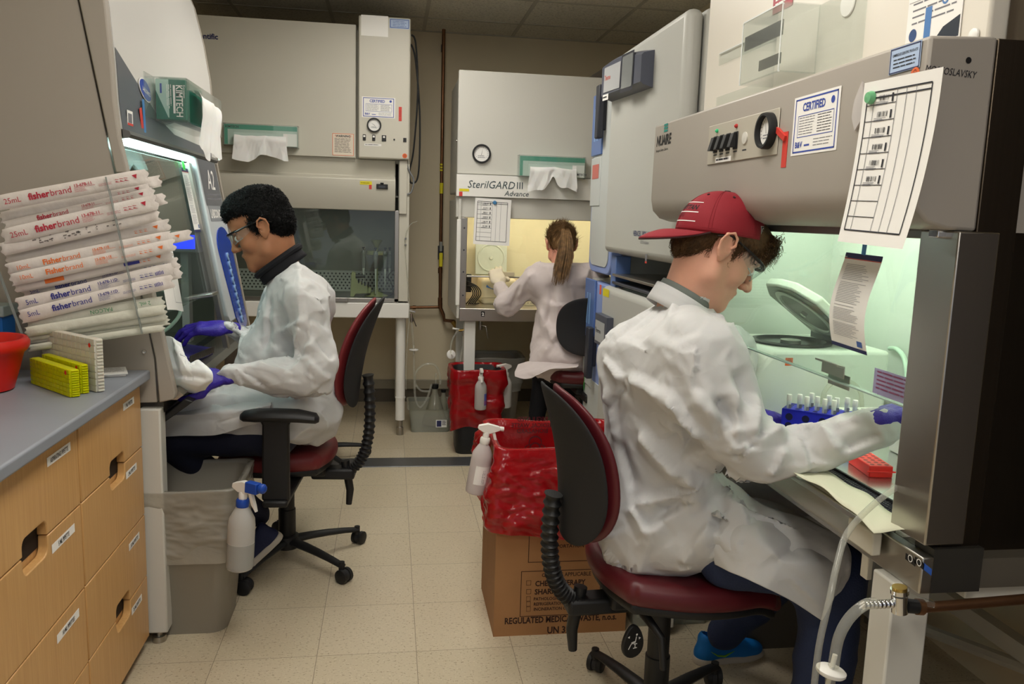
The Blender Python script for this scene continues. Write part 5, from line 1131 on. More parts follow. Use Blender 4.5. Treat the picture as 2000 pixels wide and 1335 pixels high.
    # blue button column on the far post
    n_ = Vector((1, 0, .1785)).normalized(); up_ = Vector((-.1785, 0, 1)).normalized()
    def CF(y, z, off=.0): x = -.655-.1785*(z-.83); return basis(Vector((x, y, z))+n_*off, (0, 1, 0), up_)
    b = MB(); F = CF(3.705, 1.265); hgt = .69/2; b.prism([(-.19, -hgt+.03), (-.165, -hgt), (.15, -hgt), (.185, -hgt+.04), (.185, hgt), (-.185, hgt)], .035, mat('post_pale', (196, 202, 206), rough=.35), F, -.02); col = b.build('control_column', t, bevel=.006)
    b = MB(); F = CF(3.705, 1.21, .0155); rect(b, F, -.16, .2, .17, .4, dg, .0005); b.text('A2', F @ Matrix.Translation((-.06, .27, .001)), .12, M_['paper'], shear=.3); lines(b, F, -.13, .16, .245, .018, 2, M_['inkl'], .006, z=.001)
    rect(b, F, -.14, .135, .17, .2, mat('band_pale', (140, 144, 150), rough=.4), .0004); b.text('LABCONCO', F @ Matrix.Translation((-.12, .15, .001)), .05, M_['paper'], bold=.03, xs=.85); b.build('column_graphic', col, smooth=0)
    b = MB(); cb = mat('panel_blue_deep', (14, 60, 170), rough=.25, coat=.4); pts = []
    for j in range(13): a = R(180-180*j/12); pts.append((.02+.15*math.cos(a)*.95, .0+.09*math.sin(a)))
    pts = [(.17, -.345), (.10, -.37), (.0, -.36), (-.05, -.3)]+pts; pts = [(x, y) for x, y in pts]
    b.prism([(x-.0, y) for x, y in pts], .004, cb, F @ Matrix.Translation((0, 0.02, 0))); kp = b.build('keypad', col, smooth=0)
    for i in range(9):
        b = MB(); z = -.02-.035*i-.0; b.lathe([(.0, .0), (.018, .0), (.018, .005), (.0001, .007)], mat('button_pale', (150, 186, 226), rough=.3), F @ Matrix.Translation((.02+.004*i, z, .004)), 14, False)
        disc(b, F @ Matrix.Translation((.02+.004*i, z, .0)), 0, 0, .008, M_['navy'], .0115, 10); b.build('button', kp)
    # chamber
    St = M_['steel_h']; ch = mat('chamber_left', (150, 152, 142), rough=.32, metal=.75, bump=.03, bscale=15, stretch=(1, 1, 40))
    b = MB(); b.box((-1.40, Y0+.03, .83), (-1.39, 3.93, 1.75), ch); b.box((-1.39, 3.92, .83), (-.80, 3.93, 1.58), ch); b.box((-1.39, Y0+.032, .83), (-.84, Y0+.036, 1.58), ch); b.box((-1.39, Y0+.03, 1.60), (-.86, 3.93, 1.61), M_['white']); b.box((-1.386, Y0+.04, 1.2), (-1.375, 3.92, 1.206), M_['steel']); b.build('work_chamber', t)
    b = MB(); b.box((-1.39, Y0+.03, .822), (-.74, 3.95, .832), St); b.prism([(-.76, .80), (-.66, .80), (-.64, .815), (-.66, .835), (-.76, .835)], 1.3, St, Mxz, Y0+.035); b.build('work_surface', t)
    b = MB()
    for i in range(60): b.box((-.80, 2.72+i*.02, .8335), (-.745, 2.727+i*.02, .8345), M_['dark'])
    b.build('intake_slots', t)
    b = MB(); b.tube([(-.80, Y0+.045, 1.588), (-.80, 3.50, 1.588)], .009, mat('tube_cool', (214, 255, 246), emit=L_TUBE_L), 12); b.build('lamp_tube', t)
    b = MB(); n2 = n_; F = CF(3.065, 1.32, -.02); b.box((-.42, -.262, -.003), (.42, .26, .003), M_['glass'], F); b.build('sash', t)
    b = MB(); b.box((.40, -.5, -.02), (.44, .26, .0), M_['steel'], CF(3.065, 1.32, .0)); b.box((-.05, -.262, -.03), (.05, -.25, .03), M_['steel_h'], CF(3.30, 1.32, 0)); b.build('sash_frame', t, bevel=.002)
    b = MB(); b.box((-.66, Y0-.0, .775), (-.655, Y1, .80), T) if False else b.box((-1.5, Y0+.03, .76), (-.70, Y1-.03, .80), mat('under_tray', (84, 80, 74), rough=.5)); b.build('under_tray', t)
    b = MB(); b.prism([(-.64, .80), (-.615, .79), (-.735, .70), (-.76, .70)], .5, M_['black'], Mxz, Y0+.05); b.build('sill_underside', t, bevel=.004)  # black slab for the sill's underside; its dark shade is put into the colour
    for y in (Y0+.02, Y1-.06):
        b = MB(); b.box((-.765, y-.03, .04), (-.70, y+.03, .78), W if y < 3 else T); lg = b.build('leg', t, bevel=.005)
        b = MB(); b.lathe([(.022, 0), (.022, .02), (.012, .022), (.012, .04)], M_['steel'], Matrix.Translation((-.735, y, 0)), 14); b.build('levelling_foot', lg)
        b = MB(); b.box((-1.5, y-.03, .0), (-1.44, y+.03, .78), T); b.build('leg', t, bevel=.005)
    return CF
CF = hood_left()
# printed card clipped inside the sash, papers on the sash
t = thing('instruction_card', 'narrow printed card with navy ends taped on the left hood sash', 'card', PL(382, 380, (-.66, 0, .83), (1, 0, .1785)))
def navy_card(t, F, w, h, curl=0.):
    b = MB(); g = lambda x, y: Vector((x, y, curl*math.sin((y/h+.5)*math.pi*1.3)))
    def q(x0, y0, x1, y1, m, z, n=1):
        for j in range(n):
            a, c = y0+(y1-y0)*j/n, y0+(y1-y0)*(j+1)/n; Z = Vector((0, 0, z)); b.add([g(x0, a)+Z, g(x1, a)+Z, g(x1, c)+Z, g(x0, c)+Z], [(0, 1, 2, 3)], m, F)
    b.grid(lambda u, v: g((u-.5)*w, (v-.5)*h), 4, 20, M_['paper'], F); q(-w/2, h*.445, w/2, h/2, M_['navy'], .0006, 2); q(-w/2, -h/2, w/2, -h*.46, M_['navy'], .0006, 2); q(-w/2, h*.436, w/2, h*.444, M_['red'], .0006)
    r = random.Random(7); y = h*.38
    while y > -h*.38:
        if r.random() < .86: q(-w*.38, y, w*r.uniform(.1, .36), y+h*.0055, mat('ink_faint', (168, 166, 170), rough=.8), .0007)
        y -= h*.017
    q(w*.26, -h*.44, w*.4, -h*.38, mat('card_blue', (70, 100, 170)), .0008); b.text('Quick Start', F @ Matrix.Translation((-w*.36, h*.458, .004+.6*curl)), h*.03, M_['paper'])
    return b.build('card', t, smooth=60)
navy_card(t, CF(3.415, 1.43, -.012), .105, .25)
b = MB(); F = CF(3.395, 1.565, -.010); b.box((-.012, -.02, 0), (.02, .045, .001), mat('green_tape', (40, 200, 60), rough=.5), F); b.build('green_tape', t, smooth=0)
t = thing('paper_sheet', 'white paper sheet on the left hood sash behind the pipette packs', 'paper', P(340, 560, Y=2.75))
b = MB(); F = CF(2.83, 1.185, .004) @ Matrix.Rotation(R(-8), 4, 'Z'); b.grid(lambda u, v: ((u-.5)*.21, (v-.5)*.25, .006*math.sin(u*5)), 6, 6, M_['paper'], F); frame(b, F, -.02, -.1, .08, .04, .0015, M_['inkl'], .007); b.build('sheet', t)
# instrument with a blue screen
t = thing('counter_display', 'grey box with a glowing blue screen inside the left hood', 'instrument', P(360, 500, Y=3.5)); a = P(330, 492, Y=3.6); c = P(388, 452, Y=3.6)
b = MB(); b.box((a.x, 3.6, a.z), (c.x, 3.7, c.z), mat('instrument_grey', (178, 180, 176), rough=.4)); bd = b.build('case', t, bevel=.006)
b = MB(); F = FR((a.x+c.x)/2+.0, 3.599, (a.z+c.z)/2); w_, h_ = (c.x-a.x), (c.z-a.z); sheet(b, F, w_*.74, h_*.66, mat('blue_screen', (30, 60, 255), emit=2.2)); b.build('screen', bd, smooth=0)
b = MB(); b.box((a.x+.04, 3.62, .833), (a.x+.07, 3.68, a.z), mat('instrument_grey', (178, 180, 176), rough=.4)); b.build('stand', t)
b = MB(); b.tube(cable([P(300, 560, Y=3.3), P(345, 580, Y=3.3), P(352, 610, Y=3.3), P(335, 635, Y=3.3), P(315, 650, Y=3.3)], 0, 0, 40), .007, mat('mint_hose', (190, 214, 196), rough=.35)); tag(b.build('aspirator_hose'), 'pale curved hose inside the left hood above the raised glove', 'hose')
# violet tray in the hood
t = thing('tube_tray', 'dark violet toothed tray on the left hood work surface by the gloves', 'tray', (-.86, 3.15, .835)); vp = mat('violet_plastic', (34, 26, 104), rough=.4)
M = Matrix.Translation((-.73, 3.16, .838)) @ Matrix.Rotation(R(6), 4, 'Y') @ Matrix.Rotation(R(-8), 4, 'Z'); b = MB(); b.box((-.12, -.11, 0), (.03, .14, .03), vp, M); b.build('tray', t, bevel=.004)
b = MB()
for i in range(22): b.box((.03, -.105+i*.011, .012), (.036, -.1+i*.011, .036), M_['steel'], M)
b.build('comb', t)
# wipe box with printed end on the left hood
def wipe_left():
    y0, y1, x0, x1, z0, z1 = 3.02, 3.40, -.795, -.69, 1.69, 1.832; t = thing('wipe_box', 'green and white wipe carton in a clear holder on the left hood front', 'tissue box', (-.74, 3.2, 1.69), 'wipe boxes on the hoods')
    b = MB(); b.box((x0+.005, y0+.004, z0+.005), (x1-.004, y0+.26, z1-.004), M_['green']); b.build('wipe_carton', t, bevel=.002)
    b = MB(); F = FR((x0+x1)/2, y0+.003, (z0+z1)/2); rect(b, F, -.048, .03, -.012, .066, M_['white'], .0003); b.add([(-.048, -.05, .0004), (-.048, .066, .0004), (-.006, .066, .0004), (-.006, -.06, .0004)], [(0, 3, 2, 1)], mat('pale_green_print', (170, 200, 190)), F); b.add([(-.048, -.066, .0006), (-.006, -.066, .0006), (-.048, .03, .0006)], [(0, 1, 2)], M_['green'], F); rect(b, F, -.034, .02, -.028, .052, M_['blue_ink'], .0008)
    G = F @ Matrix.Rotation(R(-90), 4, 'Z'); b.text('KIMTECH', G @ Matrix.Translation((-.05, .018, .001)), .031, M_['white'], bold=.015, xs=.82); b.text('Kimwipes', G @ Matrix.Translation((-.05, .041, .001)), .011, M_['white']); rect(b, G, -.048, .008, .045, .015, M_['paper'], .0009); lines(b, G, -.05, .03, .0, .006, 3, M_['paper'], .002)
    b.build('carton_print', t, smooth=0)
    b = MB(); th = .003; yy = 3.60
    for a, c in (((x0, y0-.002, z0), (x1, y0+.001, z1)), ((x0, y0, z0-.003), (x1, yy, z0)), ((x0, y0, z1), (x1, yy, z1+.003)), ((x1, y0, z0), (x1+.003, y0+.03, z1)), ((x1, y0, z1-.035), (x1+.003, yy, z1)), ((x1, yy-.05, z0), (x1+.003, yy, z1)), ((x0, yy, z0), (x1, yy+.003, z1)), ((x0-.0, y0-.12, z0), (x0+.003, y0, z1))): b.box(a, c, M_['clear'])
    b.build('acrylic_holder', t)
    tissue_sheet('wipe', t, ((x1+.004, y0+.08, z1-.03), (x1+.004, y0+.42, z1-.045)), .2, .035, 8, (1, 0, 0))
wipe_left()
# ---------------------------------------------------------------- pipette packs in a clear rack on the hood side
RK = 2.47
t = thing('pack_rack', 'clear acrylic rack hung on the left hood side, full of paper pipette packs', 'rack', (-.85, 2.55, 1.0))
b = MB()
def plate(pts, y0, y1, m):
    b.prism([(p.x, p.z) for p in pts], y1-y0, m, Matrix(((1, 0, 0, 0), (0, 0, 1, 0), (0, 1, 0, 0), (0, 0, 0, 1))), y0)
A_, B_, C_, D_ = P(-60, 385, Y=RK-.06), P(205, 345, Y=RK-.06), P(276, 652, Y=RK-.06), P(50, 680, Y=RK-.06)
plate([A_, B_, C_, D_], RK+.075, RK+.079, M_['clear'])
for p, q in ((B_, C_), (A_, D_)):
    d = Vector((.0016, 0, 0)); plate([p, p+d, q+d, q], RK-.06, RK-.045, glassy('acrylic_edge', (196, 202, 200), .3, .1))
plate([D_, C_, C_+Vector((0, 0, .003)), D_+Vector((0, 0, .003))], RK-.055, RK+.075, M_['clear']); b.build('acrylic_frame', t)
packm = mat('pack_paper', (226, 218, 212), rough=.55, spec=.4, bump=.35, bscale=30, coat=.15); packw = mat('pack_film', (214, 214, 200), rough=.3, spec=.5, bump=.35, bscale=40)
inks = dict(red=mat('pack_red', (186, 40, 62), rough=.6), orange=mat('pack_orange', (236, 120, 50), rough=.6), blue=mat('pack_blue', (52, 56, 140), rough=.6), green=mat('pack_green', (60, 140, 90), rough=.6), grey=mat('pack_grey', (120, 112, 108), rough=.6))
def pack(label, pl, pr, h, dy, ink, vol=None, brand=None, code=None, film=False, seed=1, flip=False, triangle=True, bold_all=False, smudge=False):
    """long sealed pouch from pixel pl to pr at depth RK+dy"""
    y = RK+dy; a = P(*pl, Y=y); c = P(*pr, Y=y); d = c-a; L = d.length; s = mpp(a); hh = h*s; M = basis(a, d, (0, 0, 1)) if True else None
    t = thing('pipette_pack', label, 'pipette pack', a, 'pipette packs in the clear rack')
    r = np.random.RandomState(seed); nu, nv = 90, 9; V = []; F = []
    for sgn in (1, -1):
        base = len(V)
        for i in range(nu):
            u = i/(nu-1)
            for j in range(nv):
                v = j/(nv-1)*2-1; e = min(1, u*14, (1-u)*9)*max(0, 1-abs(v)**2.4)
                jag = (.004*math.sin(j*5+seed)+.003*r.rand()) if i in (0, nu-1) else 0
                V.append((u*L+jag, v*hh/2*(1-.08*(1-min(1, u*10, (1-u)*10))), sgn*.0065*e**.6+(.0006*sgn)))
        for i in range(nu-1):
            for j in range(nv-1):
                q = (base+i*nv+j, base+(i+1)*nv+j, base+(i+1)*nv+j+1, base+i*nv+j+1); F.append(q if sgn > 0 else q[::-1])
    V = np.array(V); am = np.clip(np.minimum(V[:, 0], L-V[:, 0])/.03, 0, 1)
    wv = wave_noise(V*np.array([1, 1, .0]), 22, seed)*.0022*(1.6-am)+crumple(V*np.array([1, .6, 0]), 60, seed+4)*.0012*(2.2-1.4*am); V[:, 2] += wv; V[:, 1] += wave_noise(V*np.array([1, 0, 0]), 9, seed+2)*.003
    mb = MB(); mb.add(V, F, packw if film else packm, M); mb.build('pouch', t, smooth=45)
    ik = inks[ink]; G = M @ Matrix.Translation((0, 0, .0095)); b = MB(); sz = hh*.62
    if flip: G = G @ Matrix.Translation((L, 0, 0)) @ Matrix.Rotation(math.pi, 4, 'Z')
    x = L*.05
    if vol: b.text(vol, G @ Matrix.Translation((L*.06, -sz*.3, 0)), sz*.8, ik, xs=.95)
    if brand:
        i = len(brand)//2+1 if brand.lower() == 'fisherbrand' else len(brand)
        if brand.lower() == 'fisherbrand': i = 6
        b.text(brand[:i], G @ Matrix.Translation((L*.22, -sz*.3, 0)), sz*.95, ik, bold=.03); tv, _ = text_mesh(brand[:i], sz*.95, 'LEFT', 0., .03, 1.); wd = max(p[0] for p in tv)
        if brand[i:]: b.text(brand[i:], G @ Matrix.Translation((L*.22+wd+.001, -sz*.3, 0)), sz*.95, ik)
    if code:
        b.text(code, G @ Matrix.Translation((L*.52, sz*.14, 0)), sz*.46, ik, bold=.02); rect(b, G, L*.52, sz*.04, L*.66, sz*.07, ik, 0); lines(b, G, L*.52, L*.60, -sz*.08, sz*.1, 4, ik, sz*.025, z=0, seed=seed); lines(b, G, L*.68, L*.77, -sz*.0, sz*.1, 3, ik, sz*.025, z=0, seed=seed+1)
    if triangle:
        for q in range(3):
            x0 = L*(.79+.03*q); b.add([(x0, -sz*.1, 0), (x0+sz*.5, -sz*.2, 0), (x0+sz*.45, -sz*.17, 0), (x0+sz*.1, 0, 0)], [(0, 1, 2, 3)], ik, G); b.add([(x0, sz*.15, 0), (x0+sz*.4, sz*.1, 0), (x0+sz*.38, sz*.15, 0), (x0+sz*.04, sz*.2, 0)], [(0, 1, 2, 3)], ik, G)
        if ink in ('red', 'orange'): b.add([(L*.905, sz*.3, 0), (L*.93, -sz*.12, 0), (L*.94, sz*.36, 0)], [(0, 1, 2)], ik, G)
        else:
            for q in range(6): rect(b, G, L*.89+q*.004, -sz*.25, L*.89+q*.004+.002, sz*.3*(.4+.1*(q % 4)), ik, 0)
    if smudge:
        for q in range(40): x0 = L*(.2+.55*r.rand()); y0 = (r.rand()-.5)*hh*.5; rect(b, G, x0, y0, x0+.012*r.rand(), y0+.003, inks['grey'], 0)
    if b.v: b.build('print', t, smooth=0)
    return t
pk = [
 ('top red-printed paper pipette pack of the stack', (-8, 397), (288, 343), 30, -.045, 'red', '25mL', 'fisherbrand', '13-678-11', 0, 0),
 ('red-printed pack second from the top, mostly covered', (0, 424), (292, 366), 22, .0, 'red', None, None, None, 0, 0),
 ('red-printed pack third from the top, edge only', (10, 440), (300, 376), 22, -.01, 'red', None, 'fisherbrand', '13-678-11', 0, 0),
 ('red-printed pack under the third, brand name clear at its left', (4, 463), (306, 395), 31, -.04, 'red', '25mL', 'fisherbrand', '13-678-11', 0, 0),
 ('grey smudged pack with a red ring below the red packs', (4, 488), (310, 418), 27, -.03, 'red', None, None, None, 2, 0),
 ('plain creased pack between the smudged pack and the orange packs', (12, 508), (330, 440), 24, -.005, 'orange', None, None, None, 0, 0),
 ('upper orange-printed pack', (14, 527), (336, 461), 25, -.03, 'orange', '10mL', 'Fisherbrand', '13-678-11E', 0, 0),
 ('second orange-printed pack', (20, 546), (340, 480), 25, -.04, 'orange', '10mL', 'Fisherbrand', '13-678-11E', 0, 0),
 ('orange-striped pack with blue lettering upside down', (28, 562), (335, 498), 22, -.02, 'orange', None, None, None, 3, 0),
 ('topmost blue-printed pack, half hidden', (42, 573), (346, 512), 22, .0, 'blue', '5mL', 'fisherbrand', '13-678-11D', 0, 0),
 ('middle blue-printed pack', (34, 594), (338, 526), 28, -.03, 'blue', '5mL', 'fisherbrand', '13-678-11D', 0, 0),
 ('lowest blue-printed pack', (38, 617), (336, 548), 28, -.045, 'blue', '5mL', 'fisherbrand', '13-678-11D', 0, 0),
 ('green-printed pack below the blue packs', (50, 632), (318, 588), 26, -.03, 'green', None, None, None, 4, 1),
 ('plain film pack under the green-printed pack', (50, 647), (322, 603), 20, -.045, 'green', None, None, None, 5, 1),
 ('plain film pack third from the bottom', (54, 659), (326, 617), 18, -.03, 'green', None, None, None, 5, 1),
 ('plain film pack second from the bottom', (50, 667), (328, 628), 14, -.02, 'green', None, None, None, 5, 1),
 ('plain film pack at the very bottom of the stack', (56, 677), (320, 641), 14, -.04, 'green', None, None, None, 5, 1),
 ('orange-tipped pack sticking out farthest right', (60, 520), (372, 458), 22, .03, 'orange', None, None, None, 0, 0),
 ('pack behind the red ones, torn end at the upper right', (20, 420), (312, 352), 24, .04, 'red', None, None, None, 0, 0),
 ('pack behind the third red pack, its pale end showing', (30, 455), (322, 388), 24, .03, 'red', None, None, None, 0, 0),
 ('pale pack deep in the stack right of the blue packs', (60, 590), (352, 530), 26, .03, 'blue', None, None, None, 0, 0)]
for i, (lab, a, c, h, dy, ink, vol, br_, code, typ, film) in enumerate(pk):
    t = pack(lab+' in the clear rack', a, c, h, dy, ink, vol, br_, code, film=bool(film), seed=i*3+2, triangle=typ in (0, 3), smudge=typ == 2)
    if typ in (3, 4):
        y = RK+dy; A0 = P(*a, Y=y); C0 = P(*c, Y=y); d = C0-A0; L = d.length; hh = h*mpp(A0); G = basis(A0, d, (0, 0, 1)) @ Matrix.Translation((L, 0, .0105)) @ Matrix.Rotation(math.pi, 4, 'Z'); b = MB()
        if typ == 4: b.text('FALCON', G @ Matrix.Translation((L*.36, -hh*.2, 0)), hh*.42, inks['green']); b.text('2 mL', G @ Matrix.Translation((L*.08, -hh*.2, 0)), hh*.42, inks['green'])
        else: b.text('SOLMEDIA', G @ Matrix.Translation((L*.2, -hh*.1, 0)), hh*.5, inks['blue']) if False else rect(b, G, L*.2, -hh*.15, L*.3, hh*.12, inks['blue'], 0); rect(b, G, L*.68, -hh*.2, L*.8, hh*.2, inks['orange'], 0) if typ == 3 else None
        b.build('reverse_print', t, smooth=0)
# ============================================================ RIGHT: INCUBATORS AND NEAR HOOD
FL = lambda x, y, z: basis((x, y, z), (0, -1, 0), (0, 0, 1))          # right-hand furniture, facing -x
Mxz = Matrix(((1, 0, 0, 0), (0, 0, 1, 0), (0, 1, 0, 0), (0, 0, 0, 1)))
def rr_prism(b, x0, x1, y0, y1, z0, z1, r, m):
    """box x0..x1 whose y-z outline has rounded corners, pushed along x"""
    pts = []
    for cy, cz, a0 in ((y1-r, z1-r, 0), (y0+r, z1-r, 90), (y0+r, z0+r, 180), (y1-r, z0+r, 270)):
        for k in range(6): a = R(a0+90*k/5); pts.append((cy+r*math.cos(a), cz+r*math.sin(a)))
    b.prism(pts, x1-x0, m, Matrix(((0, 0, 1, x0), (1, 0, 0, 0), (0, 1, 0, 0), (0, 0, 0, 1))))
gi = mat('incubator_grey', (186, 186, 180), rough=.4, spec=.4); pb = mat('periwinkle_trim', (140, 160, 214), rough=.4); db = mat('deep_blue_trim', (92, 120, 178), rough=.35)
XI = .985
def incubator_near(z0, z1, label, upper):
    y0, y1 = 2.78, 3.74; t = thing('incubator', label, 'incubator', (1.35, 3.3, z0), 'incubators stacked between the hoods')
    b = MB(); b.box((XI+.07, y0, z0), (1.80, y1, z1), gi); b.build('cabinet', t, bevel=.01)
    b = MB(); b.box((XI, y0+.004, z0+.01), (XI+.065, y1, z1), gi); d = b.build('door', t, bevel=.028, seg=4)
    b = MB()
    if upper:
        for x, z in ((XI+.1, z1-.28), (XI+.15, z1-.24), (XI+.1, z1-.55), (XI+.15, z1-.50)):
            b.lathe([(.013, 0), (.012, .006), (.0001, .008)], M_['white'], basis((x, y0, z), (1, 0, 0), (0, 0, 1)), 14)
        b.build('cover_cap', t)
        # slanted display pod
        q = [P(1198, 130, X=XI), P(1279, 97, X=XI), P(1281, 168, X=XI), P(1198, 197, X=XI)]; yl_, yr_ = q[0].y, q[1].y; zt, zb = q[0].z+.01, q[3].z
        n = 12; rings = []
        for i in range(n+1):
            u = i/n; y = yl_+(yr_-yl_)*u; zz = zt+(q[1].z-zt)*u+.018*math.sin(u*math.pi); zbb = zb+(q[2].z-zb)*u; dp = .05
            rings.append([(XI, y, zbb), (XI-dp*.8, y, zbb+.012), (XI-dp, y, zbb+.02), (XI-dp, y, zz-.02), (XI-dp*.8, y, zz-.01), (XI, y, zz)])
        b = MB(); b.loft(rings, mat('pod_slate', (78, 82, 96), rough=.4)); pod = b.build('display_pod', t, smooth=30)
        zc_ = (q[0].z+q[1].z+q[2].z+q[3].z)/4; F = basis((XI-.0515, (yl_+yr_)/2, zc_+.005), (0, yr_-yl_, (q[1].z+q[2].z-q[0].z-q[3].z)/2), (0, 0, 1))
        W = (yl_-yr_); b = MB(); rect(b, F, -W*.42, -.05, W*.02, .055, mat('pod_pale', (176, 178, 180), rough=.35), .001); rect(b, F, -W*.41, -.085, -W*.25, -.06, M_['paper'], .004); b.text('Thermo', F @ Matrix.Translation((-W*.40, .0, .0016)), .03, mat('soft_red', (200, 110, 100)), bold=.02); lines(b, F, -W*.4, -W*.27, -.075, .01, 1, M_['ink'], .006, z=.005)
        b.build('pod_label', pod, smooth=0)
        b = MB(); rect(b, F, W*.04, -.075, W*.34, .075, mat('pod_slate_dark', (44, 46, 56), rough=.4), .001); rect(b, F, W*.07, -.06, W*.32, .066, mat('screen_grey', (128, 132, 132), rough=.25), .002); b.build('touch_screen', pod, smooth=0)
        b = MB(); F = FL(XI-.0008, P(1208, 96, X=XI).y, z1-.035); rect(b, F, -.0, -.022, .09, .018, M_['yellow'], .0005); rect(b, F, -.09, -.03, -.06, .02, M_['red'], .0005); b.build('tape_label', t, smooth=0)
        q = P(1237, 460, X=XI); b = MB(); F = FL(XI-.0008, q.y, q.z); b.text('HERACELL VIOS 160i', F, .03, mat('blue_grey_print', (60, 70, 110)), xs=.8, bold=.02); b.text('CO2 Incubator', F @ Matrix.Translation((.1, -.028, 0)), .018, M_['inkl']); q = P(1262, 510, X=XI); F = FL(XI-.0008, q.y, q.z); rect(b, F, -.012, -.008, .012, .0, M_['red'], .0005); rect(b, F, -.009, .0, .009, .028, M_['inkl'], .0005); b.build('door_print', d, smooth=0)
    else:
        q = P(1180, 625, X=XI); F = FL(XI-.001, q.y, q.z-.02); b.box((-.045, -.09, 0), (.16, .05, .03), mat('pod_slate', (78, 82, 96), rough=.4), F); rect(b, F, -.035, -.075, .13, .02, mat('pod_pale', (176, 178, 180), rough=.35), .031); b.text('Thermo', F @ Matrix.Translation((-.03, -.035, .032)), .03, M_['ink']); b.build('display_pod', t, bevel=.004)
        b = MB(); q = P(1178, 568, X=XI); F = FL(XI-.0008, q.y, q.z); rect(b, F, .0, -.02, .11, .015, M_['yellow'], .0005); rect(b, F, -.06, -.02, -.03, .025, mat('orange_tape', (230, 90, 50)), .0005); b.build('tape_label', t, smooth=0)
        b = MB()
        for z in (1.115, 1.15): b.box((XI+.02, y0+.02, z), (XI+.6, y1-.1, z+.012), M_['dark'] if z < 1.13 else M_['steel'])
        b.box((XI+.35, y0, 1.105), (1.8, y1, 1.24), M_['black']); b.box((XI+.03, y1-.12, 1.10), (XI+.1, y1-.04, 1.24), db)  # black block stands in the open gap; its shade is put into colour
        b.build('frame_and_gap_shade', t, bevel=.003)
    return t
incubator_near(1.245, 2.12, 'grey incubator on top of the stack nearest the right hood, slate display pod', True)
incubator_near(.12, 1.10, 'grey incubator at the bottom of the nearer stack, behind the capped man', False)
def incubator_far(z0, z1, label, up):
    y0, y1 = 3.80, 4.20; xf = 1.03; t = thing('incubator', label, 'incubator', (1.3, 4.1, z0), 'incubators stacked between the hoods')
    b = MB(); b.box((xf+.06, y0, z0), (1.78, y1+.25, z1), gi); b.build('cabinet', t, bevel=.01)
    b = MB(); rr_prism(b, xf, xf+.058, y0-.03, y1, z0, z1, .07, pb); dr = b.build('door', t, bevel=.006)
    b = MB(); rr_prism(b, xf-.004, xf+.004, y0+.01, y1-.03, z0+.035, z1-.04 if up else z1-.5, .06, mat('incubator_pale', (196, 200, 198), rough=.4)); b.build('door_panel', dr)
    ym = y1-.09; zc = z1-.14 if up else z1-.12
    b = MB(); b.box((xf-.012, y1-.2, zc-.17), (xf, y1-.0, zc+.13), db); rect(b, FL(xf-.0125, y1-.1, zc), -.05, -.1, -.02, .06, mat('pale_lcd', (130, 170, 220), rough=.3), .0006); rect(b, FL(xf-.0125, y1-.1, zc), .0, -.1, .03, .06, mat('pale_lcd', (130, 170, 220), rough=.3), .0006); cp = b.build('control_panel', t, bevel=.003)
    b = MB(); b.box((xf-.05, y1-.26, zc-.1 if up else zc-.36), (xf-.02, y1-.20, zc+.15 if up else zc-.1), mat('handle_slate', (48, 50, 58), rough=.5)); b.box((xf-.022, y1-.245, zc-.06 if up else zc-.3), (xf, y1-.215, zc+.1 if up else zc-.15), mat('handle_slate', (48, 50, 58), rough=.5)); b.build('door_handle', dr, bevel=.006)
    b = MB(); b.box((xf-.008, y1-.19, zc-.42), (xf, y1-.0, zc-.18), mat('incubator_pale', (196, 200, 198), rough=.4)); rect(b, FL(xf-.0085, y1-.1, zc-.25), -.07, -.035, .06, .035, mat('soft_red', (200, 110, 100)), .0006)
    if not up: rect(b, FL(xf-.0085, y1-.06, zc-.38), -.02, -.08, .0, .03, mat('green_tag', (70, 170, 80)), .0006)
    b.build('badge_plate', t, bevel=.002)
    return t
incubator_far(1.14, 2.03, 'blue-trimmed incubator on top of the farther stack, seen edge-on', True)
incubator_far(.14, 1.09, 'blue-trimmed incubator at the bottom of the farther stack, seen edge-on', False)

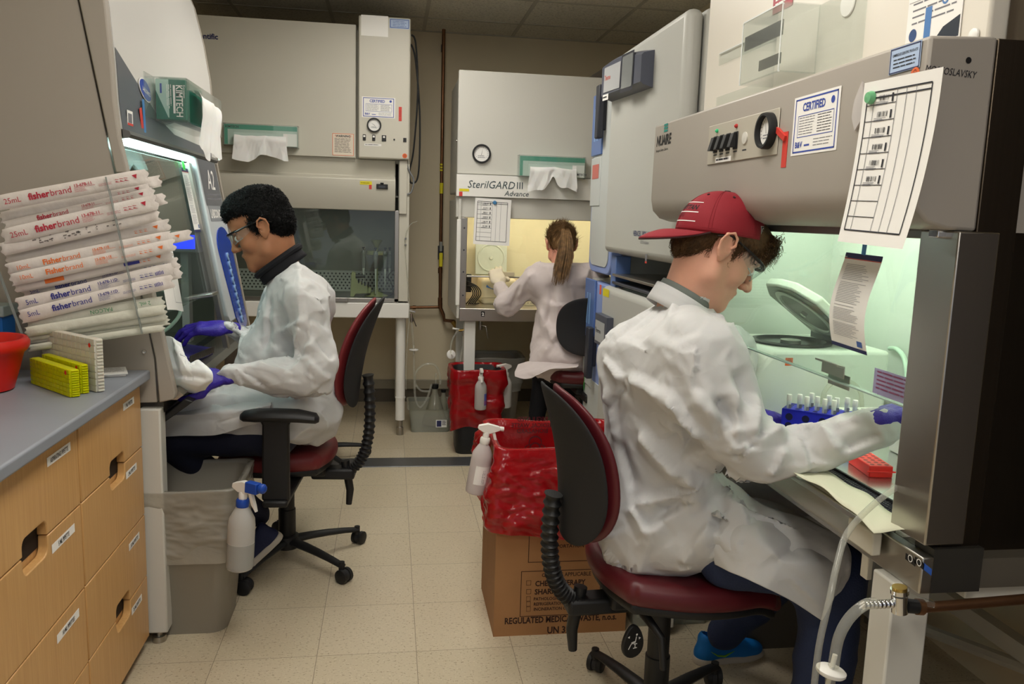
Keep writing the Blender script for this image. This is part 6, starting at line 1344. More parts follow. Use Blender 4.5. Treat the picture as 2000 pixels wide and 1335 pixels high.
def hood_right():
    Y0, Y1 = 1.235, 2.60; t = thing('biosafety_cabinet', 'lit near right biosafety hood with a taupe control canopy, where the capped man works', 'lab hood', (1.3, 1.9, 0), 'biosafety hoods')
    K, W, S = M_['canopy'], mat('warm_white_enamel', (224, 218, 206), rough=.35, spec=.4), M_['steel']
    b = MB(); b.box((1.0, Y0+.085, 1.625), (1.80, Y1+.02, 2.55), W); b.build('upper_housing', t, bevel=.006)
    b = MB(); screw(b, P(1903, 69, X=.998), (-1, 0, 0), .012, M_['white']); q = P(1897, 80, X=.99); b.build('bolt', t)
    prof = [(.836, 1.703), (.834, 1.47), (.842, 1.435), (.865, 1.412), (.90, 1.402), (.955, 1.40), (.955, 1.708)]
    b = MB(); b.prism(prof, Y1-Y0-.0, K, Mxz, Y0); cn = b.build('control_canopy', t, bevel=.006)
    b = MB(); b.prism([(.955, 1.40), (.955, 1.705), (1.06, 1.705), (1.06, 1.40)], Y1-Y0-.03, K, Mxz, Y0+.02); b.build('canopy_rear', t)
    XF = .8345
    q = P(1278, 287, X=XF); b = MB(); F = FL(XF, q.y-.02, q.z); b.text('NUAIRE', F, .043, M_['black'], bold=.03, xs=.9, shear=.1); b.text('Biological Safety Cabinets', F @ Matrix.Translation((0, -.018, 0)), .011, M_['black'], bold=.01)
    for k in range(3): b.add([(.065, .038+.009*k, 0), (.10, .038+.009*k, 0), (.102, .044+.009*k, 0), (.067, .044+.009*k, 0)], [(0, 1, 2, 3)], mat('teal_mark', (30, 140, 130)), F)
    b.build('logo', cn, smooth=0)
    F = FL(XF, 1.926, 1.603); b = MB(); b.box((-.2, -.05, 0), (.2, .05, .003), mat('panel_stone', (180, 174, 160), rough=.4), F); pn = b.build('switch_panel', cn, bevel=.002)
    gauge('pressure_gauge', pn, F @ Matrix.Translation((.158, .004, .003)), .04, .2)
    for x in (-.145, -.105, -.065, -.02):
        b = MB(); b.box((x-.012, -.022, .003), (x+.012, .02, .006), M_['black'], F); b.prism([(-.018, 0), (.018, 0), (.016, .008), (-.018, .017)], .018, M_['black'], F @ Matrix.Translation((x, 0, .006)) @ Matrix(((0, 0, 1, -.009), (1, 0, 0, 0), (0, 1, 0, 0), (0, 0, 0, 1)))); b.build('rocker_switch', pn, bevel=.001)
    for x, c in ((-.14, mat('green_led', (60, 190, 130), rough=.3)), (-.02, mat('red_led', (180, 50, 50), rough=.3))):
        b = MB(); b.lathe([(.005, 0), (.005, .004), (.0001, .008)], c, F @ Matrix.Translation((x, .033, .003)), 12, False); b.build('indicator', pn)
    b = MB(); b.lathe([(.014, 0), (.014, .003), (.0001, .004)], M_['enamel'], F @ Matrix.Translation((.033, .0, .003)), 20, False); b.build('knock_out', pn)
    b = MB(); rect(b, F, -.14, -.048, -.04, -.036, M_['paper'], .004); lines(b, F, -.135, -.045, -.043, .006, 1, M_['ink'], .004, z=.0045)
    for x in (-.145, -.105, -.065, -.02, .033): lines(b, F, x-.012, x+.012, -.029, .005, 1, M_['ink'], .003, z=.0036, rag=.1)
    b.build('panel_print', pn, smooth=0)
    certified(cn, FL(XF, 1.573, 1.604), .18, .118, 4)
    q = P(1531, 258, X=XF); b = MB(); F2 = FL(XF, q.y, q.z); b.box((-.0, -.075, 0), (.022, .0, .001), M_['red'], F2); b.box((-.03, -.012, 0), (.02, .0, .006), M_['red'], F2 @ Matrix.Rotation(R(-28), 4, 'Z')); b.build('red_tape', cn, smooth=0)
    b = MB(); F2 = FL(XF, 1.293, 1.678); sheet(b, F2, .083, .042, mat('pale_blue_card', (176, 196, 226))); frame(b, F2, -.04, -.02, .04, .02, .0018, M_['navy']); b.text('CAMBRIDGE SCIENTIFIC PRODUCTS', F2 @ Matrix.Translation((0, .007, .0012)), .0058, M_['ink'], 'CENTER', bold=.02, xs=.72); lines(b, F2, -.03, .03, .0, .006, 3, M_['ink'], .0018, rag=.1); b.build('blue_sticker', cn, smooth=0)
    b = MB(); q = P(1788, 146, X=XF); F2 = FL(XF, q.y, q.z); disc(b, F2, 0, 0, .012, M_['orange']); biohaz(b, F2, 0, 0, .009, M_['ink']); b.build('biohazard_sticker', cn, smooth=0)
    b = MB(); F2 = FR(0, Y0-.001, 0); q0 = P(1805, 140, Y=Y0); b.text('MOSTOSLAVSKY', basis(q0, P(1893, 152, Y=Y0)-q0, (0, 0, 1)) @ Matrix.Translation((0, 0, .0012)), .0155, M_['ink'], shear=.15, xs=.78); q = P(1891, 118, Y=Y0); disc(b, FR(q.x, q.y, q.z), 0, 0, .005, M_['black']); b.build('handwriting', cn, smooth=0)
    # front post, side sheets
    b = MB(); b.box((.915, Y0-.012, .862), (.99, Y0+.088, 1.40), S); b.build('front_post', t, bevel=.003)
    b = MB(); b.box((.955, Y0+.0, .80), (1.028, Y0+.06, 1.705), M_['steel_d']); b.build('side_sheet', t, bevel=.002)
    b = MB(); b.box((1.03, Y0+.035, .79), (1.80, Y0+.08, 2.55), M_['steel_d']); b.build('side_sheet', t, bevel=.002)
    b = MB(); b.box((1.12, Y0-.0, 1.26), (1.45, Y0+.006, 1.266), M_['chrome']); b.build('side_rail', t)
    b = MB(); b.box((.955, Y1-.03, .85), (1.0, Y1, 1.42), S); b.build('front_post', t, bevel=.003)
    b = MB(); b.box((.93, Y0+.06, 1.385), (.96, Y1-.03, 1.41), mat('lip_grey', (112, 110, 108), rough=.3, metal=.4)); b.box((.9, Y0+.02, 1.388), (.955, Y0+.045, 1.402), M_['chrome']); b.build('hinge', t, bevel=.002)
    # chamber
    ch = mat('chamber_bright', (214, 218, 212), rough=.36, metal=.2, spec=.5)
    b = MB(); b.box((1.47, Y0+.085, .83), (1.48, Y1-.01, 1.62), ch); b.box((.95, Y1-.02, .83), (1.47, Y1-.01, 1.62), ch); b.box((.992, Y0+.09, .85), (1.47, Y0+.10, 1.62), ch); b.box((.96, Y0+.09, 1.61), (1.47, Y1-.02, 1.62), M_['white']); b.build('work_chamber', t)
    b = MB(); b.box((.995, Y0+.09, .85), (1.47, Y1-.02, .86), mat('deck_steel', (200, 204, 200), rough=.22, metal=.9)); b.build('work_surface', t)
    b = MB(); b.box((1.02, Y0+.2, 1.50), (1.07, Y1-.1, 1.53), mat('tube_green', (240, 255, 234), emit=L_TUBE_R)); b.build('lamp_tube', t)
    # grille of square mesh along the front
    b = MB(); g0, g1 = .952, .993
    for i in range(150): y = Y0+.1+i*.0083; b.box((g0, y, .86), (g1, y+.0014, .8615), M_['dark'])
    for i in range(6): x = g0+i*.0082; b.box((x, Y0+.1, .8605), (x+.0013, Y1-.05, .862), M_['dark'])
    b.box((g1-.001, Y0+.1, .858), (g1+.004, Y1-.05, .866), M_['black']); b.box((g0, Y0+.1, .83), (g1, Y1-.05, .832), mat('mesh_bed', (200, 196, 186))); b.build('grille', t)
    # sill: rolled front edge
    pr = [(.906, .788), (.900, .797), (.902, .812), (.918, .84), (.935, .858), (.952, .864), (.952, .80), (.92, .788)]
    b = MB(); b.prism(pr, Y1-Y0-.14, mat('sill_grey', (170, 168, 160), rough=.35, metal=.6), Mxz, Y0+.12); b.build('arm_sill', t, bevel=.003)
    b = MB(); b.box((.912, Y0-.015, .775), (.935, Y1-.02, .842), M_['steel_h']); b.build('front_rail', t, bevel=.003)
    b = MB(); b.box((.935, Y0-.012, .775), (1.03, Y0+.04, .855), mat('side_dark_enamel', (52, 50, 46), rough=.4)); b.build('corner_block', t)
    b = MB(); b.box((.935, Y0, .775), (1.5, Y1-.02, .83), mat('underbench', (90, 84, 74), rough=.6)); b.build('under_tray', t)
    b = MB(); F = FL(.9115, 0, 0)
    def box_on(px0, py0, px1, py1, m, z=.0008): a = P(px0, py0, X=.9112); c = P(px1, py1, X=.9112); b.add([(a.x, a.y, a.z), (c.x, c.y, a.z-.002), (c.x, c.y, c.z), (a.x, a.y, c.z+.002)], [(3, 2, 1, 0)], m); return a, c
    box_on(1769, 1079, 1787, 1106, M_['black']); box_on(1787, 1086, 1804, 1113, M_['black']); box_on(1804, 1098, 1819, 1124, mat('label_blue_d', (30, 80, 170))); box_on(1680, 1046, 1706, 1070, mat('rail_plate', (150, 156, 150), rough=.4))
    for px, py in ((1778, 1090), (1795, 1098)):
        a = P(px, py, X=.9108); disc(b, FL(a.x, a.y, a.z), 0, 0, .0065, M_['paper'], .0002); disc(b, FL(a.x, a.y, a.z), 0, 0, .0048, M_['black'], .0004)
    b.build('rail_labels', t, smooth=0)
    b = MB(); a = P(1690, 1040, X=.89); b.box((.885, 1.325, .80), (.905, 1.41, .845), M_['enamel2']); b.build('sill_bracket', t, bevel=.004)
    b = MB(); b.box((1.03, Y0+.02, .745), (1.80, Y0+.05, .80), M_['enamel']); disc(b, FR(1.165, Y0+.0195, .775), 0, 0, .008, M_['black'], .0006); b.build('side_frame_rail', t, bevel=.003)
    for x, y in ((.925, Y0+.06), (1.72, Y0+.06), (.925, Y1-.06), (1.72, Y1-.06)):
        b = MB(); b.box((x-.03, y-.03, .03), (x+.045, y+.035, .775), M_['enamel']); lg = b.build('leg', t, bevel=.004)
        b = MB(); b.lathe([(.022, 0), (.022, .02), (.012, .022), (.012, .03)], M_['steel'], Matrix.Translation((x, y, 0)), 14); b.build('levelling_foot', lg)
    b = MB(); b.tube([(1.75, Y0+.1, .35), (1.75, Y1-.1, .05)], .02, M_['enamel2'], 8); b.box((1.7, Y0+.05, .25), (1.74, Y1, .30), M_['enamel2']); b.build('brace', t)
    # sash
    b = MB(); b.box((.947, Y0+.075, 1.075), (.953, Y1-.03, 1.41), M_['glass']); b.build('sash', t)
    b = MB(); b.box((.944, Y0+.075, 1.0735), (.956, Y1-.03, 1.0765), mat('glass_edge', (150, 170, 160), rough=.2)); b.build('sash_edge', t)
    b = MB(); F = FL(.947, 1.615, 1.098); b.box((-.045, -.013, 0), (.045, .013, .003), M_['steel'], F); b.prism([(0, 0), (.02, .006), (.02, .01), (0, .006)], .09, S, F @ Matrix(((0, 0, 1, -.045), (0, 1, 0, .008), (1, 0, 0, 0), (0, 0, 0, 1)))); b.box((-.03, -.036, -.008), (.055, -.006, -.006), M_['steel'], F); b.build('sash_handle', t, bevel=.001)
    b = MB(); F = FL(.9465, 1.405, 1.105); sheet(b, F, .12, .05, glassy('label_film', (200, 190, 220), .35, .2)); lines(b, F, -.05, .05, .018, .008, 5, mat('violet_print', (120, 60, 90)), .003, rag=.15); b.build('sash_label', t, smooth=0)
hood_right()
# things on the upper housing of the right hood
t = thing('glove_holder', 'empty clear acrylic holder on the white upper front of the right hood', 'holder', (.95, 2.2, 1.72))
b = MB(); y0, y1, z0, z1, x0, x1 = 1.90, 2.12, 1.76, 1.915, .905, .998; th = .003; CL = M_['clear']
for a, c in (((x0, y0, z0), (x0+th, y1, z1)), ((x0, y0, z0), (x1, y0+th, z1)), ((x0, y1, z0), (x1, y1+th, z1)), ((x0, y0, z0), (x1, y1, z0+th)), ((x1-th, y1, z0), (x1, 2.50, z0+.025)), ((x1-th, y1, z1-.035), (x1, 2.50, z1)), ((x1-th, 1.70, z0), (x1, y0, z1)), ((x0, y0, z1), (x1, y1, z1+th))): b.box(a, c, CL)
b.box((x0+.004, y0+.005, z0+.085), (x0+.007, y1-.005, z0+.12), mat('silver_band', (150, 150, 146), rough=.25, metal=.8)); b.box((x0+.004, y0+.005, z0+.02), (x0+.007, y0+.12, z0+.045), mat('silver_band', (150, 150, 146), rough=.25, metal=.8)); b.build('acrylic_body', t)
b = MB()
for z in (z0, z1-th):
    for y in (y0, y1): b.box((x0-.001, y-.001, z), (x0+.002, y+.002, z+.003), mat('acrylic_lit_edge', (235, 238, 236), rough=.2))
b.box((x0-.001, y0, z0), (x0+.001, y0+.003, z1), mat('acrylic_lit_edge', (235, 238, 236), rough=.2)); b.box((x0-.001, y1, z0), (x0+.001, y1+.003, z1), mat('acrylic_lit_edge', (235, 238, 236), rough=.2)); b.box((x0-.001, y0, z1), (x0+.001, y1, z1+.003), mat('acrylic_lit_edge', (235, 238, 236), rough=.2)); b.box((x1-.004, y1, z1-.002), (x1-.001, 2.50, z1+.001), mat('acrylic_lit_edge', (235, 238, 236), rough=.2)); b.build('lit_edge', t)  # bright strips; light caught by the acrylic edges is put into their colour
b = MB(); q = P(1529, 8, X=.999); sheet(b, FL(.9985, q.y, q.z+.02), .11, .07, mat('wine_sticker', (170, 40, 60), rough=.4)); lines(b, FL(.9985, q.y, q.z+.02), -.04, .04, -.005, .01, 2, M_['paper'], .004, z=.0012); tag(b.build('wine_sticker', smooth=0), 'wine-red sticker at the top of the white upper front of the right hood', 'sticker')
b = MB(); q = P(1657, 6, X=.999); b.lathe([(.028, 0), (.03, .001), (.028, .003), (.0001, .004)], M_['white'], FL(.999, q.y, q.z), 32, False); tag(b.build('port_cover'), 'round white port cover on the upper front of the right hood', 'cover')
t = thing('leaflet', 'glossy white and blue leaflet taped on the upper front of the right hood', 'leaflet', P(1825, 80, X=.998)); a = P(1777, 0, X=.9985); c = P(1874, 78, X=.9985)
b = MB(); F = FL(.9985, (a.y+c.y)/2, (a.z+c.z)/2+.05); w_, h_ = (a.y-c.y), (a.z-c.z)+.1; sheet(b, F, w_, h_, M_['paper'], .001); LB = mat('leaflet_blue', (70, 120, 180), rough=.4)
rect(b, F, -w_*.15, -h_*.42, -w_*.03, -h_*.12, LB, .0014); disc(b, F, -w_*.36, -h_*.33, .012, mat('leaflet_deep', (40, 70, 120)), .0014); b.add([(w_*.02, -h_*.46, .0014), (w_*.48, -h_*.46, .0014), (w_*.48, -h_*.28, .0014), (w_*.2, -h_*.34, .0014)], [(0, 1, 2, 3)], mat('leaflet_dark', (40, 48, 60), rough=.3), F)
disc(b, F, w_*.2, -h_*.1, .010, LB, .0014); disc(b, F, w_*.2, -h_*.1, .006, M_['paper'], .0017); rect(b, F, w_*.2, -h_*.12, w_*.42, -h_*.07, mat('leaflet_deep', (40, 70, 120)), .0018); lines(b, F, -w_*.4, w_*.4, h_*.0, .012, 5, M_['inkl'], .003, z=.0013); rect(b, F, -w_*.48, -h_*.03, w_*.48, -h_*.026, M_['inkl'], .0014); b.build('sheet', t, smooth=0)
# big log sheet hanging from the canopy, held by a green magnet
M = basis(P(1743, 316, X=.815)+Vector((0, .0, 0)), (0.03, -1, -.03), (-.02, .13, 1)); 
hh = .285
log_sheet('log_sheet', 'large log sheet with bar codes under a green magnet on the taupe canopy', M, .20, .272, 4, (mat('green_magnet', (110, 180, 130), rough=.3), -.36, .40, .011), .03)
b = MB(); q = P(1678, 205, X=.834); b.prism([(0, 0), (.02, .03), (.03, .0), (.026, -.04), (.01, -.055), (-.004, -.03)], .003, glassy('tape_scrap', (236, 232, 230), .5, .3), FL(.8335, q.y+.012, q.z+.01)); tag(b.build('tape_scrap'), 'crumpled clear tape scrap left of the green magnet', 'tape')
b = MB(); q = P(1688, 488, X=.944); F = FL(.944, q.y, q.z+.01); b.box((-.006, -.02, 0), (.008, .03, .001), mat('blue_tape', (70, 130, 190), rough=.5), F @ Matrix.Rotation(R(-5), 4, 'Z')); tag(b.build('blue_tape'), 'strip of blue tape holding the navy-headed card on the right sash', 'tape')
t = thing('instruction_card', 'curled card with navy header and foot taped to the right hood sash', 'card', P(1668, 590, X=.93)); navy_card(t, basis(P(1668, 590, X=.935), (.0, -1, -.02), (-.0, .06, 1)), .132, .195, .014)
# ---------------- centrifuge with its lid open
Yc = 2.12; A = P(1512, 684, Y=Yc); B = P(1734, 679, Y=Yc); zt = A.z; cw = mat('centrifuge_shell', (228, 232, 222), rough=.35, spec=.5)
t = thing('centrifuge', 'white benchtop centrifuge with its lid open inside the right hood', 'centrifuge', ((A.x+B.x)/2, Yc+.15, .861))
xl, xr = A.x, B.x+.01; b = MB()
b.prism([(xl-.055, .862), (xl-.06, .93), (xl-.05, zt-.065), (xl+.005, zt), (xr, zt), (xr, .862)], .34, cw, Mxz, Yc); bd = b.build('housing', t, bevel=.012, seg=3)
b = MB(); M = basis(P(1541, 706, Y=Yc-.001), (1, 0, 0), (0, 0, 1)); sheet(b, M, .022, .022, M_['orange']); biohaz(b, M, 0, .001, .009, M_['ink'], .001); b.build('biohazard_sticker', bd, smooth=0)
b = MB(); q = P(1479, 690, X=xl-.03); b.lathe([(.014, 0), (.016, .004), (.013, .016), (.0001, .018)], mat('knob_navy', (36, 40, 96), rough=.35), Matrix.Translation((xl-.03, Yc+.06, zt-.035)) @ Matrix.Rotation(R(-50), 4, 'Y'), 20, False); b.build('dial_knob', t)
ctr = Vector((xl+.125, Yc+.15, zt+.001)); b = MB(); b.lathe([(.115, 0), (.118, .006), (.1, .008), (.095, .0)], M_['black'], Matrix.Translation(ctr), 40, False); b.lathe([(.0, .0), (.096, .0)], mat('bowl_dark', (24, 28, 34), rough=.25), Matrix.Translation(ctr), 40, False); b.lathe([(.03, 0), (.03, .008), (.0001, .009)], M_['steel'], Matrix.Translation(ctr), 20, False); b.build('rotor_bowl', t)
H = Vector((xl+.27, Yc+.16, zt+.012)); ang = R(38); ld = Vector((-math.cos(ang), 0, math.sin(ang))); M = basis(H, ld, (0, 1, 0))   # z = ld x y -> up and right
b = MB(); L = .255; hw = .15
out = [(0, -hw*.82), (L*.75, -hw), (L*.97, -hw*.55), (L, 0), (L*.97, hw*.55), (L*.75, hw), (0, hw*.82)]
zz = M @ Vector((0, 0, 1))-M @ Vector((0, 0, 0)); sg = 1 if zz.z < 0 else -1
b.prism(out, -sg*.03 if False else .028*(-1 if zz.z < 0 else 1), cw, M); lid = b.build('lid', t, bevel=.006)
b = MB(); u = -1 if zz.z >= 0 else 1; Mi = M @ Matrix.Translation((0, 0, .0012*u)) 
b.prism([(x*.95+.006, y*.93) for x, y in out], .002*u, mat('lid_inner', (140, 142, 134), rough=.3, metal=.3), M); b.lathe([(.1, 0), (.104, .004*u), (.088, .005*u), (.085, .0)], cw, M @ Matrix.Translation((L*.5, 0, .002*u)), 40, False); b.lathe([(.01, 0), (.01, .01*u), (.0001, .011*u)], M_['chrome'], M @ Matrix.Translation((L*.5, 0, .002*u)), 16, False); b.build('lid_liner', lid)
b = MB(); b.box((xl+.262, Yc+.03, zt-.002), (xl+.285, Yc+.29, zt+.025), M_['dark']); b.build('hinge', t, bevel=.003)
Y = 2.0; b = MB(); b.tube(cable([P(1738, 680, Y=2.2), P(1752, 682, Y=2.15), P(1766, 700, Y=2.1), P(1772, 740, Y=2.05), P(1772, 790, Y=2.0)], 0, 0, 40), .007, mat('mint_hose', (190, 214, 196), rough=.35)); tag(b.build('hose'), 'pale hose arching behind the right edge of the open centrifuge', 'hose')
b = MB(); b.tube(cable([P(1606, 790, Y=2.1), P(1610, 765, Y=2.1), P(1630, 745, Y=2.1), P(1660, 745, Y=2.1), P(1680, 765, Y=2.1), P(1684, 800, Y=2.1)], 0, 0, 50), .006, M_['tube']); tag(b.build('tubing_loop'), 'clear tubing loop standing in front of the centrifuge', 'tubing')
# white reagent box with chrome knob and the tall card behind the sleeve
t = thing('reagent_rack', 'white block rack right of the blue tube rack in the right hood', 'rack', P(1670, 830, Z=.86)); a = P(1626, 850, Z=.86)
b = MB(); b.box((a.x, a.y-.02, .861), (a.x+.17, a.y+.09, .915), cw); bb = b.build('block', t, bevel=.004); b = MB()
for i in range(6):
    for j in range(3): disc(b, Matrix.Translation((a.x+.025+i*.024, a.y+.01+j*.026, .915)), 0, 0, .008, mat('hole_grey', (150, 156, 146)), .001, 12)
b.build('hole', bb, smooth=0)
# blue rack with tubes
RB = mat('rack_blue', (30, 36, 190), rough=.35, spec=.5); RT = Matrix.Translation((1.03, 1.99, .861)) @ Matrix.Rotation(R(-40), 4, 'Z')
t = thing('tube_rack', 'royal blue tube rack with white-capped tubes held by the capped man', 'tube rack', (1.08, 1.96, .861))
b = MB(); Lr, Wr, Hr = .21, .085, .062; b.box((0, 0, Hr-.006), (Lr, Wr, Hr), RB, RT); b.box((0, 0, 0), (Lr, .004, Hr), RB, RT); b.box((0, Wr-.004, 0), (Lr, Wr, Hr), RB, RT); b.box((0, 0, 0), (.004, Wr, Hr), RB, RT); b.box((Lr-.004, 0, 0), (Lr, Wr, Hr), RB, RT); rk = b.build('rack_body', t, bevel=.0015)
b = MB()
for i in range(5):
    for z in (.018, .042): disc(b, RT @ basis((.02+i*.042+(z > .03)*.0, -.0006, z), (1, 0, 0), (0, 0, 1)), 0, 0, .0095, mat('hole_dark', (12, 12, 60)), .0002, 16)
for i in range(9):
    for j in range(4): disc(b, RT @ Matrix.Translation((.014+i*.0225, .014+j*.019, Hr)), 0, 0, .0065, mat('hole_dark', (12, 12, 60)), .0004, 14)
b.build('hole', rk, smooth=0)
tubw = mat('tube_white', (232, 236, 232), rough=.35, trans=.3, ior=1.2)
spots = [(0, 0, 'leftmost'), (1, 1, 'second from the left'), (2, 0, 'front, third from the left'), (2, 3, 'rear, near the left'), (3, 1, 'middle front'), (4, 3, 'rear middle'), (4, 0, 'front middle'), (5, 2, 'centre'), (5, 0, 'nearest the sleeve in front'), (6, 3, 'rear right of centre'), (7, 2, 'rightmost')]
first = None
for i, j, wd in spots:
    p = RT @ Vector((.014+i*.0225, .014+j*.019, Hr-.03)); lab = 'white screw-cap tube standing %s in the royal blue rack' % wd
    if first is None:
        first = thing('sample_tube', lab, 'tube', p, 'sample tubes in the blue rack')
        b = MB(); b.lathe([(.0045, 0), (.0058, .004), (.0058, .05)], tubw, Matrix.Translation(p), 16); rect(b, Matrix.Translation(p) @ basis((0, -.0062, .033), (1, 0, 0), (0, 0, 1)), -.004, -.006, .004, .008, M_['inkl'], .0); b.build('tube_body', first)
        b = MB(); b.lathe([(.0064, .05), (.0066, .052), (.0066, .066), (.006, .067)], M_['white'], Matrix.Translation(p), 18); b.build('screw_cap', first)
    else:
        o = copy_tree(first); o.location = p; o['label'] = lab
# red tube rack
t = thing('tube_rack', 'bright red small rack with round holes at the right hood front', 'tube rack', (1.09, 1.7, .861)); RR_ = mat('rack_red', (255, 46, 44), rough=.35, sss=.1)
RM = Matrix.Translation(P(1697, 932, Z=.86)) @ Matrix.Rotation(R(-8), 4, 'Z'); b = MB(); b.box((0, 0, 0), (.052, .11, .026), RR_, RM); b.box((-.006, -.004, .012), (.058, 0, .016), RR_, RM); rb = b.build('rack_body', t, bevel=.002)
b = MB()
for i in range(3):
    for j in range(6): disc(b, RM @ Matrix.Translation((.01+i*.016, .012+j*.017, .026)), 0, 0, .005, mat('hole_red', (150, 16, 20)), .0004, 12)
b.build('hole', rb, smooth=0)
t = thing('paper_towel', 'folded paper towel lying over the front grille of the right hood', 'paper towel', (.93, 1.42, .842))
b = MB(); b.grid(lambda u, v: (.865+.085*v+.012*math.sin(u*4), 1.68-.40*u, .8675+.012*(1-v)*math.sin(u*3.1)*.5+.003*math.sin(u*17+v*5)), 24, 6, mat('towel', (214, 214, 190), rough=.9)); o = b.build('sheet', t); o.modifiers.new('s', 'SOLIDIFY').thickness = .001
b = MB(); b.box((1.22, 1.62, .861), (1.3, 1.80, .95), M_['white']); tag(b.build('reagent_box', bevel=.003), 'white carton behind the raised right sleeve cuff in the right hood', 'box')
# ---------------- gas tap, hoses, copper pipe, things under the bench
t = thing('gas_tap', 'chrome gas tap with a ridged hose barb on the right hood leg', 'tap', P(1755, 1180, Y=1.2)); Y = 1.17
b = MB(); b.tube([P(1757, 1162, Y=Y), P(1757, 1195, Y=Y)], .013, M_['chrome'], 16); b.tube([P(1757, 1150, Y=Y), P(1757, 1158, Y=Y)], .0145, M_['chrome'], 16); pts = []; rs = []
for k in range(24): pts.append(P(1745-2.6*k, 1178+.12*k, Y=Y)); rs.append(.0075 if k % 3 else .0062)
b.tube(pts, rs, M_['chrome'], 14); b.build('tap_body', t); b = MB(); b.tube([P(1757, 1145, Y=Y), P(1757, 1151, Y=Y)], .012, M_['brass'], 16); b.build('brass_cap', t)
b = MB(); b.tube([P(1768, 1182, Y=Y), P(1790, 1184, Y=Y)], .012, M_['black'], 14); b.tube([P(1790, 1184, Y=Y), P(1801, 1185, Y=Y)], .0135, M_['copper'], 14); b.build('coupling', t)
b = MB(); b.prism([(-.01, .008), (.052, -.016), (.052, -.026), (-.006, -.01)], .006, M_['clear'], basis(P(1768, 1158, Y=Y), (1, 0, 0), (0, 0, 1))); b.build('lever', t)
b = MB(); b.tube([P(1803, 1186, Y=1.2), P(1900, 1178, Y=1.2), P(2060, 1164, Y=1.2)], .009, M_['copper'], 14); tag(b.build('copper_pipe'), 'brown copper pipe running right under the near right hood', 'pipe')
t = thing('gas_hose', 'clear hose with a white disc filter bending down from the chrome gas tap', 'hose', P(1640, 1320, Y=1.15)); Y = 1.15
b = MB(); b.tube(cable([P(1712, 1178, Y=Y), P(1690, 1180, Y=Y), P(1660, 1205, Y=Y), P(1638, 1245, Y=Y), P(1628, 1300, Y=Y)], 0, 0, 50), .0088, M_['tube'], 16); b.tube([P(1622, 1315, Y=Y), P(1619, 1400, Y=Y)], .008, M_['tube'], 14); b.build('clear_tube', t)
b = MB(); filter_disc(b, P(1623, 1311, Y=Y), (.15, .0, 1), .024); b.build('disc_filter', t)
b = MB(); b.tube(cable([P(1752, 950, Y=1.32), P(1700, 990, Y=1.27), P(1655, 1040, Y=1.2), P(1635, 1100, Y=1.16), P(1620, 1170, Y=1.13), P(1600, 1260, Y=1.12), P(1588, 1360, Y=1.12)], 0, 0, 80), .0055, M_['tube'], 12); tag(b.build('aspirator_hose'), 'long thin clear hose falling over the right hood sill to the floor', 'hose')
b = MB(); q = P(1697, 1100, X=.96); b.box((.95, q.y-.012, q.z-.03), (.962, q.y+.012, q.z+.02), M_['white']); tag(b.build('outlet_box', bevel=.002), 'small white box hanging below the right hood front rail', 'box')
# clear bin of pipettes and a dark bin under the hood
t = thing('pipette_bin', 'clear floor bin packed with upright pipettes behind the capped man\'s chair', 'bin', (.98, 2.60, 0)); b = MB(); M = Matrix.Translation((.985, 2.66, 0)); shell(b, M, [(0, .27, .15), (.30, .28, .16)], glassy('tub_plastic', (226, 228, 220), .22, .15), .003, .01); b.build('bin_body', t)
for i in range(14):
    b = MB(); x = .865+.0185*i; b.tube([(x, 2.66+.02*(-1)**i, .006), (x+.012*math.sin(i*2.1), 2.66, .28+.01*math.sin(i))], .006, mat('wrap_white', (200, 202, 196), rough=.4), 8); pb_ = b.build('pipette', t)
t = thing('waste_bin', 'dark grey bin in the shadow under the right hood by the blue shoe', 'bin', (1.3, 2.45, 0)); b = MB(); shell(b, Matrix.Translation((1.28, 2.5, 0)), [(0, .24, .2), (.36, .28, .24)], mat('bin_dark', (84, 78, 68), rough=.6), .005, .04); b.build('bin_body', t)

t = thing('added_dark_cabinet', 'added dark cabinet out of view beside the camera, darkening the right hood steel reflections', 'cabinet', (1.55, 0.0, 0)); dkc = mat('added_cabinet_brown', (58, 48, 38), rough=.4)  # added, out of view: darkens what the right hood steel reflects
b = MB(); b.box((1.27, -1.0, .06), (1.84, .95, 2.3), dkc); b.build('body', t, bevel=.006)
for y0, y1 in ((-.99, -.03), (-.02, .94)):
    b = MB(); b.box((1.25, y0, .08), (1.268, y1, 2.28), dkc); d_ = b.build('door', t, bevel=.003); b = MB(); b.tube([(1.235, y1-.06 if y0 < -.5 else y0+.06, 1.0), (1.235, y1-.06 if y0 < -.5 else y0+.06, 1.3)], .008, M_['chrome'], 10); b.build('handle', d_)
b = MB(); b.box((1.3, -.95, 0), (1.8, .9, .06), M_['black']); b.build('plinth', t)
# ============================================================ PEOPLE
def px_of(V):
    q = V-np.array([0, 0, CAM_H]); z = q@_f; return 1000+FPX*(q@_rt)/z, 667.5-FPX*(q@_up)/z, z
def snapper(V, N):
    """nearest visible surface point under a sight line"""
    x, y, z = px_of(V); vis = ((V-np.array([0, 0, CAM_H]))*N).sum(1) < 0
    def s(px, py):
        d = np.hypot(x-px, y-py)+np.where(vis, 0, 500); k = np.where(d < d.min()+5)[0]; return V[k[np.argmin(z[k])]]
    return s
gown_m = mat('gown_nonwoven', (200, 200, 200), rough=.6, spec=.25, bump=.3, bscale=13, sss=.04, btype='crease')
gown_p = mat('gown_pinkish', (206, 194, 192), rough=.62, spec=.25, bump=.3, bscale=13, btype='crease')
for m in (gown_m, gown_p):
    nt = m.node_tree; b_ = nt.nodes['Principled BSDF']; b_.inputs['Sheen Weight'].default_value = .2
nitrile = mat('nitrile_violet', (52, 34, 150), rough=.42, spec=.5, bump=.25, bscale=160)
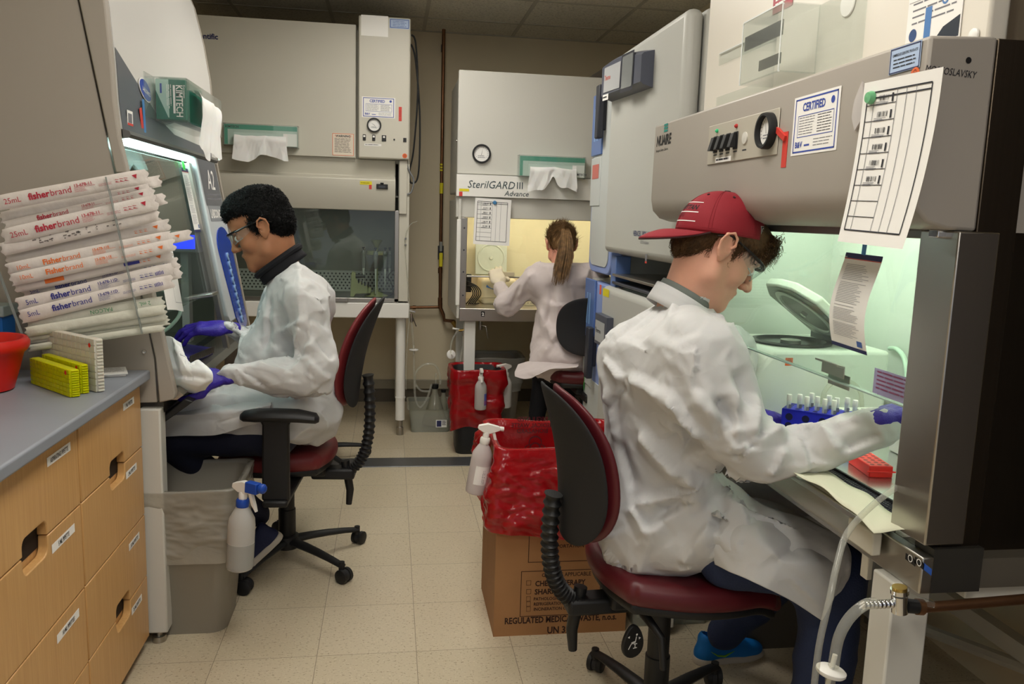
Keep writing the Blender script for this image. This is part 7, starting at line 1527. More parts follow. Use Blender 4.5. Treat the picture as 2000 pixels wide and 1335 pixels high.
def skin(name, rgb, red):
    m = mat(name, rgb, rough=.48, spec=.4, sss=.18, bump=.06, bscale=420, noise_amt=.05, nscale=22); return m
class Q:   # shorthand for a point in front of the camera at depth Y
    pass
def W(px, py, y): return tuple(P(px, py, Y=y))
def gown(name, parent, prims, lo, hi, m, seed, fold, res=.007, k=.05, amp=1., cuts=(), fit=2, seams=()):
    sd = SDF(lo, hi, res)
    for p in prims:
        if p[0] == 'c': sd.cone(p[1], p[2], p[3], p[4], p[5] if len(p) > 5 else k, flat=p[6] if len(p) > 6 else None)
        elif p[0] == 'e': sd.ell(p[1], p[2], None, p[3] if len(p) > 3 else k)
        elif p[0] == '-c': sd.cone(p[1], p[2], p[3], p[4], p[5] if len(p) > 5 else .01, 's')
    for c in cuts: sd.plane_cut(*c)
    V, F = sd.mesh(fit); N = normals(V, F)
    V = facets(V, N, F, .11, seed, .009*amp, mix=.95); N = normals(V, F); V = facets(V, N, F, .05, seed+7, .0036*amp, mix=.85); N = normals(V, F); N = normals(V, F)
    h = crumple(V, 24, seed+31, 5)*.0028+wave_noise(V, 8, seed+2)*.004; mask = .3+.7*np.clip(.4+wave_noise(V, 6, seed+5), 0, 1)
    V = V+N*(h*amp*mask)[:, None]; N = normals(V, F); s = snapper(V, N)
    segs = [(s(a[0], a[1]), s(a[2], a[3]), a[4], a[5]) for a in fold]
    V = folds(V, N, segs); V = relax_mesh(V, F, .12)
    if seams:
        N = normals(V, F); s = snapper(V, N); segs = [(s(a[0], a[1]), s(a[2], a[3]), a[4], a[5]) for a in seams]; V = folds(V, N, segs)
    return np_obj(name, V, F, m, parent)
def head_frame(pos, fwd, up):
    f = Vector(fwd).normalized(); l = Vector(up).cross(f).normalized(); u = f.cross(l); m = Matrix.Identity(4)
    for i in range(3): m[i][0] = f[i]; m[i][1] = l[i]; m[i][2] = u[i]; m[i][3] = pos[i]
    return m
def tf(V, M):
    A = np.array(M); return V@A[:3, :3].T+A[:3, 3]
def head_mesh(female=False, nose=1., s=1., neck=(-.05, 0, -.17), eyes_down=True):
    d = SDF((-.14, -.11, -.22), (.145, .11, .155), .0027)
    d.ell((-.006, 0, .045), (.099, .077, .088), k=0); d.ell((.038, 0, -.012), (.054, .062, .078), k=.02)
    d.cone((.078, 0, -.100), (.01, .050, -.068), .018, .020, .03); d.cone((.078, 0, -.100), (.01, -.050, -.068), .018, .020, .03)
    d.cone((.01, .050, -.068), (.0, .055, -.03), .018, .015, .03); d.cone((.01, -.050, -.068), (.0, -.055, -.03), .018, .015, .03)
    d.ell((.045, 0, -.085), (.045, .042, .026), k=.02)
    for sg in (1, -1): d.ell((.058, sg*.036, -.028), (.028, .024, .024), k=.02)
    d.ell((.078, 0, -.062), (.022, .027, .028), k=.018); d.ell((.084, 0, -.103), (.018, .02, .015), k=.014)
    d.cone((.086, -.036, .026), (.086, .036, .026), .010, .010, .016); d.ell((.06, 0, .06), (.04, .055, .04), k=.02)
    for sg in (1, -1): d.ell((.099, sg*.032, .004), (.014, .017, .0105), k=.010, op='s')
    for sg in (1, -1): d.ell((.0805, sg*.032, .003), (.0135, .0155, .0115), k=.003)
    d.cone((.092, 0, .014), (.118*nose, 0, -.026), .0075, .0115, .012); 
    for sg in (1, -1): d.ell((.105*nose, sg*.0115, -.031), (.011, .0075, .008), k=.006)
    for sg in (1, -1): d.ell((.108*nose, sg*.006, -.0385), (.005, .003, .003), k=.002, op='s')
    d.cone((.0985, -.006, -.056), (.0985, .006, -.056), .0058, .0058, .005); d.cone((.094, -.02, -.0605), (.0985, 0, -.0575), .0035, .006, .005); d.cone((.094, .02, -.0605), (.0985, 0, -.0575), .0035, .006, .005)
    d.cone((.093, -.014, -.069), (.093, .014, -.069), .0068, .0068, .005); d.cone((.104, -.022, -.0635), (.104, .022, -.0635), .0014, .0014, .002, 's')
    d.cone((.0, 0, -.05), neck, .052, .056, .03); d.cone((-.05, 0, .0), neck, .05, .056, .03)
    for sg in (1, -1):
        A = Matrix.Rotation(R(-14), 4, 'Y') @ Matrix.Rotation(R(sg*-16), 4, 'Z')
        d.ell((-.013, sg*.082, .0), (.020, .0075, .033), A, k=.003); d.ell((-.006, sg*.079, -.026), (.009, .006, .011), k=.003)
        pts = [(-.004, .087, -.004), (.003, .089, .012), (-.004, .092, .027), (-.018, .094, .033), (-.031, .094, .022), (-.033, .092, .003), (-.025, .089, -.015), (-.013, .086, -.028)]
        for a, b in zip(pts[:-1], pts[1:]): d.cone((a[0], sg*a[1], a[2]), (b[0], sg*b[1], b[2]), .0032, .0032, .003)
        d.ell((-.014, sg*.0925, .004), (.0125, .0075, .020), A, k=.003, op='s'); d.ell((-.003, sg*.089, -.004), (.004, .007, .006), k=.003, op='s')
        d.ell((.004, sg*.079, -.004), (.004, .004, .006), k=.003)
    V, F = d.mesh(1); return V*s, F
def eyes(parent, M, s, iris, blink=.5):
    for sg in (1, -1):
        b = MB(); c = M @ Vector((.0855*s, sg*.032*s, .0025*s)); dn = (M @ Vector((1, sg*.08, -.55))-M @ Vector((0, 0, 0))).normalized(); Mi = basis(c, dn.cross(Vector((0, 0, 1))), dn.cross(Vector((0, 0, 1))).cross(dn)*-1)
        b.lathe([(.0001, -.0118*s)]+[(.0118*s*math.sin(a), -.0118*s*math.cos(a)) for a in [R(q) for q in range(10, 180, 10)]]+[(.0001, .0118*s)], mat('eye_white', (226, 222, 216), rough=.15), Matrix.Translation(c), 20, False); e = b.build('eye', parent)
        b = MB(); b.lathe([(.0055*s, .0107*s), (.0028*s, .0117*s), (.0001, .0121*s)], iris, head_frame(c, dn, (0, 0, 1)) @ Matrix.Rotation(R(90), 4, 'Y'), 16, False); b.build('iris', e)
        b = MB(); b.tube([M @ Vector((.087*s, sg*(.018+.0045*i)*s, (.021+.004*math.sin(i*.55)-.0*i)*s))+(M @ Vector((1, 0, 0))-M @ Vector((0, 0, 0)))*(.0095-.0011*i*i*.35)*s for i in range(8)], [.0015*s, .0028*s, .003*s, .003*s, .0028*s, .0025*s, .002*s, .001*s], mat('brow_dark', (34, 24, 18), rough=.9) if iris.name.startswith('iris_dark') else mat('brow_brown', (96, 66, 44), rough=.9), 8, flat=1.2); b.build('eyebrow', parent)
def strands(V, F, N, n, L, r, seed, flow, curl=.3, seg=6, lift=.3, sides=3, mask=None, wob=9.):
    """locks lying over a hair shell: returns verts, faces"""
    rr = np.random.RandomState(seed); idx = rr.choice(np.where(mask)[0] if mask is not None else len(V), n); vs = []; fs = []
    for q, i in enumerate(idx):
        p = V[i].copy(); nn = N[i]; t = np.array(flow(p, nn, rr)); t -= nn*(t@nn); t /= np.linalg.norm(t)+1e-9; b = np.cross(nn, t); ln = L*rr.uniform(.6, 1.3); ph = rr.uniform(0, 6.28); base = len(vs)
        for k in range(seg+1):
            u = k/seg; a = ph+u*wob*curl*2; off = b*math.sin(a)*curl*ln*.25+nn*(lift*ln*math.sin(u*2.6)*.35+curl*ln*.12*math.cos(a)); c = p+t*ln*u+off; w = r*(1-u*.75)
            for j in range(sides): an = 6.283*j/sides; vs.append(c+(b*math.cos(an)+nn*math.sin(an))*w)
        for k in range(seg):
            for j in range(sides): fs.append((base+k*sides+j, base+k*sides+(j+1) % sides, base+(k+1)*sides+(j+1) % sides, base+(k+1)*sides+j))
    return np.array(vs), np.array(fs)
def merge(*vf):
    V = []; F = []; o = 0
    for v, f in vf: V.append(v); F.append(f+o); o += len(v)
    return np.concatenate(V), np.concatenate(F)
def hand_mesh(side, curls, thumb, spread=(.12, .03, -.04, -.12), res=.0024, s=1.):
    """side +1: thumb on +y. local x along the fingers, z out of the back of the hand. curls = three bends per finger (degrees)"""
    d = SDF((-.075, -.085, -.13), (.215, .085, .05), res)
    d.boxx((.045, 0, 0), (.044, .038, .0125), rr=.012, k=0); d.cone((-.03, 0, 0), (.01, 0, 0), .026, .026, .02, flat=((0, 0, 1), .75)); d.ell((.02, side*.026, -.006), (.034, .017, .016), k=.015); d.ell((.03, -side*.026, -.004), (.035, .014, .014), k=.012)
    bases = [(.088, .029), (.093, .010), (.088, -.0095), (.078, -.028)]; lens = [(.042, .026, .021), (.046, .03, .022), (.042, .028, .021), (.033, .021, .019)]
    for f in range(4):
        bx, by = bases[f]; p = np.array([bx-.006, side*by, .0]); yaw = side*spread[f]; a = 0.; r = (.0098, .0098, .0094, .0084)[f]
        for j in range(3):
            a += R(curls[f][j]); dr = np.array([math.cos(a)*math.cos(yaw), math.sin(yaw)*math.cos(a), -math.sin(a)]); q = p+dr*lens[f][j]; d.cone(p, q, r*(1-.07*j), r*(1-.07*(j+1)), .004 if j else .007); p = q
    p = np.array([.012, side*.03, -.006])
    for (dx, dy, dz), L, r in zip(thumb, (.042, .034, .027), (.0125, .0110, .0100)):
        v = np.array([dx, side*dy, dz]); v = v/np.linalg.norm(v); q = p+v*L; d.cone(p, q, r, r*.92, .008); p = q
    V, F = d.mesh(1); return V*s, F
def glove(parent, side, M, curls, thumb, spread=(.12, .03, -.04, -.12), m=None, s=1.05, seed=1):
    V, F = hand_mesh(side, curls, thumb, spread, s=s); V = tf(V, M); N = normals(V, F); V = V+N*(crumple(V, 110, seed, 4)*.0009)[:, None]
    return np_obj('glove', V, F, m or nitrile, parent)
def shoe(parent, M, upper, sole, s=1., stripe=None, name='shoe'):
    """local x to the toe, z up, length .29"""
    d = SDF((-.1, -.07, -.02), (.23, .07, .14), .0045); d.ell((.13, 0, .03), (.075, .046, .036), k=0); d.cone((-.045, 0, .035), (.1, 0, .035), .036, .040, .02); d.cone((-.03, 0, .04), (-.035, 0, .09), .036, .034, .02); d.cone((.0, 0, .07), (.09, 0, .05), .033, .026, .03); d.cone((-.02, 0, .09), (-.03, 0, .16), .028, .028, .004, 's'); d.plane_cut((0, 0, .012), (0, 0, -1))
    V, F = d.mesh(1); o = np_obj(name, tf(V*s, M), F, upper, parent)
    d = SDF((-.1, -.07, -.03), (.23, .07, .05), .0045); d.ell((.135, 0, .012), (.08, .05, .022), k=0); d.cone((-.045, 0, .012), (.12, 0, .012), .040, .044, .02); d.plane_cut((0, 0, .026), (0, 0, 1)); d.plane_cut((0, 0, -.003), (0, 0, -1)); V, F = d.mesh(1); np_obj('sole', tf(V*s, M), F, sole, o)
    b = MB()
    for k in range(5): b.tube([M @ Vector(((.03+.016*k)*s, y*s, (.096-.008*k-abs(y)*.35)*s)) for y in (-.02, 0, .02)], .0025*s, sole, 8)
    b.build('laces', o)
    if stripe:
        b = MB(); b.tube([M @ Vector((x*s, -.043*s, z*s)) for x, z in ((-.04, .062), (-.01, .042), (.02, .036), (.06, .052))], [.001, .005, .005, .001], stripe, 8, flat=.5); b.build('side_mark', o)
    return o
def goggles(parent, M, s, black_top=True, w=.073):
    fr = mat('frame_black', (18, 18, 20), rough=.3); ln = glassy('lens_clear', (245, 250, 250), .05, .03); ed = glassy('lens_edge', (220, 235, 235), .35, .08)
    g = MB(); top = [M @ Vector(((.116-.55*(abs(y)/.07)**2.4*.07)*s, y*s, (.0275-.10*abs(y)**1.2*.25)*s)) for y in np.linspace(-w, w, 25)]
    g.tube(top, .0038*s, fr, 8); 
    for sg in (1, -1):
        e = M @ Vector((.078*s, sg*w*s, .024*s)); pts = [e, M @ Vector((.05*s, sg*(w+.006)*s, .026*s)), M @ Vector((.0, sg*(w+.010)*s, .027*s)), M @ Vector((-.02*s, sg*(w+.012)*s, .024*s)), M @ Vector((-.045*s, sg*(w+.010)*s, .006*s))]
        g.tube(pts, [.0055*s, .0052*s, .004*s, .0035*s, .003*s], fr, 8, flat=.6)
    gl = g.build('safety_glasses', parent)
    b = MB()
    def fn(u, v):
        y = (-w+2*w*u); x = .117-.55*(abs(y)/.07)**2.4*.07+.002; dz = .044*(1-.35*abs(u-.5)*2)*(1-(.28*math.exp(-((u-.5)/.07)**2))); return M @ Vector(((x-.012*v**1.5)*s, y*s, (.027-.0018*abs(y)/.07-dz*v)*s))
    b.grid(fn, 33, 10, ln); b.build('lens', gl)
    b = MB(); b.tube([fn(i/40, 1.) for i in range(41)], .0012*s, ed, 6); 
    for sg in (1, -1): b.grid(lambda u, v: M @ Vector(((.078-.045*u)*s, sg*(w+.002*u)*s, (.024-.034*v*(1-.5*u))*s)), 5, 5, ln)
    b.build('lens_rim', gl); return gl

def drape(name, parent, rows, m, seed, fold=(), nu=70, nv=46):
    """hanging sheet through rows of control points (px, py, Y)"""
    G = np.array([[W(*q) for q in r] for r in rows])
    def interp(A, t):
        n = len(A)-1; x = min(t*n, n-1e-6); i = int(x); u = x-i; a, b, c, d = A[max(i-1, 0)], A[i], A[i+1], A[min(i+2, n)]
        return .5*((2*b)+(-a+c)*u+(2*a-5*b+4*c-d)*u*u+(-a+3*b-3*c+d)*u**3)
    V = np.array([interp(np.array([interp(r, i/(nu-1)) for r in G]), j/(nv-1)) for i in range(nu) for j in range(nv)])
    F = np.array([(i*nv+j, (i+1)*nv+j, (i+1)*nv+j+1, i*nv+j+1) for i in range(nu-1) for j in range(nv-1)]); N = normals(V, F)
    if ((V-np.array([0, 0, CAM_H]))*N).sum() > 0: F = F[:, ::-1].copy(); N = -N
    V = facets(V, N, F, .06, seed, .003); V = V+N*(crumple(V, 16, seed)*.004)[:, None]; N = normals(V, F); s = snapper(V, N); V = folds(V, N, [(s(a[0], a[1]), s(a[2], a[3]), a[4], a[5]) for a in fold]); V = relax_mesh(V, F, .0)
    o = np_obj(name, V, F, m, parent); k = o.modifiers.new('s', 'SOLIDIFY'); k.thickness = .0015; return o
# ------------------------------------------------------------ man in the red cap
def capped_man():
    t = thing('person', 'seated man in a backwards red cap, white gown and clear glasses at the right hood', 'person', (.74, 2.0, 0))
    c = [('e', W(1305, 1018, 2.0), (.185, .20, .15)), ('c', W(1294, 1000, 2.0), W(1292, 740, 1.98), .162, .165, .06, ((0, 1, 0), 1.12)),
         ('e', W(1262, 712, 1.98), (.125, .17, .13)), ('c', W(1345, 655, 1.80), W(1352, 640, 2.16), .085, .085, .07), ('c', W(1334, 592, 1.97), W(1318, 660, 1.97), .074, .12, .05),
         ('c', W(1395, 700, 1.77), W(1448, 855, 1.70), .098, .088, .05), ('c', W(1448, 862, 1.70), W(1482, 893, 1.68), .084, .072, .04), ('c', W(1482, 893, 1.68), W(1590, 880, 1.64), .070, .064, .04), ('c', W(1590, 880, 1.64), W(1706, 838, 1.57), .063, .056, .03),
         ('c', W(1430, 690, 2.18), W(1455, 840, 2.20), .085, .075), ('c', W(1455, 840, 2.20), W(1492, 830, 2.12), .07, .055),
         ('c', W(1400, 1025, 1.84), W(1600, 1085, 1.74), .115, .088, .05), ('c', W(1400, 1000, 2.14), W(1590, 1010, 2.16), .12, .09, .05), ('c', W(1500, 1050, 1.95), W(1590, 1065, 1.95), .08, .07, .06),
         ('c', W(1430, 1060, 1.75), W(1598, 1150, 1.675), .05, .042, .05), ('c', W(1395, 985, 1.9), W(1425, 975, 1.88), .10, .06, .05), ('c', W(1340, 760, 1.78), W(1345, 900, 1.83), .09, .08, .06),
         ('-c', W(1340, 568, 1.97), W(1356, 535, 1.97), .05, .07, .005)]
    fo = [(1226, 736, 1305, 772, .035, .020), (1305, 770, 1368, 860, .032, .022), (1249, 836, 1337, 926, .04, .024), (1337, 926, 1366, 948, .03, .02), (1233, 984, 1366, 950, .034, .024), (1255, 1045, 1362, 965, .03, .018), (1233, 984, 1262, 1040, .025, .018),
          (1322, 1101, 1390, 1020, .03, .02), (1280, 566, 1190, 693, .022, .012), (1258, 585, 1204, 707, .018, -.010), (1300, 560, 1240, 640, .018, -.009), (1316, 570, 1306, 700, .016, .010), (1340, 900, 1300, 850, .05, -.02), (1310, 830, 1345, 890, .045, -.026), (1280, 1000, 1360, 975, .03, -.018),
          (1395, 1000, 1389, 1090, .03, -.02), (1440, 960, 1470, 1060, .03, .016), (1440, 720, 1480, 800, .04, -.018), (1400, 770, 1425, 850, .03, -.02), (1360, 760, 1440, 850, .03, .014), (1445, 780, 1440, 850, .022, .014), (1500, 760, 1470, 850, .025, .015), (1385, 600, 1480, 720, .03, .008),
          (1430, 880, 1530, 830, .022, .020), (1430, 900, 1480, 870, .02, -.014), (1500, 930, 1530, 870, .02, .014), (1560, 840, 1590, 930, .022, -.014), (1600, 830, 1640, 880, .022, .014), (1640, 880, 1720, 850, .022, -.012), (1660, 815, 1740, 800, .018, .010), (1700, 800, 1740, 870, .015, -.008), (1180, 760, 1200, 860, .03, .016), (1200, 860, 1225, 960, .03, -.014),
          (1180, 700, 1215, 745, .02, .014), (1215, 745, 1190, 800, .02, -.014)]
    se = [(1433, 682, 1334, 813, .010, .006), (1308, 642, 1305, 755, .009, .004), (1420, 1072, 1549, 1132, .009, .005), (1549, 1132, 1610, 1185, .009, .005), (1530, 835, 1425, 890, .011, .008)]
    gown('gown', t, c, (.28, 1.5, .40), (1.30, 2.38, 1.36), gown_m, 3, fo, seams=se)
    drape('gown_skirt', t, [[(1415, 985, 2.0), (1490, 975, 2.0), (1570, 1005, 1.98), (1652, 1050, 1.95)], [(1395, 1005, 1.84), (1480, 1003, 1.78), (1570, 1035, 1.76), (1662, 1068, 1.74)], [(1385, 1050, 1.78), (1480, 1062, 1.68), (1575, 1105, 1.655), (1650, 1120, 1.66)], [(1392, 1103, 1.76), (1470, 1135, 1.67), (1540, 1170, 1.65), (1606, 1212, 1.65)]], gown_m, 5, [(1420, 1072, 1549, 1132, .010, .005), (1549, 1132, 1610, 1185, .010, .005), (1480, 1010, 1440, 1080, .03, .010), (1560, 1060, 1500, 1100, .03, -.008)])
    # collar band
    M = head_frame(W(1339, 578, 1.97), (.85, 0, -.5), (.5, 0, .85)); b = MB(); n = 40
    b.grid(lambda u, v: M @ Vector(((.080-.001*v)*math.cos(6.2832*u), (.082-.001*v)*math.sin(6.2832*u), -.055+.050*v)), n, 4, gown_m); b.build('collar', t, solid=.002)
    b = MB(); b.grid(lambda u, v: M @ Vector(((.073-.002*v)*math.cos(6.2832*u), (.075-.002*v)*math.sin(6.2832*u), -.03+.040*v)), n, 4, mat('shirt_grey', (110, 116, 110), rough=.9)); b.build('shirt_collar', t, solid=.002)
    # trousers
    j = mat('denim', (34, 46, 78), rough=.8, bump=.2, bscale=200, noise_amt=.12, nscale=10); d = SDF((.6, 1.55, -.02), (1.35, 2.45, .75), .011)
    d.cone(W(1420, 1075, 1.84), W(1625, 1120, 1.76), .085, .078, .03); d.cone(W(1625, 1120, 1.76), W(1598, 1390, 1.72), .076, .068, .04); d.cone(W(1420, 1040, 2.12), W(1600, 1050, 2.18), .085, .075, .03); d.cone(W(1600, 1050, 2.18), W(1412, 1238, 2.30), .068, .052, .04)
    a_ = P(1598, 1390, Y=1.72); d.cone(a_, (a_.x-.03, 1.72, .07), .068, .06, .03)
    V, F = d.mesh(2); N = normals(V, F); V = V+N*(crumple(V, 24, 5)*.005)[:, None]; np_obj('jeans', V, F, j, t)
    ft = P(1372, 1296, Z=.0); ub = mat('shoe_blue', (0, 110, 190), rough=.55, bump=.1, bscale=200); ws = mat('sole_pale', (190, 184, 174), rough=.5)
    M = Matrix.Translation((ft.x+.045, ft.y+.02, .0)) @ Matrix.Rotation(R(8), 4, 'Z'); shoe(t, M, ub, ws, .86, mat('lime_mark', (130, 190, 50)))
    M = Matrix.Translation((a_.x-.0, 1.72, .0)) @ Matrix.Rotation(R(4), 4, 'Z'); shoe(t, M, ub, ws, .9, mat('lime_mark', (130, 190, 50)))
    # head
    s = 1.03; fw = Vector((.80, -.06, -.60)); M = head_frame(W(1402, 487, 1.95), fw, (.55, -.0, .8)); sk = skin('skin_light', (214, 160, 136), .1)
    inv = M.inverted(); nk = inv @ Vector(W(1335, 600, 1.97)); V, F = head_mesh(neck=tuple(nk), s=s); hd = np_obj('head', tf(V, M), F, sk, t); eyes(t, M, s, mat('iris_blue', (40, 60, 80), rough=.2))
    # hair: fringe at the forehead, sides, nape
    hb = mat('hair_brown', (92, 66, 40), rough=.6, spec=.3, noise_amt=.4, nscale=60)
    d = SDF((-.13, -.1, -.1), (.13, .1, .14), .0036); d.ell((-.008, 0, .038), (.104, .081, .087), k=0); d.ell((.05, 0, .078), (.052, .058, .034), k=.02); d.ell((.07, 0, .056), (.032, .052, .02), k=.02); d.ell((-.06, 0, -.02), (.045, .06, .05), k=.02); d.boxx((.09, 0, -.06), (.06, .2, .085), rr=.02, k=.012, op='s'); d.boxx((.0, 0, -.16), (.2, .2, .085), rr=.01, k=.01, op='s'); d.ell((-.01, .08, -.005), (.030, .03, .036), k=.006, op='s'); d.ell((-.01, -.08, -.005), (.030, .03, .036), k=.006, op='s')
    V, F = d.mesh(1); V *= s; N = normals(V, F); mk = (V[:, 2] < .055)|(V[:, 0] > .08)
    fl = lambda p, n, r: (-.25 if p[0] < 0 else .2, 0, -1+r.rand()*.4)
    v1 = strands(V, F, N, 2600, .030, .0011, 4, fl, curl=.45, mask=mk, lift=.25)
    rr = np.random.RandomState(2); k = 800; pv = np.stack([.084+.012*rr.rand(k), (rr.rand(k)-.5)*.12, .050+.05*rr.rand(k)], 1); pn = np.tile([.8, 0, .5], (k, 1))+rr.normal(size=(k, 3))*.3; pn /= np.linalg.norm(pn, axis=1)[:, None]; pv[:, 0] -= (pv[:, 1]/.07)**2*.035
    v2 = strands(pv, None, pn, k, .038, .0014, 8, lambda p, n, r: (.9, (r.rand()-.5), .3-.9*r.rand()), curl=.9, lift=.9)
    V2, F2 = merge((V, F), v1, v2); np_obj('hair', tf(V2, M), F2, hb, t)
    # cap
    cm = mat('cap_red', (134, 20, 34), rough=.75, bump=.15, bscale=500, noise_amt=.05, nscale=14); Mc = M @ Matrix.Rotation(R(-30), 4, 'Y') @ Matrix.Translation((-.0, 0, .030))
    cr = lambda a, e: Vector(((.1125*math.cos(e)**.9)*math.cos(a), (.0905*math.cos(e)**.9)*math.sin(a), .004+.108*math.sin(e)))
    n, q = 72, 22; b = MB(); V = []; F = []
    for i in range(q+1):
        e = R(90)*i/q
        for k_ in range(n):
            a = 2*math.pi*k_/n; p = cr(a, e); ridge = .0016*math.exp(-((((a/(math.pi/3)) % 1)-.5)**2)/.5)-.0012*math.exp(-((min((a/(math.pi/3)) % 1, 1-(a/(math.pi/3)) % 1))/.03)**2); p = p*(1+ridge*4); V.append(p)
    F = [(i*n+k_, i*n+(k_+1) % n, (i+1)*n+(k_+1) % n, (i+1)*n+k_) for i in range(q) for k_ in range(n)]
    b.add([Mc @ p for p in V], F, cm); cp = b.build('cap', t, recalc=True, smooth=80); sd_ = cp.modifiers.new('s', 'SOLIDIFY'); sd_.thickness = .002; sd_.offset = -1
    b = MB(); u0 = 1.0; rings = []
    def brim(u, v): a = math.pi+(u-.5)*2.15; r0 = cr(a, 0); ext = .088*math.sin(math.pi*min(max(u, .0), 1))**.7*v; return Mc @ Vector((r0.x-ext, r0.y*(1+.02*v), r0.z-.006+.004*v-(.036*v*v+.010*((u-.5)*2)**2*v)*math.sin(math.pi*min(max(u, .0), 1))**.7+.0015))
    b.grid(brim, 30, 12, cm); br_ = b.build('cap_brim', cp); m_ = br_.modifiers.new('s', 'SOLIDIFY'); m_.thickness = .004
    b = MB(); b.tube([brim(i/60, 1.) for i in range(61)], .0024, mat('brim_edge', (60, 26, 26), rough=.8), 8); b.build('brim_edge', cp)
    b = MB()
    for v in (.25, .4, .55, .7, .85): b.tube([brim(i/50, v)+(M @ Vector((0, 0, .0022))-M @ Vector((0, 0, 0))) for i in range(2, 49)], .0006, mat('cap_stitch', (130, 18, 32), rough=.8), 5)
    for k_ in range(6):
        for da in (-.035, .035): b.tube([Mc @ (cr(math.pi/3*k_+math.pi/6*0+da, R(90)*i/20)*1.004) for i in range(1, 20)], .0006, mat('cap_stitch', (130, 18, 32), rough=.8), 5)
    b.tube([Mc @ (cr(2*math.pi*i/60, R(5))*1.004) for i in range(60)], .0006, mat('cap_stitch', (130, 18, 32), rough=.8), 5, closed=True); b.build('stitching', cp)
    b = MB(); b.lathe([(.008, .1085), (.009, .111), (.007, .115), (.0001, .116)], mat('cap_button', (44, 24, 26), rough=.7), Mc, 18); b.build('cap_button', cp)
    b = MB()
    for k_ in range(6): p = cr(math.pi/3*(k_+.5), R(58)); nn = Vector((p.x/.0127, p.y/.0082, p.z/.0117)).normalized(); b.lathe([(.0034, 0), (.0034, .0018), (.0018, .002), (.0001, .0004)], mat('eyelet', (50, 16, 22), rough=.7), Mc @ head_frame(p*1.004, nn, (0, 0, 1) if abs(nn.z) < .9 else (1, 0, 0)) @ Matrix.Rotation(R(90), 4, 'Y'), 12, False)
    b.build('eyelet', cp)
    b = MB()
    def wrap(x, y): return Mc @ (cr(math.pi*1.0+ (x)/.10, R(12)+y/.11)*1.012)
    for s_, sz, y0, m in (('MANHATTAN', .020, .030, mat('cap_black', (28, 14, 18), rough=.8)), ('JASPERS', .014, .010, mat('cap_darkred', (110, 14, 28), rough=.8))):
        v, f = text_mesh(s_, sz, 'CENTER', .15, .03, .95); b.add([wrap(p[0], p[1]+y0) for p in v], f, m)
    for y in (.052, .022, -.002): b.grid(lambda u, v: wrap((u-.5)*.135, y+v*.0022), 30, 2, M_['paper'])
    b.build('embroidery', cp, smooth=0)
    b = MB(); p0 = math.pi*1.5+.82
    def wr2(x, y): return Mc @ (cr(p0+x/.10, R(13)+y/.11)*1.012)
    b.grid(lambda u, v: wr2((u-.5)*.017, (v-.5)*.020), 5, 5, M_['paper']); b.grid(lambda u, v: (wr2((u-.5)*.014, (v-.5)*.017)-Vector(Mc.translation))*1.004+Vector(Mc.translation), 4, 4, M_['black']); 
    v, f = text_mesh('G', .016, 'CENTER', 0, .02, 1); b.add([(wr2(p[0], p[1]-.0058)-Vector(Mc.translation))*1.008+Vector(Mc.translation) for p in v], f, M_['paper']); b.build('cap_badge', cp, smooth=0)
    goggles(t, M, s)
    # gloves: far hand at the rack, near hand into the hood
    Mh = head_frame(W(1497, 815, 2.10), (.85, -.25, -.25), (.15, .3, .9)); glove(t, 1, Mh, [(30, 35, 25), (35, 40, 25), (40, 45, 25), (45, 45, 25)], ((.5, .6, -.6), (.9, .1, -.4), (1, -.2, -.3)))
    Mh = head_frame(W(1742, 812, 1.565), (.93, .25, .12), (-.1, .1, 1)); glove(t, 1, Mh, [(20, 30, 20), (22, 32, 20), (25, 35, 20), (28, 38, 22)], ((.5, .6, -.5), (.9, .2, -.3), (1, -.1, -.2)), s=1.12, seed=4)
capped_man()

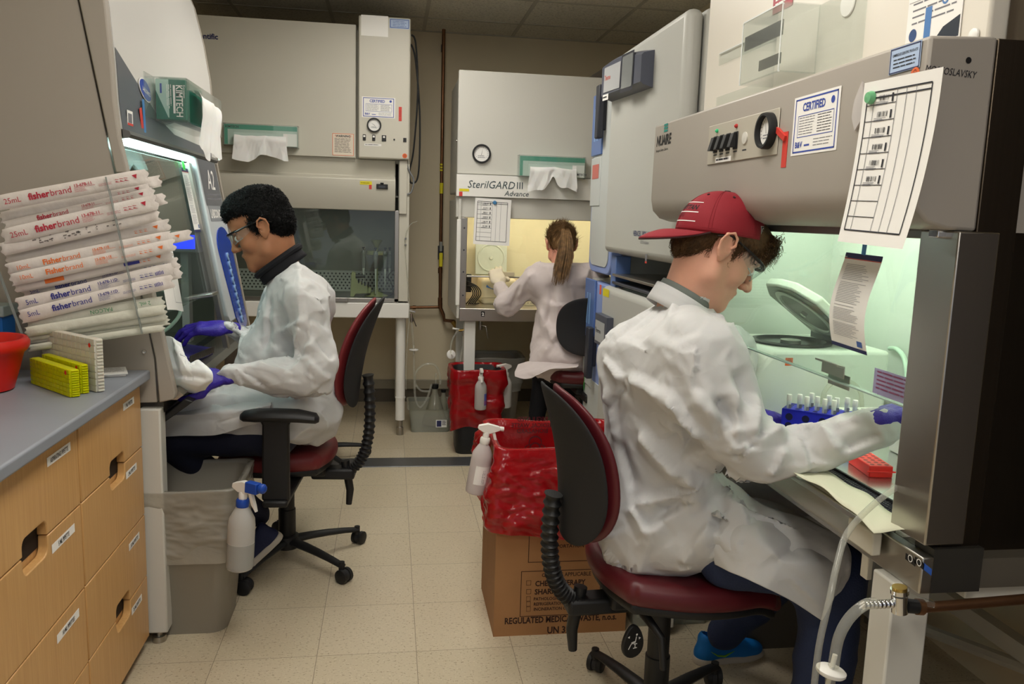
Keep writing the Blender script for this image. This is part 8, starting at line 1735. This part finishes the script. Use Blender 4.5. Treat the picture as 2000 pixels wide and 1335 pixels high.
# ------------------------------------------------------------ dark-haired man at the left hood
def dark_man():
    t = thing('person', 'seated dark-haired man in a white gown, safety glasses and violet gloves at the left hood', 'person', (-.42, 3.1, 0))
    c = [('e', W(592, 800, 3.12), (.165, .19, .125)), ('c', W(580, 790, 3.12), W(577, 610, 3.10), .15, .145, .05, ((0, 1, 0), 1.15)), ('e', W(598, 585, 3.10), (.115, .17, .12)), ('c', W(590, 570, 2.93), W(565, 565, 3.28), .075, .075, .06), ('c', W(553, 530, 3.1), W(578, 570, 3.1), .082, .115, .05),
         ('c', W(600, 600, 2.92), W(622, 712, 2.86), .095, .085, .05), ('c', W(622, 715, 2.86), W(604, 742, 2.84), .08, .072, .04), ('c', W(604, 740, 2.84), W(525, 735, 2.82), .072, .066, .03), ('c', W(525, 735, 2.82), W(450, 731, 2.77), .062, .047, .03),
         ('c', W(540, 590, 3.3), W(515, 680, 3.34), .085, .07, .05), ('c', W(515, 678, 3.34), W(446, 638, 3.19), .072, .048, .04),
         ('c', W(580, 810, 2.97), W(320, 805, 2.93), .115, .080, .05), ('c', W(580, 800, 3.27), W(320, 790, 3.3), .115, .085, .05), ('c', W(480, 800, 3.1), W(330, 800, 3.1), .08, .07, .06), ('c', W(520, 690, 3.1), W(500, 760, 3.08), .12, .12, .06),
         ('-c', W(547, 518, 3.1), W(530, 480, 3.1), .06, .08, .005)]
    fo = [(585, 560, 590, 640, .03, .012), (590, 640, 560, 700, .03, .014), (600, 560, 640, 600, .03, -.010), (500, 600, 545, 690, .03, .016), (545, 690, 575, 740, .03, -.014), (520, 580, 510, 680, .025, -.014), (540, 650, 600, 620, .028, .014), (600, 620, 650, 640, .03, -.012), (560, 720, 620, 660, .03, .016), (620, 660, 655, 700, .03, -.014), (600, 700, 650, 740, .03, .014),
          (480, 720, 520, 765, .02, -.012), (500, 705, 560, 720, .022, .012), (460, 715, 475, 755, .016, .012), (540, 700, 600, 690, .02, -.010), (350, 780, 450, 770, .03, .014), (340, 830, 440, 800, .03, -.012), (450, 770, 500, 830, .03, .014), (650, 760, 640, 840, .03, .014), (480, 640, 475, 700, .022, .012), (440, 630, 470, 650, .016, .012), (620, 770, 560, 800, .03, -.014), (500, 660, 470, 760, .03, -.012)]
    se = [(583, 500, 590, 560, .010, .006), (590, 560, 605, 660, .010, .006), (572, 690, 610, 745, .012, .010), (610, 690, 612, 760, .010, -.006)]
    gown('gown', t, c, (-1.12, 2.66, .44), (-.10, 3.52, 1.34), gown_m, 11, fo, seams=se)
    drape('gown_skirt', t, [[(316, 780, 3.2), (400, 772, 3.2), (470, 768, 3.2), (530, 775, 3.18)], [(316, 800, 2.87), (400, 796, 2.86), (470, 790, 2.86), (530, 785, 2.87)], [(316, 825, 2.83), (400, 824, 2.82), (465, 815, 2.82), (525, 800, 2.84)], [(316, 853, 2.84), (400, 852, 2.83), (458, 840, 2.83), (505, 828, 2.85)]], gown_m, 6, [(340, 780, 450, 800, .03, .010), (460, 770, 430, 830, .03, -.008)])
    # black rolled collar
    M = head_frame(W(546, 512, 3.1), (-.8, 0, -.6), (-.6, .0, .8)); b = MB()
    b.grid(lambda u, v: M @ Vector(((.095-.006*v)*math.cos(6.2832*u), (.087-.006*v)*math.sin(6.2832*u), -.035+.045*v)), 40, 5, mat('black_cotton', (14, 14, 20), rough=.9)); b.tube([M @ Vector((.092*math.cos(6.2832*i/40), .080*math.sin(6.2832*i/40), .006)) for i in range(40)], .011, mat('black_cotton', (14, 14, 20), rough=.9), 8, closed=True); b.build('shirt_collar', t, solid=.003)
    # trousers and shoes
    j = mat('navy_trousers', (20, 24, 44), rough=.85, bump=.15, bscale=150); d = SDF((-1.1, 2.75, -.02), (-.15, 3.5, .72), .011)
    d.cone(W(540, 848, 2.98), W(318, 850, 2.94), .085, .07, .03); d.cone(W(540, 840, 3.25), W(320, 840, 3.3), .085, .07, .03); kx = P(318, 850, Y=2.94); d.cone(kx, W(505, 1005, 3.12), .062, .046, .03); k2 = P(320, 840, Y=3.3); d.cone(k2, (k2.x-.02, 3.32, .09), .062, .048, .03)
    V, F = d.mesh(2); N = normals(V, F); V = V+N*(crumple(V, 24, 6)*.004)[:, None]; np_obj('trousers', V, F, j, t)
    nv = mat('shoe_navy', (26, 34, 70), rough=.7, bump=.3, bscale=300); ws = mat('sole_pale', (190, 184, 174), rough=.5)
    toe = P(442, 1146, Y=3.03); heel = P(548, 1050, Y=3.06); dv = toe-heel; upv = Vector((-.55, -.1, .75)); Ms = head_frame(heel+dv*.22, dv, upv); shoe(t, Ms, nv, ws, .86); shoe(t, Matrix.Translation((k2.x-.02, 3.32, .0)) @ Matrix.Rotation(R(180), 4, 'Z'), nv, ws, .95)
    s = 1.05; fw = Vector((-.90, -.02, -.43)); M = head_frame(W(514, 447, 3.08), fw, (-.34, .0, .94)); sk = skin('skin_tan', (168, 116, 84), .1)
    inv = M.inverted(); nk = inv @ Vector(W(553, 535, 3.1)); V, F = head_mesh(neck=tuple(np.array(nk)/s), s=s); np_obj('head', tf(V, M), F, sk, t); eyes(t, M, s, mat('iris_dark', (20, 14, 10), rough=.2))
    hb = mat('hair_black', (12, 11, 12), rough=.5, spec=.35)
    d = SDF((-.14, -.11, -.1), (.14, .11, .18), .0036); d.ell((-.008, 0, .052), (.106, .083, .092), k=0); d.ell((.045, 0, .094), (.046, .058, .038), k=.03); d.ell((-.055, 0, .0), (.055, .068, .06), k=.02); d.boxx((.10, 0, -.045), (.083, .2, .113), rr=.02, k=.015, op='s'); d.boxx((.0, 0, -.155), (.2, .2, .09), rr=.01, k=.01, op='s')
    for sg in (1, -1): d.ell((-.012, sg*.088, -.004), (.028, .03, .036), k=.006, op='s'); d.cone((.018, sg*.070, .03), (.012, sg*.071, -.008), .009, .004, .006)
    V, F = d.mesh(1); V *= s; N = normals(V, F); V = V+N*(crumple(V, 75, 5, 5)*.0028)[:, None]
    v1 = strands(V, F, N, 6500, .022, .0016, 4, lambda p, n, r: (.3+r.normal()*.8, r.normal()*.8, -.3+r.normal()*.7), curl=.9, lift=.5)
    V2, F2 = merge((V, F), v1); np_obj('hair', tf(V2, M), F2, hb, t)
    # stubble shade along the jaw is left to the light; glasses
    goggles(t, M, s)
    # far hand raised over the work surface; near hand holding a wipe
    Mh = head_frame(W(437, 640, 3.19), (-.97, -.05, .0), (.05, -.25, .95)); glove(t, -1, Mh, [(16, 22, 12), (20, 24, 12), (24, 24, 12), (26, 24, 12)], ((.65, .55, -.25), (.95, .25, -.1), (1, .1, -.1)), spread=(.04, .0, -.03, -.06), s=1.12)
    Mh = head_frame(W(424, 737, 2.77), (-.98, .0, .05), (.1, -.3, .9)); glove(t, 1, Mh, [(20, 30, 20), (22, 32, 20), (25, 35, 20), (28, 38, 22)], ((.5, .6, -.5), (.9, .2, -.3), (1, -.1, -.2)), s=1.08, seed=7)
dark_man()
# wipe held in the near glove
tag(drape('wipe', None, [[(318, 655, 2.74), (338, 658, 2.72), (356, 668, 2.76)], [(322, 690, 2.72), (352, 692, 2.68), (374, 704, 2.71)], [(330, 722, 2.70), (368, 722, 2.66), (414, 736, 2.67)], [(336, 748, 2.70), (372, 752, 2.67), (408, 752, 2.68)], [(345, 762, 2.74), (375, 768, 2.72), (398, 760, 2.73)]], M_['tissue'], 9, [(345, 670, 372, 720, .02, .008), (340, 735, 405, 745, .015, -.006)]), 'white wipe held in the dark-haired man\'s near glove over the left hood sill', 'wipe')

# ------------------------------------------------------------ woman at the back hood
def woman():
    t = thing('person', 'woman with a long ponytail seen from behind in a white gown at the back hood', 'person', (1.05, 4.35, 0))
    c = [('c', W(1100, 690, 4.38), W(1100, 580, 4.40), .185, .17, .05, ((0, 1, 0), .8)), ('c', W(1050, 545, 4.42), W(1160, 548, 4.42), .085, .085, .06), ('c', W(1098, 522, 4.42), W(1100, 545, 4.42), .05, .10, .05), ('e', W(1105, 690, 4.35), (.2, .17, .10)),
         ('c', W(1042, 548, 4.42), W(990, 592, 4.5), .085, .07, .05), ('c', W(990, 592, 4.5), W(978, 562, 4.75), .068, .05, .04), ('c', W(1165, 550, 4.42), W(1200, 600, 4.55), .085, .07, .05), ('c', W(1200, 600, 4.55), W(1150, 590, 4.8), .06, .05, .04),
         ('c', W(1060, 705, 4.33), W(1022, 722, 4.3), .05, .025, .05), ('c', W(1150, 705, 4.33), W(1170, 730, 4.3), .05, .03, .05)]
    fo = [(1040, 530, 1010, 590, .03, .012), (1075, 560, 1060, 640, .035, -.014), (1120, 560, 1130, 620, .03, .012), (1060, 590, 1130, 600, .04, .014), (1090, 640, 1060, 690, .04, .016), (1010, 560, 1000, 600, .02, -.012), (1050, 600, 1090, 680, .035, .014)]
    gown('gown', t, c, (.45, 4.1, .40), (1.55, 4.95, 1.34), gown_p, 21, fo, res=.011)
    drape('gown_skirt', t, [[(1012, 712, 4.34), (1040, 704, 4.32), (1085, 700, 4.28), (1130, 702, 4.28)], [(1006, 728, 4.26), (1034, 722, 4.22), (1080, 712, 4.17), (1130, 712, 4.15)], [(1006, 735, 4.24), (1030, 739, 4.20), (1066, 722, 4.15), (1125, 718, 4.13)]], gown_p, 9)
    j = M_['black']; d = SDF((.6, 3.9, -.02), (1.45, 5.0, .6), .014); d.cone(W(1080, 712, 4.38), W(1065, 725, 4.68), .09, .075, .03); d.cone(W(1065, 725, 4.68), W(1048, 812, 4.62), .07, .05, .03); d.cone(W(1130, 712, 4.38), W(1130, 725, 4.68), .09, .075, .03); d.cone(W(1130, 725, 4.68), W(1112, 812, 4.6), .07, .05, .03); V, F = d.mesh(2); np_obj('trousers', V, F, mat('black_cotton', (14, 14, 20), rough=.9), t)
    for q in (W(1046, 812, 4.62), W(1110, 812, 4.6)): shoe(t, Matrix.Translation((q[0], q[1], 0)) @ Matrix.Rotation(R(100), 4, 'Z'), j, j, .85)
    s = .95; M = head_frame(W(1096, 478, 4.52), (.05, .95, -.22), (0, .2, 1)); V, F = head_mesh(s=s, neck=tuple(np.array(M.inverted() @ Vector(W(1099, 530, 4.44)))/s)); np_obj('head', tf(V, M), F, skin('skin_fair', (214, 150, 128), .1), t)
    hb = mat('hair_lightbrown', (128, 98, 64), rough=.5, spec=.35, noise_amt=.45, nscale=40)
    d = SDF((-.14, -.1, -.1), (.13, .1, .16), .0045); d.ell((-.010, 0, .045), (.105, .083, .092), k=0); d.ell((-.06, 0, -.01), (.045, .064, .05), k=.02); d.boxx((.1, 0, -.06), (.085, .2, .1), rr=.02, k=.015, op='s'); d.boxx((0, 0, -.155), (.2, .2, .09), k=.01, op='s')
    for sg in (1, -1): d.ell((-.012, sg*.088, -.004), (.022, .03, .03), k=.006, op='s')
    d.ell((-.115, 0, .075), (.022, .022, .024), k=.01)
    V, F = d.mesh(1); V *= s; N = normals(V, F); v1 = strands(V, F, N, 1600, .06, .0012, 4, lambda p, n, r: np.array([-.115, 0, .075])-p, curl=.12, lift=.1)
    V2, F2 = merge((V, F), v1); V2 = tf(V2, M); root = np.array(M @ Vector((-.12*s, 0, .08*s))); rr = np.random.RandomState(5); vs = []; fs = []
    for k in range(420):
        a = rr.uniform(0, 6.283); rad = rr.rand()**.5; L = rr.uniform(.7, 1.12); base = len(vs); ox, oy = math.cos(a)*rad, math.sin(a)*rad; sw = rr.normal()*.006
        for i in range(11):
            u = i/10*L; w = .018+.026*math.sin(min(1, u)*2.3); x = root[0]+ox*w-.046*u*u-.014*u+.006*math.sin(u*4+1)+sw*u; y = root[1]-.035*math.sin(min(1.2, u*2.2)*1.3)+oy*w*.6-.20*u**1.2; z = root[2]+.012*math.sin(u*6 if u < .5 else 3)-.27*u
            for q in range(3): an = 2.094*q; vs.append((x+math.cos(an)*.0018*(1.05-u*.7), y+math.sin(an)*.0018, z))
        for i in range(10):
            for q in range(3): fs.append((base+i*3+q, base+i*3+(q+1) % 3, base+(i+1)*3+(q+1) % 3, base+(i+1)*3+q))
    V3, F3 = merge((V2, F2), (np.array(vs), np.array(fs))); np_obj('hair', V3, F3, hb, t)
    Mh = head_frame(W(974, 550, 4.80), (-.1, .6, .55), (-.1, -.6, .6)); glove(t, -1, Mh, [(30, 35, 25), (35, 40, 25), (40, 45, 25), (45, 45, 25)], ((.5, .6, -.6), (.9, .1, -.4), (1, -.2, -.3)), m=mat('glove_cream', (226, 214, 190), rough=.5), s=1.1)
    Mh = head_frame(W(1150, 590, 4.80), (-.3, .8, .1), (-.1, -.1, 1)); glove(t, 1, Mh, [(30, 35, 25), (35, 40, 25), (40, 45, 25), (45, 45, 25)], ((.5, .6, -.6), (.9, .1, -.4), (1, -.2, -.3)), m=mat('glove_cream', (226, 214, 190), rough=.5), s=1.0)
woman()
bpy.context.view_layer.update()
